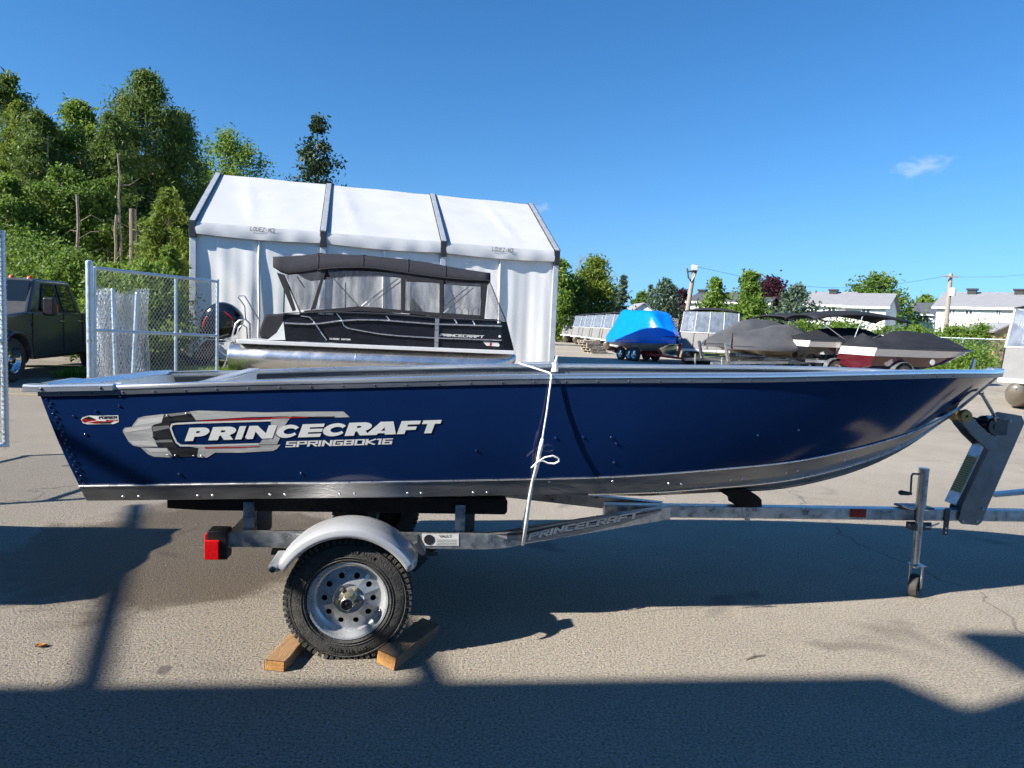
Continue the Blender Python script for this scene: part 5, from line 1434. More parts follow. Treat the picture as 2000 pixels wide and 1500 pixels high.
# second gate leaf at the left edge of the photograph
p0, p1 = at(7, 660, 6.6), Vector((-5.05, 4.35, 0))
FG2, LG2 = fence_frame(p0, p1)
g2 = thing_at(FG2, 'chain_link_gate', 'chain-link gate leaf seen almost edge-on at the left border', 'gate')
zt_ = at(7, 452, 6.6).z; zb_ = at(12, 872, 6.6).z
for x_ in (0, LG2): mb = MB(); mb.tube([(x_, 0, zb_), (x_, 0, zt_)], .028, 10); mb.build('gate_upright', GALV2, g2, smooth=40)
for z_ in (zb_ + .02, (zb_ + zt_) / 2, zt_ - .02): mb = MB(); mb.tube([(0, 0, z_), (LG2, 0, z_)], .022, 8); mb.build('gate_rail', GALV2, g2, smooth=40)
chainlink(LG2, zb_, zt_, .055).build('wire_mesh', WIRE, g2, kind='stuff')
mb = MB()
for k in range(46):
    z_ = lerp(zb_, zt_, k / 45); mb.lathe([(-.004, .034), (.004, .034)], (0, 0, z_), (.3, .2, 1), 6)
mb.build('mesh_ties', WIRE, g2, kind='stuff')
# boundary fence on the right
pa, pb = at(1500, 648, 44), at(2080, 667.5, 34)
FF, LF = fence_frame(pa, pb)
fen = thing_at(FF, 'chain_link_fence', 'boundary chain-link fence in front of the houses on the right', 'fence')
mb = MB(); mb.tube([(0, 0, pa.z), (LF, 0, pb.z)], .034, 6); mb.build('top_rail', GALV2, fen)
nP = 7
for k in range(nP + 1):
    x_ = LF * k / nP; mb = MB(); mb.tube([(x_ - .14, 0, -.1), (x_, 0, lerp(pa.z, pb.z, k / nP) + .03)], .04, 6); mb.build('post', GALV2, fen)
mb = chainlink(LF, 0.03, pa.z, .11, .0055); mb.v = [(x, y, z * lerp(pa.z, pb.z, x / LF) / pa.z) for (x, y, z) in mb.v]
mb.build('wire_mesh', WIRE, fen, kind='stuff')

# ------------------------------------------------------------------ grey pickup at the left
T_BODY = mat('dark_grey_metallic_paint', (0.085, 0.080, 0.075), 0.32, 0.15, 0.06, 3, coat=0.5)
T_GLASS = mat('tinted_window', (0.010, 0.014, 0.016), 0.05, 0, 0.1, 2, coat=0.5)
T_ORANGE = mat('amber_lens', (0.65, 0.12, 0.01), 0.2, 0, 0.1, 20, coat=.5)
T_CHROME = mat('chrome', (0.75, 0.75, 0.76), 0.1, 1.0, 0.03, 6)
gw = ground(33, 747)
FK = Frame((gw.x, gw.y, 0), math.radians(99))
truck = thing_at(FK, 'pickup_truck', 'dark grey crew-cab pickup with orange roof lamps parked under the trees', 'truck')
TWd = 1.95
# lower body: side profile with wheel arches, visible side at y=0
def arch(cx, r, n=9): return [(cx + r * math.cos(math.pi * (1 - i / (n - 1))), .42 + r * .95 * math.sin(math.pi * (1 - i / (n - 1)))) for i in range(n)]
prof = [(-1.02, .55), (-.98, .45)] + [(-.52, .42)] + arch(0, .50)[1:-1] + [(.52, .42)] + [(3.0, .42)] + arch(3.6, .50)[0:] + [(4.85, .5), (4.92, .75), (4.9, 1.32), (2.78, 1.30), (.55, 1.30), (.45, 1.31), (-.3, 1.24), (-.88, 1.16), (-.98, 1.0)]
mb = MB(); mb.prism(prof, .02, TWd - .02); mb.build('body', T_BODY, truck, bevel=.05, segs=3)
# greenhouse
zr0 = 1.96
bot = [(.52, .05), (.52, TWd - .05), (2.80, TWd - .05), (2.80, .05)]; topc = [(1.10, .20), (1.10, TWd - .20), (2.55, TWd - .20), (2.55, .20)]
mb = MB(); mb.add([(x, y, 1.29) for x, y in bot] + [(x, y, zr0) for x, y in topc], [(0, 1, 5, 4), (1, 2, 6, 5), (2, 3, 7, 6), (3, 0, 4, 7), (4, 5, 6, 7)]); mb.build('cab', T_BODY, truck, bevel=.06, segs=3)
def cabside(x, z):
    t = (z - 1.29) / (zr0 - 1.29); return (x, lerp(.05, .20, t) - .012, z)
for pl in ([(.98, 1.33), (1.30, 1.86), (1.72, 1.87), (1.80, 1.33)], [(1.92, 1.33), (1.86, 1.87), (2.38, 1.86), (2.52, 1.33)]):
    mb = MB(); mb.add([cabside(*p) for p in pl], [(0, 1, 2, 3)]); mb.build('side_window', T_GLASS, truck, solid=.006)
    mb = MB(); q = [Vector(cabside(*p)) + Vector((0, -.004, 0)) for p in pl]; mb.tube(q + [q[0]], .014, 4); mb.build('window_trim', BLACKP, truck)
mb = MB(); mb.add([(.60, .14, 1.33), (.60, TWd - .14, 1.33), (1.06, TWd - .25, 1.90), (1.06, .25, 1.90)], [(0, 1, 2, 3)]); mb.v = [(x - .022, y, z + .012) for x, y, z in mb.v]; mb.build('windscreen', T_GLASS, truck, solid=.006)
for k in range(5):
    y_ = .32 + k * (TWd - .64) / 4; mb = MB(); mb.lathe([(0, .055), (.03, .045), (.05, .02), (.052, .001)], (1.18, y_, zr0 + .0), (0, 0, 1), 10); mb.build('roof_lamp', T_ORANGE, truck, smooth=50)
def wheel(parent, c, R, w, ax_, rim_m=None):
    mb = MB(); mb.lathe([(-w / 2, R * .6), (-w / 2, R * .9), (-w * .35, R), (w * .35, R), (w / 2, R * .9), (w / 2, R * .6), (w * .3, R * .56), (-w * .3, R * .56)], c, ax_, 28, closed=True)
    t = mb.build('tyre', RUBBER, parent, smooth=40)
    mb = MB(); mb.lathe([(w * .45, R * .60), (w * .42, R * .55), (w * .22, R * .48), (w * .28, R * .2), (w * .42, R * .16), (w * .44, .001)], c, ax_, 20)
    mb.build('rim', rim_m or T_CHROME, parent, smooth=40); return t
for x_ in (0, 3.6):
    for (y_, a_) in ((.16, (0, -1, 0)), (TWd - .16, (0, 1, 0))): wheel(truck, (x_, y_, .41), .41, .28, a_)
for cx in (0, 3.6):
    mb = MB(); mb.tube([(x, .0, z) for (x, z) in arch(cx, .53, 13)], .035, 6); mb.build('wheel_flare', T_BODY, truck, smooth=60)
mb = MB(); mb.box((.82, -.20, 1.42), (.13, .22, .36)); mr = mb.build('door_mirror', BLACKP, truck, bevel=.04, segs=3)
mb = MB(); mb.beam((.9, .03, 1.36), (.85, -.12, 1.36), .05, .05); mb.build('mirror_arm', BLACKP, mr)
mb = MB(); mb.box((.885, -.285, 1.38), (.05, .06, .16)); mb.build('mirror_signal', T_ORANGE, mr, bevel=.01)
for x_ in (1.80, 2.62): mb = MB(); mb.span((x_ - .12, -.015, 1.10), (x_ + .06, .03, 1.14)); mb.build('door_handle', T_CHROME, truck, bevel=.012)
for x_ in (.62, 1.86, 2.74):
    mb = MB(); mb.beam((x_, .012, .5), (x_, .012, 1.28), .012, .008, (1, 0, 0)); mb.build('door_gap', BLACKP, truck)
mb = MB(); mb.span((.55, -.06, .40), (2.9, .06, .46)); mb.build('side_step', BLACKP, truck, bevel=.015)
mb = MB(); mb.span((-1.06, .3, .72), (-1.0, TWd - .3, 1.12)); gr = mb.build('grille', T_CHROME, truck, bevel=.02)
for y_ in (.14, TWd - .14): mb = MB(); mb.box((-.99, y_, .95), (.1, .26, .3)); mb.build('headlight', SILVER2_P, truck, bevel=.04)
mb = MB(); mb.span((-1.12, .02, .45), (-.98, TWd - .02, .66)); mb.build('bumper', T_CHROME, truck, bevel=.04)

# covered boat off to the left whose shadow lies across the wet patch
def loft(sections):
    mb = MB(); mb.grid(sections); return mb
def simple_hull(L, B, D, z0, flare=.75, sheer=.12, rake=.16):
    """returns functions for gunwale and chine and keel along u (0 stern..1 bow); local x along, y lateral"""
    def hb(u): return B / 2 * (1 - max(0, (u - .45) / .55) ** 3.0) ** .72 if u < 1 else .01
    def g(u, s): return Vector((L * u, s * max(.01, hb(u)), z0 + D + sheer * u * u))
    def c(u, s): return Vector((L * u * (1 - rake * .8), s * max(.008, hb(u) * flare * (1 - .25 * u)), z0 + D * .22 + D * .62 * max(0, (u - .5) / .5) ** 2))
    def k(u): return Vector((L * u * (1 - rake), 0, z0 + D * .75 * max(0, (u - .55) / .45) ** 2.2))
    return g, c, k
def boat_shell(parent, L, B, D, z0, m_low, m_up, band=.42, flare=.78, sheer=.12, rake=.16, N_=34):
    g, c, k = simple_hull(L, B, D, z0, flare, sheer, rake)
    us = [i / N_ for i in range(N_ + 1)]
    mb = MB()
    for s_ in (1, -1): mb.grid([[k(u), c(u, s_)] + [c(u, s_).lerp(g(u, s_), t * (1 - band)) for t in (.5, 1)] for u in us])
    mb.add([k(0), c(0, 1), c(0, 1).lerp(g(0, 1), 1 - band), c(0, -1).lerp(g(0, -1), 1 - band), c(0, -1)], [(0, 1, 2, 3, 4)])
    mb.build('hull_bottom', m_low, parent, smooth=40)
    mb = MB()
    for s_ in (1, -1): mb.grid([[c(u, s_).lerp(g(u, s_), lerp(1 - band, 1, t)) + Vector((0, s_ * .012 * (u < .99), 0)) for t in (0, .5, 1)] for u in us])
    a0 = [c(0, s_).lerp(g(0, s_), 1 - band) for s_ in (1, -1)]; mb.add([a0[0], g(0, 1), g(0, -1), a0[1]], [(0, 1, 2, 3)])
    mb.build('hull_topside', m_up, parent, smooth=40)
    mb = MB()
    for s_ in (1, -1): mb.tube([g(u, s_) for u in us], .03, 5)
    mb.build('rub_rail', DARKSTEEL, parent, smooth=60)
    return g, c, k, us
def boat_cover(parent, g, us, hfun, m_, over=.03, seed=0, name='boat_cover', drop=.12):
    """canvas draped from gunwale to gunwale over frames"""
    rows = []; rd = random.Random(seed); ph = rd.uniform(0, 6)
    for i, u in enumerate(us):
        a = g(u, 1); w_ = a.y + over; z_ = a.z; h_ = hfun(u); r = [Vector((a.x, -w_, z_ - drop))]
        for j in range(17):
            t = -1 + 2 * j / 16
            e_ = abs(t)
            fold = (.045 * abs(math.sin(7 * t + 5.5 * u + ph)) + .035 * abs(math.sin(17 * u + ph - 6 * t))) * (1 - e_ ** 3) * min(1, .25 + h_ * 1.6) + .012 * math.sin(41 * u + 9 * t)
            r.append(Vector((a.x, w_ * t, z_ + .02 + h_ * (1 - e_ ** 1.35) + fold - .05 * math.sin(math.pi * e_) * min(1, h_))))
        r.append(Vector((a.x, w_, z_ - drop))); rows.append(r)
    mb = MB(); mb.grid(rows); mb.add(rows[0], [tuple(range(len(rows[0])))])
    return mb.build(name, m_, parent, smooth=60)
def boat_trailer_simple(frame, L, B, z0, m_, label, name='boat_trailer', axles=1, group=None):
    t = thing_at(frame, name, label, 'trailer', group)
    for s_ in (1, -1):
        mb = MB(); mb.beam((.1, s_ * B * .33, z0 - .12), (L * .6, s_ * B * .33, z0 - .12), .07, .1); mb.beam((L * .6, s_ * B * .33, z0 - .12), (L * 1.0, 0, z0 - .2), .07, .1); mb.build('frame_rail', m_, t)
        for k in range(axles):
            x_ = L * .25 + k * .75
            wheel(t, (x_, s_ * B * .42, .33), .33, .2, (0, s_, 0))
        mb = MB(); xx = L * .25 + (axles - 1) * .375; hl_ = .42 + (axles - 1) * .375
        mb.grid([[Vector((xx + math.cos(a) * hl_, s_ * (B * .42 + y_), .33 + math.sin(a) * .42)) for y_ in (-.13, .13)] for a in [math.pi * i / 10 for i in range(11)]]); mb.build('fender', m_, t, solid=.01)
    mb = MB(); mb.beam((L * .95, 0, z0 - .2), (L * 1.18, 0, z0 - .22), .08, .1); mb.build('tongue', m_, t)
    mb = MB(); mb.beam((L * 1.02, 0, z0 - .2), (L * 1.06, 0, z0 + .5), .08, .1); mb.build('winch_post', m_, t)
    mb = MB(); mb.cyl((L * 1.1, .08, 0), (L * 1.1, .08, z0), .035); mb.build('jack', m_, t)
    for x_ in (L * .12, L * .5): mb = MB(); mb.beam((x_, -B * .32, z0 - .07), (x_, B * .32, z0 - .07), .1, .1); mb.build('cross_beam', m_, t)
    return t
W_GEL = mat('white_gelcoat', (0.78, 0.76, 0.72), 0.18, 0, 0.03, 2, coat=.5)
B_GEL = mat('black_gelcoat', (0.012, 0.012, 0.014), 0.12, 0, 0.1, 2, coat=.6)
M_GEL = mat('maroon_gelcoat', (0.075, 0.006, 0.012), 0.12, 0, 0.1, 1.5, coat=.7)
CREAM = mat('weathered_aluminium_hull', (0.30, 0.265, 0.22), 0.35, 0.6, 0.12, 4)
REDF = mat('red_trailer_paint', (0.45, 0.012, 0.02), 0.3, 0, 0.1, 5, coat=.4)
TARP = mat('bright_blue_shrink_wrap', (0.002, 0.20, 0.80), 0.22, 0, 0.05, 3, 0.12, 2.6, coat=.3)
FL = Frame((-3.55, 2.9, 0), math.radians(186))
bl = thing_at(FL, 'covered_boat', 'covered aluminium boat left of the photo with its shadow on the wet pavement', 'boat')
g, c, k, us = boat_shell(bl, 4.6, 1.15, .55, .42, ALU_DULL, B_GEL); boat_cover(bl, g, us, lambda u: .12 * math.sin(math.pi * min(1, u * 1.1)), FABRIC2)
for o_ in (bl,): o_.location.y += .42
tl_ = boat_trailer_simple(FL, 4.6, 1.15, .42, GALV, 'galvanised trailer under the covered boat left of the photo'); tl_.location.y += .42

# ------------------------------------------------------------------ far boats
def far_pontoon(loc, yaw, label, Wd=2.5, L=6.2, s=1.0, group=None, canvas=None, detail=True):
    """enclosed pontoon boat, sloped bow end at local y=0 facing -y; local x across"""
    canvas = canvas or LIGHTFAB
    o = thing('enclosed_pontoon_boat', label, 'boat', loc, yaw, group); o.scale = (s, s, s)
    h0, h1, h2, h3 = .72, 1.42, 2.38, 2.56
    w = Wd / 2
    y0, y1, y2 = .0, .42, .95
    mb = MB(); mb.span((-w, y0 + .02, h0 - .1), (w, L, h0)); mb.build('deck', P_DECK, o)
    mb = MB(); n = 8
    def fx(i): return lerp(-w, w, i / n)
    def bow(i): t = 2 * i / n - 1; return .28 * t * t          # rounded bow in plan
    mb.grid([[(fx(i), y0 + bow(i), h0), (fx(i), y1 + bow(i), h1)] for i in range(n + 1)]); mb.build('bow_canvas', canvas, o, smooth=60)
    for s_ in (-1, 1):
        mb = MB(); mb.add([(s_ * w, .28, h0), (s_ * w, L - .2, h0), (s_ * w, L - .2, h1), (s_ * w, y1 + .28, h1)], [(0, 1, 2, 3)]); mb.build('side_panel', FABRIC2, o)
    for (i0, i1) in ((0, 2), (2, 4), (4, 6), (6, 8)):
        mb = MB(); mb.grid([[(fx(i), y1 + bow(i) + .005, h1 + .03), (fx(i) * .95, y2 + bow(i) * .8, h2)] for i in range(i0, i1 + 1)]); mb.build('bow_window', VIN2, o, smooth=60)
    for i in (0, 2, 4, 6, 8):
        mb = MB(); mb.tube([(fx(i), y0 + bow(i) - .012, h0 + .02), (fx(i), y1 + bow(i) - .012, h1)], .012, 4); mb.build('canvas_seam', FABRIC2, o)
        mb = MB(); mb.tube([(fx(i), y1 + bow(i) - .012, h1), (fx(i) * .95, y2 + bow(i) * .8 - .012, h2)], .022, 4); mb.build('window_seam', SILVER2_P, o)
    mb = MB(); mb.tube([(fx(i), y1 + bow(i) - .015, h1 + .015) for i in range(n + 1)], .022, 4); mb.build('bow_rail', SILVER2_P, o)
    for s_ in (-1, 1):
        for (ya, yb) in ((1.45, 2.4), (2.55, 3.7), (3.85, 5.2)):
            mb = MB(); mb.add([(s_ * w, ya, h1 + .12), (s_ * w, yb, h1 + .12), (s_ * w * .96, yb, h2 - .12), (s_ * w * .96, ya, h2 - .12)], [(0, 1, 2, 3)]); mb.build('side_window', VIN2, o)
        mb = MB()
        for (ya, yb) in ((1.28, 1.45), (2.4, 2.55), (3.7, 3.85), (5.2, 5.4)): mb.add([(s_ * w, ya, h1), (s_ * w, yb, h1), (s_ * w * .95, yb, h2), (s_ * w * .95, ya, h2)], [(0, 1, 2, 3)])
        for (za, zb_, ka, kb) in ((h1, h1 + .12, 1, .995), (h2 - .12, h2, .956, .95)): mb.add([(s_ * w * ka, 1.45, za), (s_ * w * ka, 5.2, za), (s_ * w * kb, 5.2, zb_), (s_ * w * kb, 1.45, zb_)], [(0, 1, 2, 3)])
        mb.build('side_frame', FABRIC2, o)
        mb = MB(); mb.add([(s_ * w, y1 + .28, h1), (s_ * w, 1.28, h1), (s_ * w * .95, 1.28, h2), (s_ * w * .95, y2 + .22, h2)], [(0, 1, 2, 3)]); mb.build('side_window', VIN2, o)
    mb = MB(); rows = []
    for j in range(9):
        t = j / 8; y_ = lerp(y2 - .04, 5.45, t); r = []
        for i in range(n + 1):
            q = 2 * i / n - 1; r.append((fx(i) * .97, y_ + (bow(i) * .8 if j == 0 else 0), h2 + (h3 - h2) * (1 - abs(q) ** 2.4) * (.55 if j == 0 else 1) + .05 * math.sin(math.pi * t)))
        rows.append(r)
    mb.grid(rows); mb.build('canopy_roof', FABRIC, o, smooth=60, solid=.02)
    mb = MB(); mb.add([(-w, L - .75, h0), (w, L - .75, h0), (w * .95, 5.45, h2), (-w * .95, 5.45, h2)], [(0, 1, 2, 3)]); mb.build('stern_canvas', FABRIC2, o)
    for s_ in (-1, 1):
        mb = MB(); prof = [(.9, .30), (5.9, .30), (5.95, .001)]; nose = [(-.05 + .0, .02)] + [(.9 - .95 * math.sin(a), .30 * math.cos(a) ** .8) for a in (1.4, 1.15, .85, .5, .2)]
        mb.lathe(nose + prof, (s_ * (w - .38), 0, h0 - .42), (0, 1, 0), 18)
        mb.v = [(x, y, z + (max(0, .9 - y) ** 2) * .22) for (x, y, z) in mb.v]
        mb.build('pontoon_tube', CREAM, o, smooth=50)
        mb = MB(); mb.span((s_ * (w - .38) - .15, 1.2, 0), (s_ * (w - .38) + .15, 1.5, h0 - .70)); mb.build('support_block', OLDWOOD, o)
        mb = MB(); mb.span((s_ * (w - .38) - .15, 4.6, 0), (s_ * (w - .38) + .15, 4.9, h0 - .70)); mb.build('support_block', OLDWOOD, o)
    return o
LIGHTFAB = mat('pale_grey_canvas', (0.20, 0.195, 0.19), 0.85, 0, 0.1, 4)
VIN2 = glassy('hazy_vinyl_window', (0.22, 0.26, 0.32), 0.66, 0.08, 0.14)
row_labels = ['enclosed pontoon boat at the far left end of the grey row, beside the marquee', 'second enclosed pontoon boat from the marquee in the grey row', 'third enclosed pontoon boat from the marquee, behind the pallet stack',
              'fourth enclosed pontoon boat from the marquee in the grey row', 'fifth enclosed pontoon boat in the grey row, half behind the blue wrap', 'enclosed pontoon boat mostly hidden behind the blue wrapped boat']
proto = None
for i, (px_, Y_) in enumerate(((1118, 62), (1140, 57.5), (1163, 53), (1184, 49), (1208, 45), (1262, 41.5))):
    p = ground(px_, 690); p = at(px_, 690, Y_)
    if proto is None:
        proto = far_pontoon((p.x, p.y, 0), math.radians(-24), row_labels[0], group='enclosed pontoon boats in a row'); o_ = proto
    else:
        o_ = copy_tree(proto); o_.location = (p.x, p.y, 0); o_['label'] = row_labels[i]
    o_.rotation_euler = (0, 0, math.radians(-24 + i))
def put(o_src, px_, Y_, yawd, label, sc=1.0):
    o_ = copy_tree(o_src); p = at(px_, 690, Y_); o_.location = (p.x, p.y, 0); o_.rotation_euler = (0, 0, math.radians(yawd)); o_.scale = (sc, sc, sc); o_['label'] = label
    return o_
put(proto, 1380, 30.5, -20, 'enclosed grey pontoon boat just right of the blue wrapped boat', 1.0)
put(proto, 2088, 15.4, -42, 'enclosed pontoon boat cut off by the right border', 1.0)

# stack of wooden pallets
PALLET = mat('grey_pallet_wood', (0.36, 0.31, 0.25), 0.85, 0, 0.25, 6, 0.3, 30)
pg = ground(1163, 690)
def pallet(zb, dx, rz, label):
    o = thing('wooden_pallet', label, 'pallet', (pg.x + dx, pg.y, zb), rz, 'pallets in the stack')
    for k in range(3): mb = MB(); mb.span((-.5, -.55 + k * .5, .022), (.5, -.45 + k * .5, .12)); mb.build('stringer', PALLET, o)
    for k in range(6): mb = MB(); mb.span((-.5 + k * .18, -.58, .12), (-.40 + k * .18, .58, .142)); mb.build('top_slat', PALLET, o)
    for k in range(3): mb = MB(); mb.span((-.5 + k * .45, -.58, 0.002), (-.40 + k * .45, .58, .022)); mb.build('bottom_slat', PALLET, o)
    return o
pl0 = pallet(0.0, 0, .3, 'wooden pallet at the bottom of the stack near the grey boats')
for k, lab in enumerate(('second wooden pallet from the bottom of the stack', 'third wooden pallet from the bottom of the stack', 'fourth wooden pallet from the bottom of the stack', 'wooden pallet on top of the stack near the grey boats')):
    o_ = copy_tree(pl0); o_.location = (pg.x + (-.12 - .1 * k), pg.y, .145 * (k + 1)); o_.rotation_euler = (0, 0, .3 + (-1) ** k * .07); o_['label'] = lab

# boat in bright blue shrink wrap on a red tandem trailer
gb = ground(1212, 704)
FW = Frame((gb.x + .35, gb.y + 2.2, 0), math.radians(-62))
bw = thing_at(FW, 'wrapped_boat', 'boat wrapped in bright blue plastic on the red trailer', 'boat')
g, c, k, us = boat_shell(bw, 4.5, 2.0, .72, .52, W_GEL, W_GEL, sheer=.10)
def wrap_h(u): return interp(u, [0, .10, .14, .62, .70, .85, 1], [.55, 1.25, 1.45, 1.38, 1.25, .55, .05])
rows = []
for u in [i / 40 for i in range(41)]:
    a = g(u, 1); w_ = a.y + .06; h_ = wrap_h(u); r = [Vector((a.x, -w_ * .98, a.z - .34)), Vector((a.x, -w_ - .03, a.z - .20))]
    for j in range(21):
        t = -1 + 2 * j / 20; e = abs(t)
        prof_ = (1 - max(0, (e - .55) / .45) ** 1.3) if h_ > .3 else (1 - e ** 2)
        r.append(Vector((a.x, w_ * t, a.z - .05 + h_ * prof_ + .02 * math.sin(23 * u + 7 * t))))
    r += [Vector((a.x, w_ + .03, a.z - .20)), Vector((a.x, w_ * .98, a.z - .34))]; rows.append(r)
mb = MB(); mb.grid(rows); mb.add(rows[0], [tuple(range(len(rows[0])))]); mb.build('blue_wrap', TARP, bw, smooth=45)
bw.scale = (.9, .9, .9)
tr = boat_trailer_simple(FW, 4.5, 2.0, .52, REDF, 'red tandem axle trailer under the blue wrapped boat', axles=2); tr.scale = (.9, .9, .9)
sp = thing('spare_wheel', 'spare wheel on the side of the red trailer', 'wheel', FW.w((2.35, -.97, 0)), FW.yaw); wheel(sp, (0, 0, .33), .33, .18, (0, -1, 0))

# canvas-covered boats and bimini tops in the right-hand row
def bimini(parent, x0, x1, w, z0, rise, legs_z, m_):
    mb = MB(); rows = []
    for i in range(13):
        t = i / 12; x = lerp(x0, x1, t); zc = z0 + rise * math.sin(math.pi * (.08 + .84 * t)); r = []
        for j in range(9): q = -1 + j / 4; r.append((x, w * q, zc - .16 * abs(q) ** 3))
        rows.append(r)
    mb.grid(rows); mb.build('bimini_top', m_, parent, smooth=70, solid=.05)
    for (xa_, xb_) in ((lerp(x0, x1, .03), lerp(x0, x1, .34)), (lerp(x0, x1, .5), lerp(x0, x1, .42)), (lerp(x0, x1, .97), lerp(x0, x1, .55))):
        for s_ in (-1, 1):
            mb = MB(); t = (xa_ - x0) / (x1 - x0); mb.tube([(xa_, s_ * w * .97, z0 + rise * math.sin(math.pi * (.08 + .84 * t)) - .15), (xb_, s_ * w * 1.0, legs_z)], .018, 5); mb.build('bimini_leg', TUBE_AL, parent)
def put_boat(px_, Y_, yawd, L, B, D, z0, lab, m_low, m_up, hf, m_cov, cat='boat', name='covered_boat', lab_t=None, t_m=GALV, group=None, band=.42, sheer=.12, cover=True):
    p = at(px_, 690, Y_); fr = Frame((p.x, p.y, 0), math.radians(yawd))
    o = thing_at(fr, name, lab, cat, group)
    g, c, k, us = boat_shell(o, L, B, D, z0, m_low, m_up, band=band, sheer=sheer)
    if cover: boat_cover(o, g, us, hf, m_cov, over=-.05 if name != 'covered_boat' else .03, seed=int(px_), drop=-.01 if name != 'covered_boat' else .12)
    if lab_t: boat_trailer_simple(fr, L, B, z0, t_m, lab_t)
    return o, g
# tent-like grey cover on a pontoon with its bow towards the camera
o1, g1 = put_boat(1555, 31, 214, 6.0, 2.3, .42, .62, 'boat under a wrinkled grey tarpaulin ridge, right of the enclosed pontoon boat', CREAM, P_DECK, lambda u: interp(u, [0, .2, .45, .62, 1], [.55, .95, 1.0, .95, .10]), GREYFAB, lab_t='trailer under the boat with the wrinkled grey tarpaulin', sheer=.0)
o2, g2_ = put_boat(1612, 28.5, 212, 5.6, 2.3, .42, .60, 'boat with smooth charcoal cover and bow towards the camera, left of the white runabout', CREAM, P_DECK, lambda u: interp(u, [0, .2, .45, .60, .78, 1], [.3, .5, .85, .75, .55, .45]), GREYFAB, lab_t='trailer under the boat with the smooth charcoal cover', sheer=.0)
for (ob_, gg_) in ((o1, g1), (o2, g2_)):
    for u_ in (.18, .42, .66):
        for s_ in (-1, 1):
            a_ = gg_(u_, s_); mb = MB(); mb.tube([a_ + Vector((0, s_ * .05, -.10)), a_ + Vector((0, s_ * .02, -.45)), Vector((a_.x, a_.y * .6, .55))], .012, 4); mb.build('tie_strap', FABRIC2, ob_)
bimini(o1, -.6, 2.0, 1.0, 2.25, .18, 1.2, FABRIC2)
# white and black runabout with bimini, then the maroon bowrider
o3, g3 = put_boat(1550, 26, 8, 4.6, 2.1, .62, .72, 'white and black runabout with a raised dark bimini', B_GEL, W_GEL, lambda u: interp(u, [0, .15, .3, .55, .8, 1], [.12, .3, .42, .46, .12, .02]), FABRIC2, name='runabout', lab_t='trailer under the white and black runabout', band=.45)
bimini(o3, .10, 3.9, 1.0, 2.20, .28, 1.40, FABRIC2)
o4, g4 = put_boat(1668, 24.5, 12, 4.75, 2.2, .78, .42, 'maroon and white bowrider under a dark cover beside the fence', M_GEL, W_GEL, lambda u: interp(u, [0, .06, .14, .20, .30, .40, .62, .82, .93, 1], [.10, .42, .20, .22, .50, .58, .52, .30, .04, .0]), FABRIC2, name='bowrider', lab_t='trailer under the maroon and white bowrider', band=.45, sheer=.02)
mb = MB(); p_ = [g4(u, -1).lerp(Vector((g4(u, -1).x, g4(u, -1).y, g4(u, -1).z - .5)), 1) for u in (.42, .5, .5, .42)]
mb.lathe([(0, .10), (-.012, .10), (-.014, .001)], g4(.47, -1) + Vector((0, .02, -.42)), (0, 1, 0), 14); e_ = mb.build('hull_emblem', SILVER2_P, o4); 
mb = MB(); mb.lathe([(0, .06), (-.05, .05), (-.06, .001)], g4(.74, -1) + Vector((0, -.01, -.12)), (0, 1, 0), 12); mb.build('bow_cleat', T_CHROME, o4)
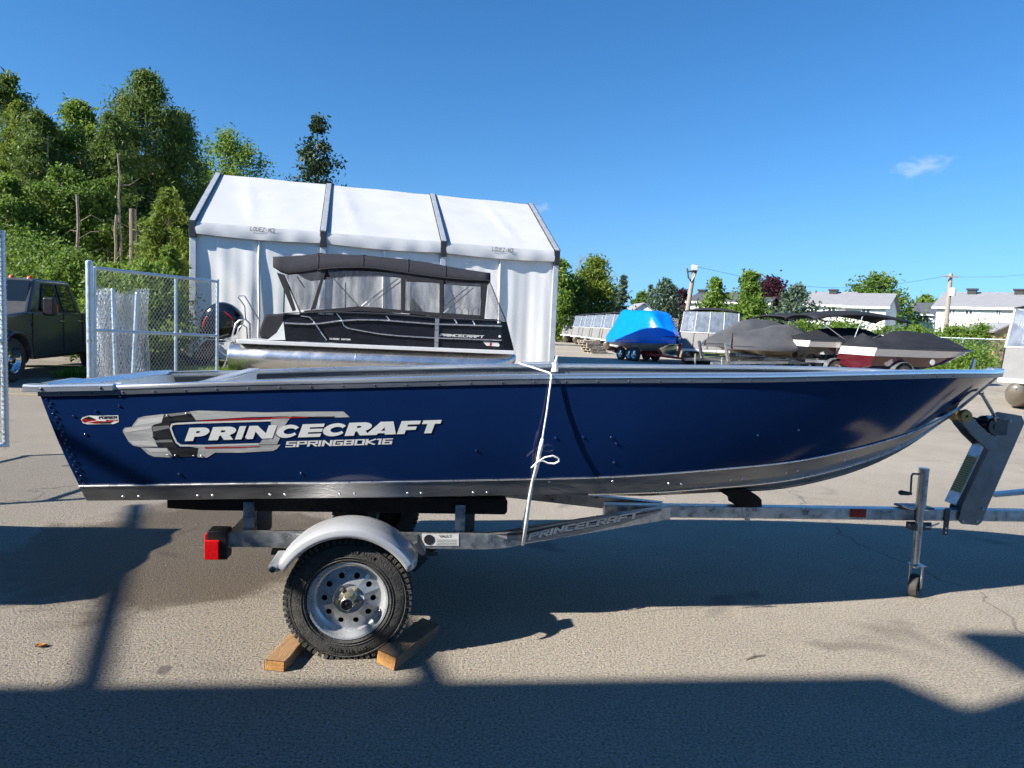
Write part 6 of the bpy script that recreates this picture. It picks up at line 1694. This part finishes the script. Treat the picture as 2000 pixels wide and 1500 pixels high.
# ------------------------------------------------------------------ houses beyond the fence
SIDE_W = mat('white_vinyl_siding', (0.78, 0.78, 0.76), 0.55, 0, 0.04, 2, 0.4, 7, stretch=(.02, .02, 6))
SHINGLE = mat('grey_shingle', (0.26, 0.26, 0.27), 0.9, 0, 0.12, 3, 0.4, 14, stretch=(.6, 1, 3))
SHINGLE_D = mat('charcoal_shingle', (0.085, 0.09, 0.11), 0.85, 0, 0.12, 3, 0.4, 14, stretch=(.6, 1, 3))
WGLASS = mat('house_window_glass', (0.03, 0.04, 0.05), 0.08, 0, 0.3, 1)
TRIM = mat('white_trim', (0.82, 0.82, 0.80), 0.5, 0, 0.03, 4)
VENT = mat('black_roof_vent', (0.02, 0.02, 0.022), 0.6, 0, 0.1, 4)
def house(label, Y, yawd, x0, x1, y_eave, y_ridge, depth, wins, roof_m, vents=(), gable=None, step=None):
    """facade plane from photo columns x0..x1 at distance Y; depth to the back"""
    p = at(x0, y_eave, Y); fr = Frame((p.x, p.y, 0), math.radians(yawd))
    h = thing_at(fr, 'house', label, 'house', 'houses beyond the fence')
    W = fr.pix(x1, y_eave, 0).x; ez_ = fr.pix((x0 + x1) / 2, y_eave, 0).z; rz2 = fr.pix((x0 + x1) / 2, y_ridge, depth / 2).z
    mb = MB(); mb.add([(0, 0, 0), (W, 0, 0), (W, depth, 0), (0, depth, 0), (0, 0, ez_), (W, 0, ez_), (W, depth, ez_), (0, depth, ez_), (0, depth / 2, rz2 - .1), (W, depth / 2, rz2 - .1)],
                      [(0, 1, 5, 4), (1, 2, 6, 9, 5), (2, 3, 7, 6), (3, 0, 4, 8, 7)]); mb.build('wall', SIDE_W, h)
    ov = .35
    mb = MB(); sl = (rz2 - ez_) / (depth / 2)
    mb.add([(-ov, -ov, ez_ - ov * sl), (W + ov, -ov, ez_ - ov * sl), (W + ov, depth / 2, rz2), (-ov, depth / 2, rz2), (W + ov, depth + ov, ez_ - ov * sl), (-ov, depth + ov, ez_ - ov * sl)], [(0, 1, 2, 3), (3, 2, 4, 5)])
    rf = mb.build('roof', roof_m, h, solid=.14)
    mb = MB(); mb.span((-ov, -ov - .05, ez_ - ov * sl - .16), (W + ov, -ov + .02, ez_ - ov * sl + .03)); mb.build('fascia', TRIM, h)
    for (vx, vy) in vents:
        q = fr.pix(vx, vy, depth / 2 - .6); mb = MB(); mb.span((q.x - .35, q.y - .35, q.z - .5), (q.x + .35, q.y + .35, q.z + .15)); mb.span((q.x - .45, q.y - .45, q.z + .15), (q.x + .45, q.y + .45, q.z + .3)); mb.build('roof_vent', VENT, rf)
    for (a, b, c_, d) in wins:
        q0, q1 = fr.pix(a, c_, 0), fr.pix(b, d, 0)
        mb = MB(); mb.span((q0.x, -.06, q1.z), (q1.x, .02, q0.z)); wf = mb.build('window', TRIM, h)
        mid = (q0.x + q1.x) / 2
        for (u0, u1) in ((q0.x + .07, mid - .04), (mid + .04, q1.x - .07)):
            mb = MB(); mb.span((u0, -.075, q1.z + .08), (u1, -.055, q0.z - .08)); mb.build('pane', WGLASS, wf)
    return h, fr, W, ez_, rz2
house('long white house with charcoal roof behind the leaning lamp pole', 72, -30, 1347, 1500, 589, 572, 9, [(1357, 1369, 592, 602), (1428, 1440, 594, 604)], SHINGLE_D, ((1372, 571),))
house('pale grey roofed white house, left half of the stepped pair', 70, -34, 1571, 1652, 594, 571, 9, [(1583, 1597, 597, 612), (1617, 1632, 598, 612)], SHINGLE, ((1628, 571),))
h2, fr2, W2, ez2, rz2_ = house('white house with bare gable end, right half of the stepped pair', 66, -34, 1655, 1731, 597, 574, 9, [(1683, 1700, 601, 614)], SHINGLE)
house('small white house with slate roof between the larger houses', 88, -34, 1772, 1826, 612, 592, 9, [(1771, 1780, 616, 626), (1790, 1815, 615, 630)], SHINGLE_D)
house('big white row house with grey roof at the right border', 64, -40, 1830, 2035, 599, 572, 10, [(1853, 1866, 604, 613), (1885, 1900, 605, 615), (1945, 1955, 606, 617), (1980, 1990, 606, 617)], SHINGLE, ((1899, 570), (1991, 571)))
# gabled porch front of the small house
# tan garden shed
CEDARW = mat('tan_shed_boards', (0.50, 0.31, 0.16), 0.7, 0, 0.1, 4, 0.3, 8, stretch=(.1, .1, 5))
p = at(1944, 646, 46); fs_ = Frame((p.x, p.y, 0), math.radians(5)); shed = thing_at(fs_, 'garden_shed', 'tan wooden garden shed behind the fence near the right border', 'shed')
Ws = fs_.pix(1997, 646, 0).x; zz0 = p.z; zap = fs_.pix(1976, 633, 0).z
mb = MB(); mb.add([(0, 0, 0), (Ws, 0, 0), (Ws, 0, zz0), (Ws * .55, 0, zap), (0, 0, zz0), (0, 3, 0), (Ws, 3, 0), (Ws, 3, zz0), (Ws * .55, 3, zap), (0, 3, zz0)], [(0, 1, 2, 3, 4), (5, 6, 7, 8, 9), (0, 4, 9, 5), (1, 6, 7, 2)]); mb.build('wall', CEDARW, shed)
mb = MB(); mb.add([(-.3, -.2, zz0 - .1), (Ws * .55, -.2, zap + .05), (Ws * .55, 3.2, zap + .05), (-.3, 3.2, zz0 - .1), (Ws + .3, -.2, zz0 - .1), (Ws + .3, 3.2, zz0 - .1)], [(0, 1, 2, 3), (1, 4, 5, 2)]); mb.build('roof', SHINGLE, shed, solid=.1)
# low garage roof peeking over the blue wrap
p = at(1240, 605, 75); fg_ = Frame((p.x, p.y, 0), math.radians(3)); gar = thing_at(fg_, 'garage', 'white gabled garage showing just above the blue wrap', 'garage')
wv = fg_.pix(1274, 605, 0).x; za_ = fg_.pix(1256, 594, 0).z
mb = MB(); mb.prism([(0, 0), (wv, 0), (wv, p.z), (wv * .5, za_), (0, p.z)], 0, 5); mb.build('wall', TRIM, gar)
mb = MB(); mb.add([(-.3, -.2, p.z - .15), (wv * .5, -.2, za_ + .12), (wv * .5, 5, za_ + .12), (-.3, 5, p.z - .15), (wv + .3, -.2, p.z - .15), (wv + .3, 5, p.z - .15)], [(0, 1, 2, 3), (1, 4, 5, 2)]); mb.build('roof', SHINGLE, gar, solid=.1)

# ------------------------------------------------------------------ poles and wires
POLE = mat('weathered_pole_wood', (0.30, 0.265, 0.22), 0.85, 0, 0.2, 3, 0.3, 12, stretch=(4, 4, .5))
pa, pb = at(1343, 606, 40), at(1357, 518, 40)
lp = thing('lamp_pole', 'leaning wooden yard lamp pole with dark bracket', 'pole', (pa.x - (pb.x - pa.x) / (pb.z - pa.z) * pa.z, 40, 0))
def rel(px, py, Y, o): q = at(px, py, Y); return Vector((q.x - o.location.x, q.y - o.location.y, q.z))
mb = MB(); mb.tube([(0, 0, 0), rel(1357, 517, 40, lp)], [.16, .11], 10); mb.build('shaft', POLE, lp, smooth=60)
mb = MB(); mb.tube([rel(1342, 524, 39.9, lp), rel(1344, 541, 39.9, lp), rel(1350, 551, 39.9, lp), rel(1357, 538, 39.9, lp), rel(1361, 527, 39.9, lp)], .05, 5); mb.tube([rel(1343, 531, 39.9, lp), rel(1360, 527, 39.9, lp)], .05, 5); mb.build('bracket', DARKSTEEL, lp)
q = rel(1356.5, 523, 39.7, lp); mb = MB(); mb.box(q, (.32, .25, .3)); mb.build('lamp_head', SILVER2_P, lp, bevel=.03)
pa, pb = at(1847, 645, 50), at(1857, 535, 50)
up = thing('utility_pole', 'wooden utility pole with grey transformer before the row house', 'pole', (pa.x - (pb.x - pa.x) / (pb.z - pa.z) * pa.z, 50, 0))
mb = MB(); mb.tube([(0, 0, 0), rel(1857, 534, 50, up)], [.20, .13], 10); mb.build('shaft', POLE, up, smooth=60)
q = rel(1860.5, 570, 49.7, up); mb = MB(); mb.lathe([(-.28, .001), (-.28, .2), (.22, .2), (.28, .15), (.28, .001)], q, (0, 0, 1), 14); mb.build('transformer', SILVER2_P, up, smooth=40)
mb = MB(); mb.beam(rel(1842, 540, 49.8, up), rel(1872, 541, 49.8, up), .08, .1); mb.build('crossarm', POLE, up)
for k, (a, b) in enumerate((((1872, 541, 49.8), (2200, 470, 60)), ((1842, 540, 49.8), (1357, 520, 40)))):
    A, B_ = at(*a), at(*b); w_ = thing('power_line', ('overhead wire running off to the right from the utility pole', 'overhead wire slung between the lamp pole and the utility pole')[k], 'wire', (0, 0, 0))
    mb = MB(); mb.tube([A.lerp(B_, i / 16) + Vector((0, 0, -1.0 * math.sin(math.pi * i / 16))) for i in range(17)], .010, 3); mb.build('cable', DARKSTEEL, w_)

# ------------------------------------------------------------------ trees
BARK = mat('grey_brown_bark', (0.17, 0.135, 0.10), 0.9, 0, 0.35, 5, 0.5, 16, stretch=(3, 3, .6))
BARK_P = mat('pale_dead_wood', (0.25, 0.20, 0.15), 0.9, 0, 0.3, 5, 0.4, 16, stretch=(3, 3, .6))
LEAF_CEDAR = leafmat('cedar_foliage', (0.042, 0.086, 0.018), (0.15, 0.215, 0.042), .38)
LEAF_CEDAR2 = leafmat('bright_cedar_foliage', (0.080, 0.135, 0.018), (0.22, 0.28, 0.045), .4)
LEAF_MAPLE = leafmat('fresh_maple_leaves', (0.070, 0.14, 0.018), (0.21, 0.30, 0.045), .42)
LEAF_LIME = leafmat('lime_spring_leaves', (0.085, 0.16, 0.022), (0.20, 0.30, 0.05), .45)
LEAF_DARK = leafmat('dark_spruce_needles', (0.016, 0.036, 0.014), (0.055, 0.085, 0.030), .2)
LEAF_BLUE = leafmat('blue_green_needles', (0.045, 0.085, 0.055), (0.12, 0.17, 0.11), .25)
LEAF_PURP = leafmat('purple_maple_leaves', (0.030, 0.008, 0.012), (0.085, 0.025, 0.035), .3)
LEAF_GREEN = leafmat('mid_green_leaves', (0.055, 0.115, 0.018), (0.165, 0.26, 0.042), .42)
def leaf_mesh(name, cen, ln, wd, tint, material, parent, rng, droop=0.0, up=0.0):
    n = len(cen)
    a = rng.normal(size=(n, 3)); a[:, 2] = a[:, 2] * (1 - up) - droop; a /= np.linalg.norm(a, axis=1)[:, None]
    b = rng.normal(size=(n, 3)); b -= (a * b).sum(1)[:, None] * a; b /= np.linalg.norm(b, axis=1)[:, None]
    L_ = (ln * rng.uniform(.6, 1.3, n))[:, None]; W_ = (wd * rng.uniform(.6, 1.3, n))[:, None]
    v = np.empty((n, 4, 3)); v[:, 0] = cen - a * L_; v[:, 1] = cen - a * L_ * .1 + b * W_; v[:, 2] = cen + a * L_; v[:, 3] = cen - a * L_ * .1 - b * W_
    me = bpy.data.meshes.new(name); me.vertices.add(4 * n); me.vertices.foreach_set('co', v.reshape(-1))
    me.loops.add(4 * n); me.loops.foreach_set('vertex_index', np.arange(4 * n, dtype=np.int32))
    me.polygons.add(n); me.polygons.foreach_set('loop_start', np.arange(0, 4 * n, 4, dtype=np.int32))
    at_ = me.attributes.new('tint', 'FLOAT', 'FACE'); at_.data.foreach_set('value', np.clip(tint, 0, 1).astype(np.float32))
    me.materials.append(material); me.update(calc_edges=True); me.validate()
    o = bpy.data.objects.new(name, me); COL.objects.link(o); o.parent = parent
    return o
def envelope(kind, h):
    if kind == 'cedar': return np.interp(h, [0, .12, .35, .6, .8, .93, 1], [.35, .8, 1, .85, .55, .25, .04])
    if kind == 'open': return np.interp(h, [0, .1, .3, .55, .8, .93, 1], [.3, .7, .95, 1, .7, .35, .06])
    if kind == 'spruce': return np.interp(h, [0, .1, .5, 1], [.85, 1, .58, .02])
    if kind == 'cone': return np.interp(h, [0, .12, .4, .75, 1], [.55, .95, 1, .55, .04])
    return np.interp(h, [0, .08, .3, .6, .85, 1], [.35, .75, 1, .95, .65, .1])       # round
def tree(name, label, px, top, width, Y, kind, material, n=9000, leaf=.11, base_frac=.12, seed=1, trunk=.12, bark=None, clump=.55, nclump=90, droop=.0, group=None, cat='tree', lean=0.0, wratio=.45, dens=1.0, thr=.55):
    rng = np.random.default_rng(seed)
    tp_ = at(px, top, Y); R = width / 2 / F * Y; Ht = tp_.z
    o = thing(name, label, cat, (tp_.x, Y, 0), rng.uniform(0, 6.28), group)
    # limbs and trunk
    mb = MB(); k = 9
    sway = rng.normal(size=2) * .02 * Ht
    pts = [(sway[0] * math.sin(i / k * 3) , sway[1] * math.sin(i / k * 2.4), Ht * .97 * i / k) for i in range(k + 1)]
    mb.tube(pts, [trunk * (1 - .93 * i / k) + .012 for i in range(k + 1)], 7)
    # clump centres inside the envelope, each on a limb
    h = rng.uniform(0, 1, nclump) ** (1.15 if kind in ('cedar', 'spruce', 'cone') else .9)
    if kind == 'spruce': h = np.round(h * 13) / 13 + rng.normal(size=nclump) * .008
    h = np.clip(h, 0, .99)
    ang = rng.uniform(0, 2 * np.pi, nclump)
    lob = 1 + .22 * np.sin(2 * ang + 9 * h + seed) + .15 * np.sin(5 * ang - 13 * h)
    rr = envelope(kind, h) * R * np.sqrt(rng.uniform(.12, 1.0, nclump)) * lob * .95
    zc = Ht * (base_frac + (1 - base_frac) * h)
    if kind == 'spruce': zc = zc - rr * .22
    cx, cy = rr * np.cos(ang), rr * np.sin(ang)
    for i in range(0, nclump, 2):
        if rr[i] < .25 * R * .3: continue
        zt = max(.05 * Ht, zc[i] - rr[i] * (.55 if kind not in ('spruce',) else -.05))
        mb.tube([(0, 0, zt), (cx[i] * .55, cy[i] * .55, zt + (zc[i] - zt) * .65), (cx[i], cy[i], zc[i])], [trunk * .28, trunk * .16, .012], 4, caps=False)
    mb.build('trunk', bark or BARK, o, smooth=60)
    m_ = max(1, n // nclump); idx = np.repeat(np.arange(nclump), m_)
    cs = clump * R * (.25 + .25 * envelope(kind, h)) * rng.uniform(.7, 1.3, nclump)
    off = rng.normal(size=(len(idx), 3)) * cs[idx][:, None] * np.array([1, 1, .75 if kind != 'spruce' else .28])
    if kind in ('spruce',):      # spread along the branch
        t = rng.uniform(.15, 1.15, len(idx)); cen = np.stack([cx[idx] * t, cy[idx] * t, zc[idx] + rr[idx] * .12 * (1 - t)], 1) + off * .45
    else:
        cen = np.stack([cx[idx], cy[idx], zc[idx]], 1) + off
    cen = cen[cen[:, 2] > .15]
    idx = idx[:len(cen)]
    tint = rng.uniform(0, 1, nclump)[idx] * .55 + rng.uniform(0, .45, len(cen))
    leaf_mesh('crown', cen, leaf * (1.35 if droop >= .3 else 1), leaf * (wratio * .72 if droop >= .3 else wratio), tint, material, o, rng, droop=droop * 1.5)
    return o
TG = 'trees on the left behind the truck'
T_ = [
 ('cedar_tree', 'tall dark cedar at the left border', 12, 128, 150, 31, 'open', LEAF_CEDAR, 15000, .11, .16, 11, .4),
 ('cedar_tree', 'shorter dark cedar next to the one at the left border', 72, 196, 120, 28, 'open', LEAF_CEDAR, 12000, .10, .20, 12, .4),
 ('maple_tree', 'light green maple poking up between the dark cedars', 152, 180, 140, 33, 'round', LEAF_MAPLE, 13000, .11, .22, 13, 0),
 ('cedar_tree', 'slim cedar left of the tallest cedar', 218, 205, 110, 29, 'open', LEAF_CEDAR, 11000, .10, .18, 14, .4),
 ('cedar_tree', 'tallest dense cedar with wispy tip left of the marquee', 282, 126, 185, 31, 'cedar', LEAF_CEDAR, 22000, .11, .10, 15, .5),
 ('cedar_tree', 'dark cedar right behind the marquee corner', 352, 205, 150, 33, 'cedar', LEAF_CEDAR, 16000, .11, .06, 16, .5),
 ('ash_tree', 'airy lime green tree rising behind the marquee', 445, 238, 165, 38, 'open', LEAF_LIME, 9000, .12, .25, 17, 0),
 ('young_cedar', 'small sunlit yellow-green cedar beside the marquee', 330, 352, 110, 23, 'cedar', LEAF_CEDAR2, 12000, .085, .05, 18, .4),
 ('maple_tree', 'low leafy maple under the cedars near the truck', 120, 300, 170, 26, 'open', LEAF_GREEN, 14000, .09, .08, 19, 0),
 ('maple_tree', 'shaded leafy maple at the left border behind the truck', 20, 330, 170, 25, 'open', LEAF_GREEN, 14000, .09, .06, 20, 0),
 ('maple_tree', 'leafy undergrowth maple left of the stump', 215, 330, 150, 27, 'open', LEAF_GREEN, 13000, .09, .06, 21, 0),
 ('cedar_tree', 'background cedar filling the gap behind the truck', 60, 270, 200, 38, 'cedar', LEAF_DARK, 12000, .14, .02, 22, .3),
 ('cedar_tree', 'background cedar deep behind the light maple', 175, 290, 200, 39, 'cedar', LEAF_DARK, 12000, .14, .02, 23, .3),
 ('cedar_tree', 'background cedar deep behind the tallest cedar', 300, 280, 190, 40, 'cedar', LEAF_DARK, 12000, .14, .02, 24, .3),
]
T_ += [
 ('cedar_tree', 'slender cedar between the border cedar and the light maple', 108, 232, 80, 30, 'cedar', LEAF_CEDAR, 8000, .10, .22, 25, .5),
 ('cedar_tree', 'slender cedar spire left of the tallest cedar', 245, 168, 78, 32, 'cedar', LEAF_CEDAR, 8000, .10, .20, 26, .5),
 ('cedar_tree', 'sunlit slender cedar at the left border', 38, 178, 84, 29, 'cedar', LEAF_CEDAR2, 8000, .10, .2, 27, .5),
]
for (nm, lab, px, top, wd, Y, kd, m_, n_, lf, bf, sd, dr) in T_:
    tree(nm, lab, px, top + 22, wd, Y, kd, m_, n=int(n_ * 1.9), leaf=lf * .80, base_frac=bf, seed=sd, droop=dr, group=TG, nclump=60 if m_ is LEAF_GREEN else 150, clump=.30 if m_ is LEAF_GREEN else .36, trunk=.15 if n_ > 12000 else .11)
tree('spruce_tree', 'lone dark spruce rising behind the marquee roof', 622, 230, 128, 46, 'cone', LEAF_DARK, n=6500, leaf=.15, base_frac=.30, seed=33, droop=.2, nclump=85, clump=.36, trunk=.16)
# shrubs in front of the wood
SG = 'sunlit shrubs along the wood'
for (lab, px, top, wd, Y, n_, sd, m_) in (('bright leafy vine shrub right of the tall gate post', 232, 522, 120, 17.5, 9000, 41, LEAF_LIME), ('bright leafy shrub behind the gate leaf', 290, 520, 105, 17.0, 9000, 42, LEAF_LIME),
        ('dark green bush low behind the gate leaf', 312, 590, 95, 16.6, 7000, 43, LEAF_MAPLE), ('leafy shrub left of the marquee corner post', 330, 485, 52, 19.5, 7000, 44, LEAF_MAPLE), ('low shrub behind the mesh roll', 190, 600, 110, 18.5, 6000, 45, LEAF_GREEN), ('shaded bush behind the pickup roof', 60, 480, 210, 21, 12000, 46, LEAF_GREEN), ('shaded bush right of the pickup', 140, 500, 120, 20, 8000, 47, LEAF_GREEN)):
    tree('leafy_shrub', lab, px, top, wd, Y, 'round', m_, n=n_, leaf=.062, base_frac=.03, seed=sd, nclump=60, clump=.7, trunk=.03, group=SG, cat='shrub')
# bare trunks in the wood
for (lab, xa_, ya_, xb_, yb_, Y, r0, r1, m_) in (('pale slender trunk standing in the wood above the pickup', 86, 520, 94, 265, 27.5, .06, .03, BARK_P), ('pale broken trunk in the wood right of the pickup roof', 153, 590, 150, 380, 23.5, .065, .04, BARK_P), ('left of the twin pale trunks in the wood', 225, 540, 226, 420, 25, .055, .04, BARK_P), ('right of the twin pale trunks in the wood', 236, 540, 232, 300, 26, .06, .03, BARK_P), ('thick grey split stump in the wood', 260, 500, 259, 408, 24, .125, .11, BARK)):
    a, b = at(xa_, ya_, Y), at(xb_, yb_, Y)
    o_ = thing('dead_tree', lab, 'tree', (a.x, Y, 0), 0, 'bare trunks in the wood')
    rd = random.Random(xa_); pts = []; n_ = 9
    for i in range(n_ + 1):
        t = i / n_; z_ = b.z * t; k_ = (z_ - a.z) / (b.z - a.z) if b.z != a.z else 0; pts.append(((b.x - a.x) * max(0, k_) + rd.uniform(-.03, .03), rd.uniform(-.03, .03), z_))
    mb = MB(); mb.tube(pts, [lerp(r0 * 1.1, r1, i / n_) for i in range(n_ + 1)], 8); mb.build('trunk', m_, o_, smooth=60)
    for i in range(3):
        t = rd.uniform(.4, .95); z_ = b.z * t; ang = rd.choice((0.2, 2.9, -.3, 3.4, 1.2)); l_ = rd.uniform(.5, 1.3)
        mb = MB(); base = Vector((interp(z_, [p[2] for p in pts], [p[0] for p in pts]), 0, z_)); mb.tube([base, base + Vector((math.cos(ang) * l_ * .5, math.sin(ang) * l_ * .5, rd.uniform(0, .3))), base + Vector((math.cos(ang) * l_, math.sin(ang) * l_, rd.uniform(-.2, .5)))], [.016, .012, .004], 4); mb.build('branch', m_, o_)
# right-hand trees
RG = 'trees beyond the right-hand lot'
for (nm, lab, px, top, wd, Y, kd, m_, n_, lf, bf, sd, dr) in (
 ('maple_tree', 'bright green tree touching the right edge of the marquee', 1096, 512, 66, 64, 'cedar', LEAF_MAPLE, 6000, .20, .03, 51, 0),
 ('cedar_tree', 'dark green dense cedar between marquee and the big round cedar', 1128, 548, 66, 66, 'cedar', LEAF_CEDAR, 6000, .20, .02, 52, .3),
 ('cedar_tree', 'big broad olive cedar above the row of grey pontoon boats', 1162, 513, 104, 68, 'cone', LEAF_CEDAR2, 12000, .20, .02, 53, .3),
 ('spruce_tree', 'pointed blue-green spruce left of the blue wrap', 1218, 541, 54, 66, 'spruce', LEAF_BLUE, 5500, .20, .04, 54, .3),
 ('spruce_tree', 'small spruce just above the blue wrap', 1271, 559, 32, 80, 'spruce', LEAF_BLUE, 3500, .22, .05, 55, .3),
 ('pine_tree', 'feathery pale pine left of the leaning lamp pole', 1302, 548, 58, 78, 'open', LEAF_BLUE, 4200, .22, .12, 56, .2),
 ('maple_tree', 'round green tree between the small spruces', 1254, 573, 40, 86, 'round', LEAF_GREEN, 3500, .24, .1, 57, 0),
 ('maple_tree', 'dark reddish tree behind the leaning lamp pole', 1333, 568, 40, 84, 'round', LEAF_PURP, 3500, .24, .1, 58, 0),
 ('maple_tree', 'narrow young light green maple before the charcoal roofed house', 1398, 547, 60, 52, 'cone', LEAF_LIME, 5500, .17, .10, 59, 0),
 ('maple_tree', 'taller pointed light green maple right of the narrow young one', 1467, 537, 76, 50, 'cone', LEAF_LIME, 7500, .17, .08, 60, 0),
 ('maple_tree', 'dark purple maple between the houses', 1506, 552, 92, 72, 'round', LEAF_PURP, 7500, .22, .08, 61, 0),
 ('ash_tree', 'thin bluish tree left of the stepped pair of houses', 1556, 557, 62, 58, 'open', LEAF_BLUE, 3600, .18, .15, 62, 0),
 ('maple_tree', 'broad dark green maple behind the stepped pair of houses', 1718, 547, 118, 84, 'round', LEAF_GREEN, 9000, .26, .10, 63, 0),
 ('maple_tree', 'small green treetop above the slate roofed house', 1808, 579, 44, 96, 'round', LEAF_MAPLE, 3500, .28, .2, 64, 0)):
    tree(nm, lab, px, top, wd, Y, kd, m_, n=n_, leaf=lf, base_frac=bf, seed=sd, droop=dr, group=RG, nclump=70, clump=.55, trunk=.14)
o_ = thing('bare_tree', 'leafless thin tree sticking up behind the big round cedar', 'tree', (at(1132, 500, 70).x, 70, 0), 0, RG)
mb = MB(); top_ = at(1132, 497, 70).z; rd = random.Random(9); mb.tube([(0, 0, 0), (.1, 0, top_ * .5), (0, 0, top_)], [.12, .07, .015], 6)
for i in range(22): z_ = top_ * rd.uniform(.55, .95); a = rd.uniform(0, 6.28); l_ = rd.uniform(.5, 1.1); mb.tube([(0.05, 0, z_), (math.cos(a) * l_, math.sin(a) * l_, z_ + l_ * .9)], [.025, .008], 4)
mb.build('trunk', BARK_P, o_)
for (lab, px, top, wd, Y, n_, sd, m_) in (('leafy hedge bush behind the fence under the utility pole', 1868, 646, 80, 47, 5000, 71, LEAF_MAPLE), ('leafy bush behind the fence left of the tan shed', 1915, 640, 60, 47, 4500, 72, LEAF_LIME), ('bush behind the fence before the slate roofed house', 1790, 650, 80, 50, 4500, 73, LEAF_LIME), ('green bush seen under the runabout bimini', 1640, 642, 120, 48, 6000, 74, LEAF_LIME), ('green bush behind the tarpaulin covered boat', 1570, 640, 70, 47, 5000, 75, LEAF_MAPLE), ('bush between the stepped houses and the maroon boat', 1735, 646, 70, 48, 4000, 76, LEAF_MAPLE), ('weedy bush just inside the fence left of its post', 1880, 690, 120, 33, 5000, 77, LEAF_LIME)):
    tree('hedge_bush', lab, px, top, wd, Y, 'round', m_, n=n_, leaf=.13 if Y > 40 else .09, base_frac=.02, seed=sd, nclump=50, clump=.75, trunk=.04, group='bushes along the boundary fence', cat='bush')
# tufts of grass by the gate and along the right verge
rng = np.random.default_rng(77)
def grass_patch(name, label, pts, n, hh, m_):
    xs = rng.uniform(0, 1, (n, 2)); A, B_, C_, D_ = [np.array(q[:2]) for q in pts]
    P_ = (A * (1 - xs[:, :1]) + B_ * xs[:, :1]) * (1 - xs[:, 1:]) + (D_ * (1 - xs[:, :1]) + C_ * xs[:, :1]) * xs[:, 1:]
    cen = np.concatenate([P_, np.full((n, 1), hh * .5)], 1) + np.concatenate([np.zeros((n, 2)), rng.uniform(-.4, .4, (n, 1)) * hh * .6], 1)
    o = leaf_mesh(name, cen, hh * .6, hh * .07, rng.uniform(0, 1, n), m_, None, rng, droop=0, up=-1.8)
    o['kind'] = 'stuff'; o['label'] = label; o['category'] = 'grass'
grass_patch('grass_verge', 'rough grass under the shrubs behind the gate', [(-9.2, 13.8), (-6.2, 14.6), (-6.0, 19), (-10, 19)], 16000, .16, LEAF_LIME)
grass_patch('grass_verge', 'long grass strip along the boundary fence', [(14, 33), (28, 31.5), (30, 37), (13, 40)], 14000, .28, LEAF_LIME)
sheet('grass_strip', [(4, 54), (14, 37), (34, 30.2), (40, 36), (20, 44), (10, 60)], .006, GRASSG)
sheet('grass_strip', [(-9.2, 13.8), (-6.2, 14.6), (-6.4, 17.5), (-10, 17)], .008, GRASSG)
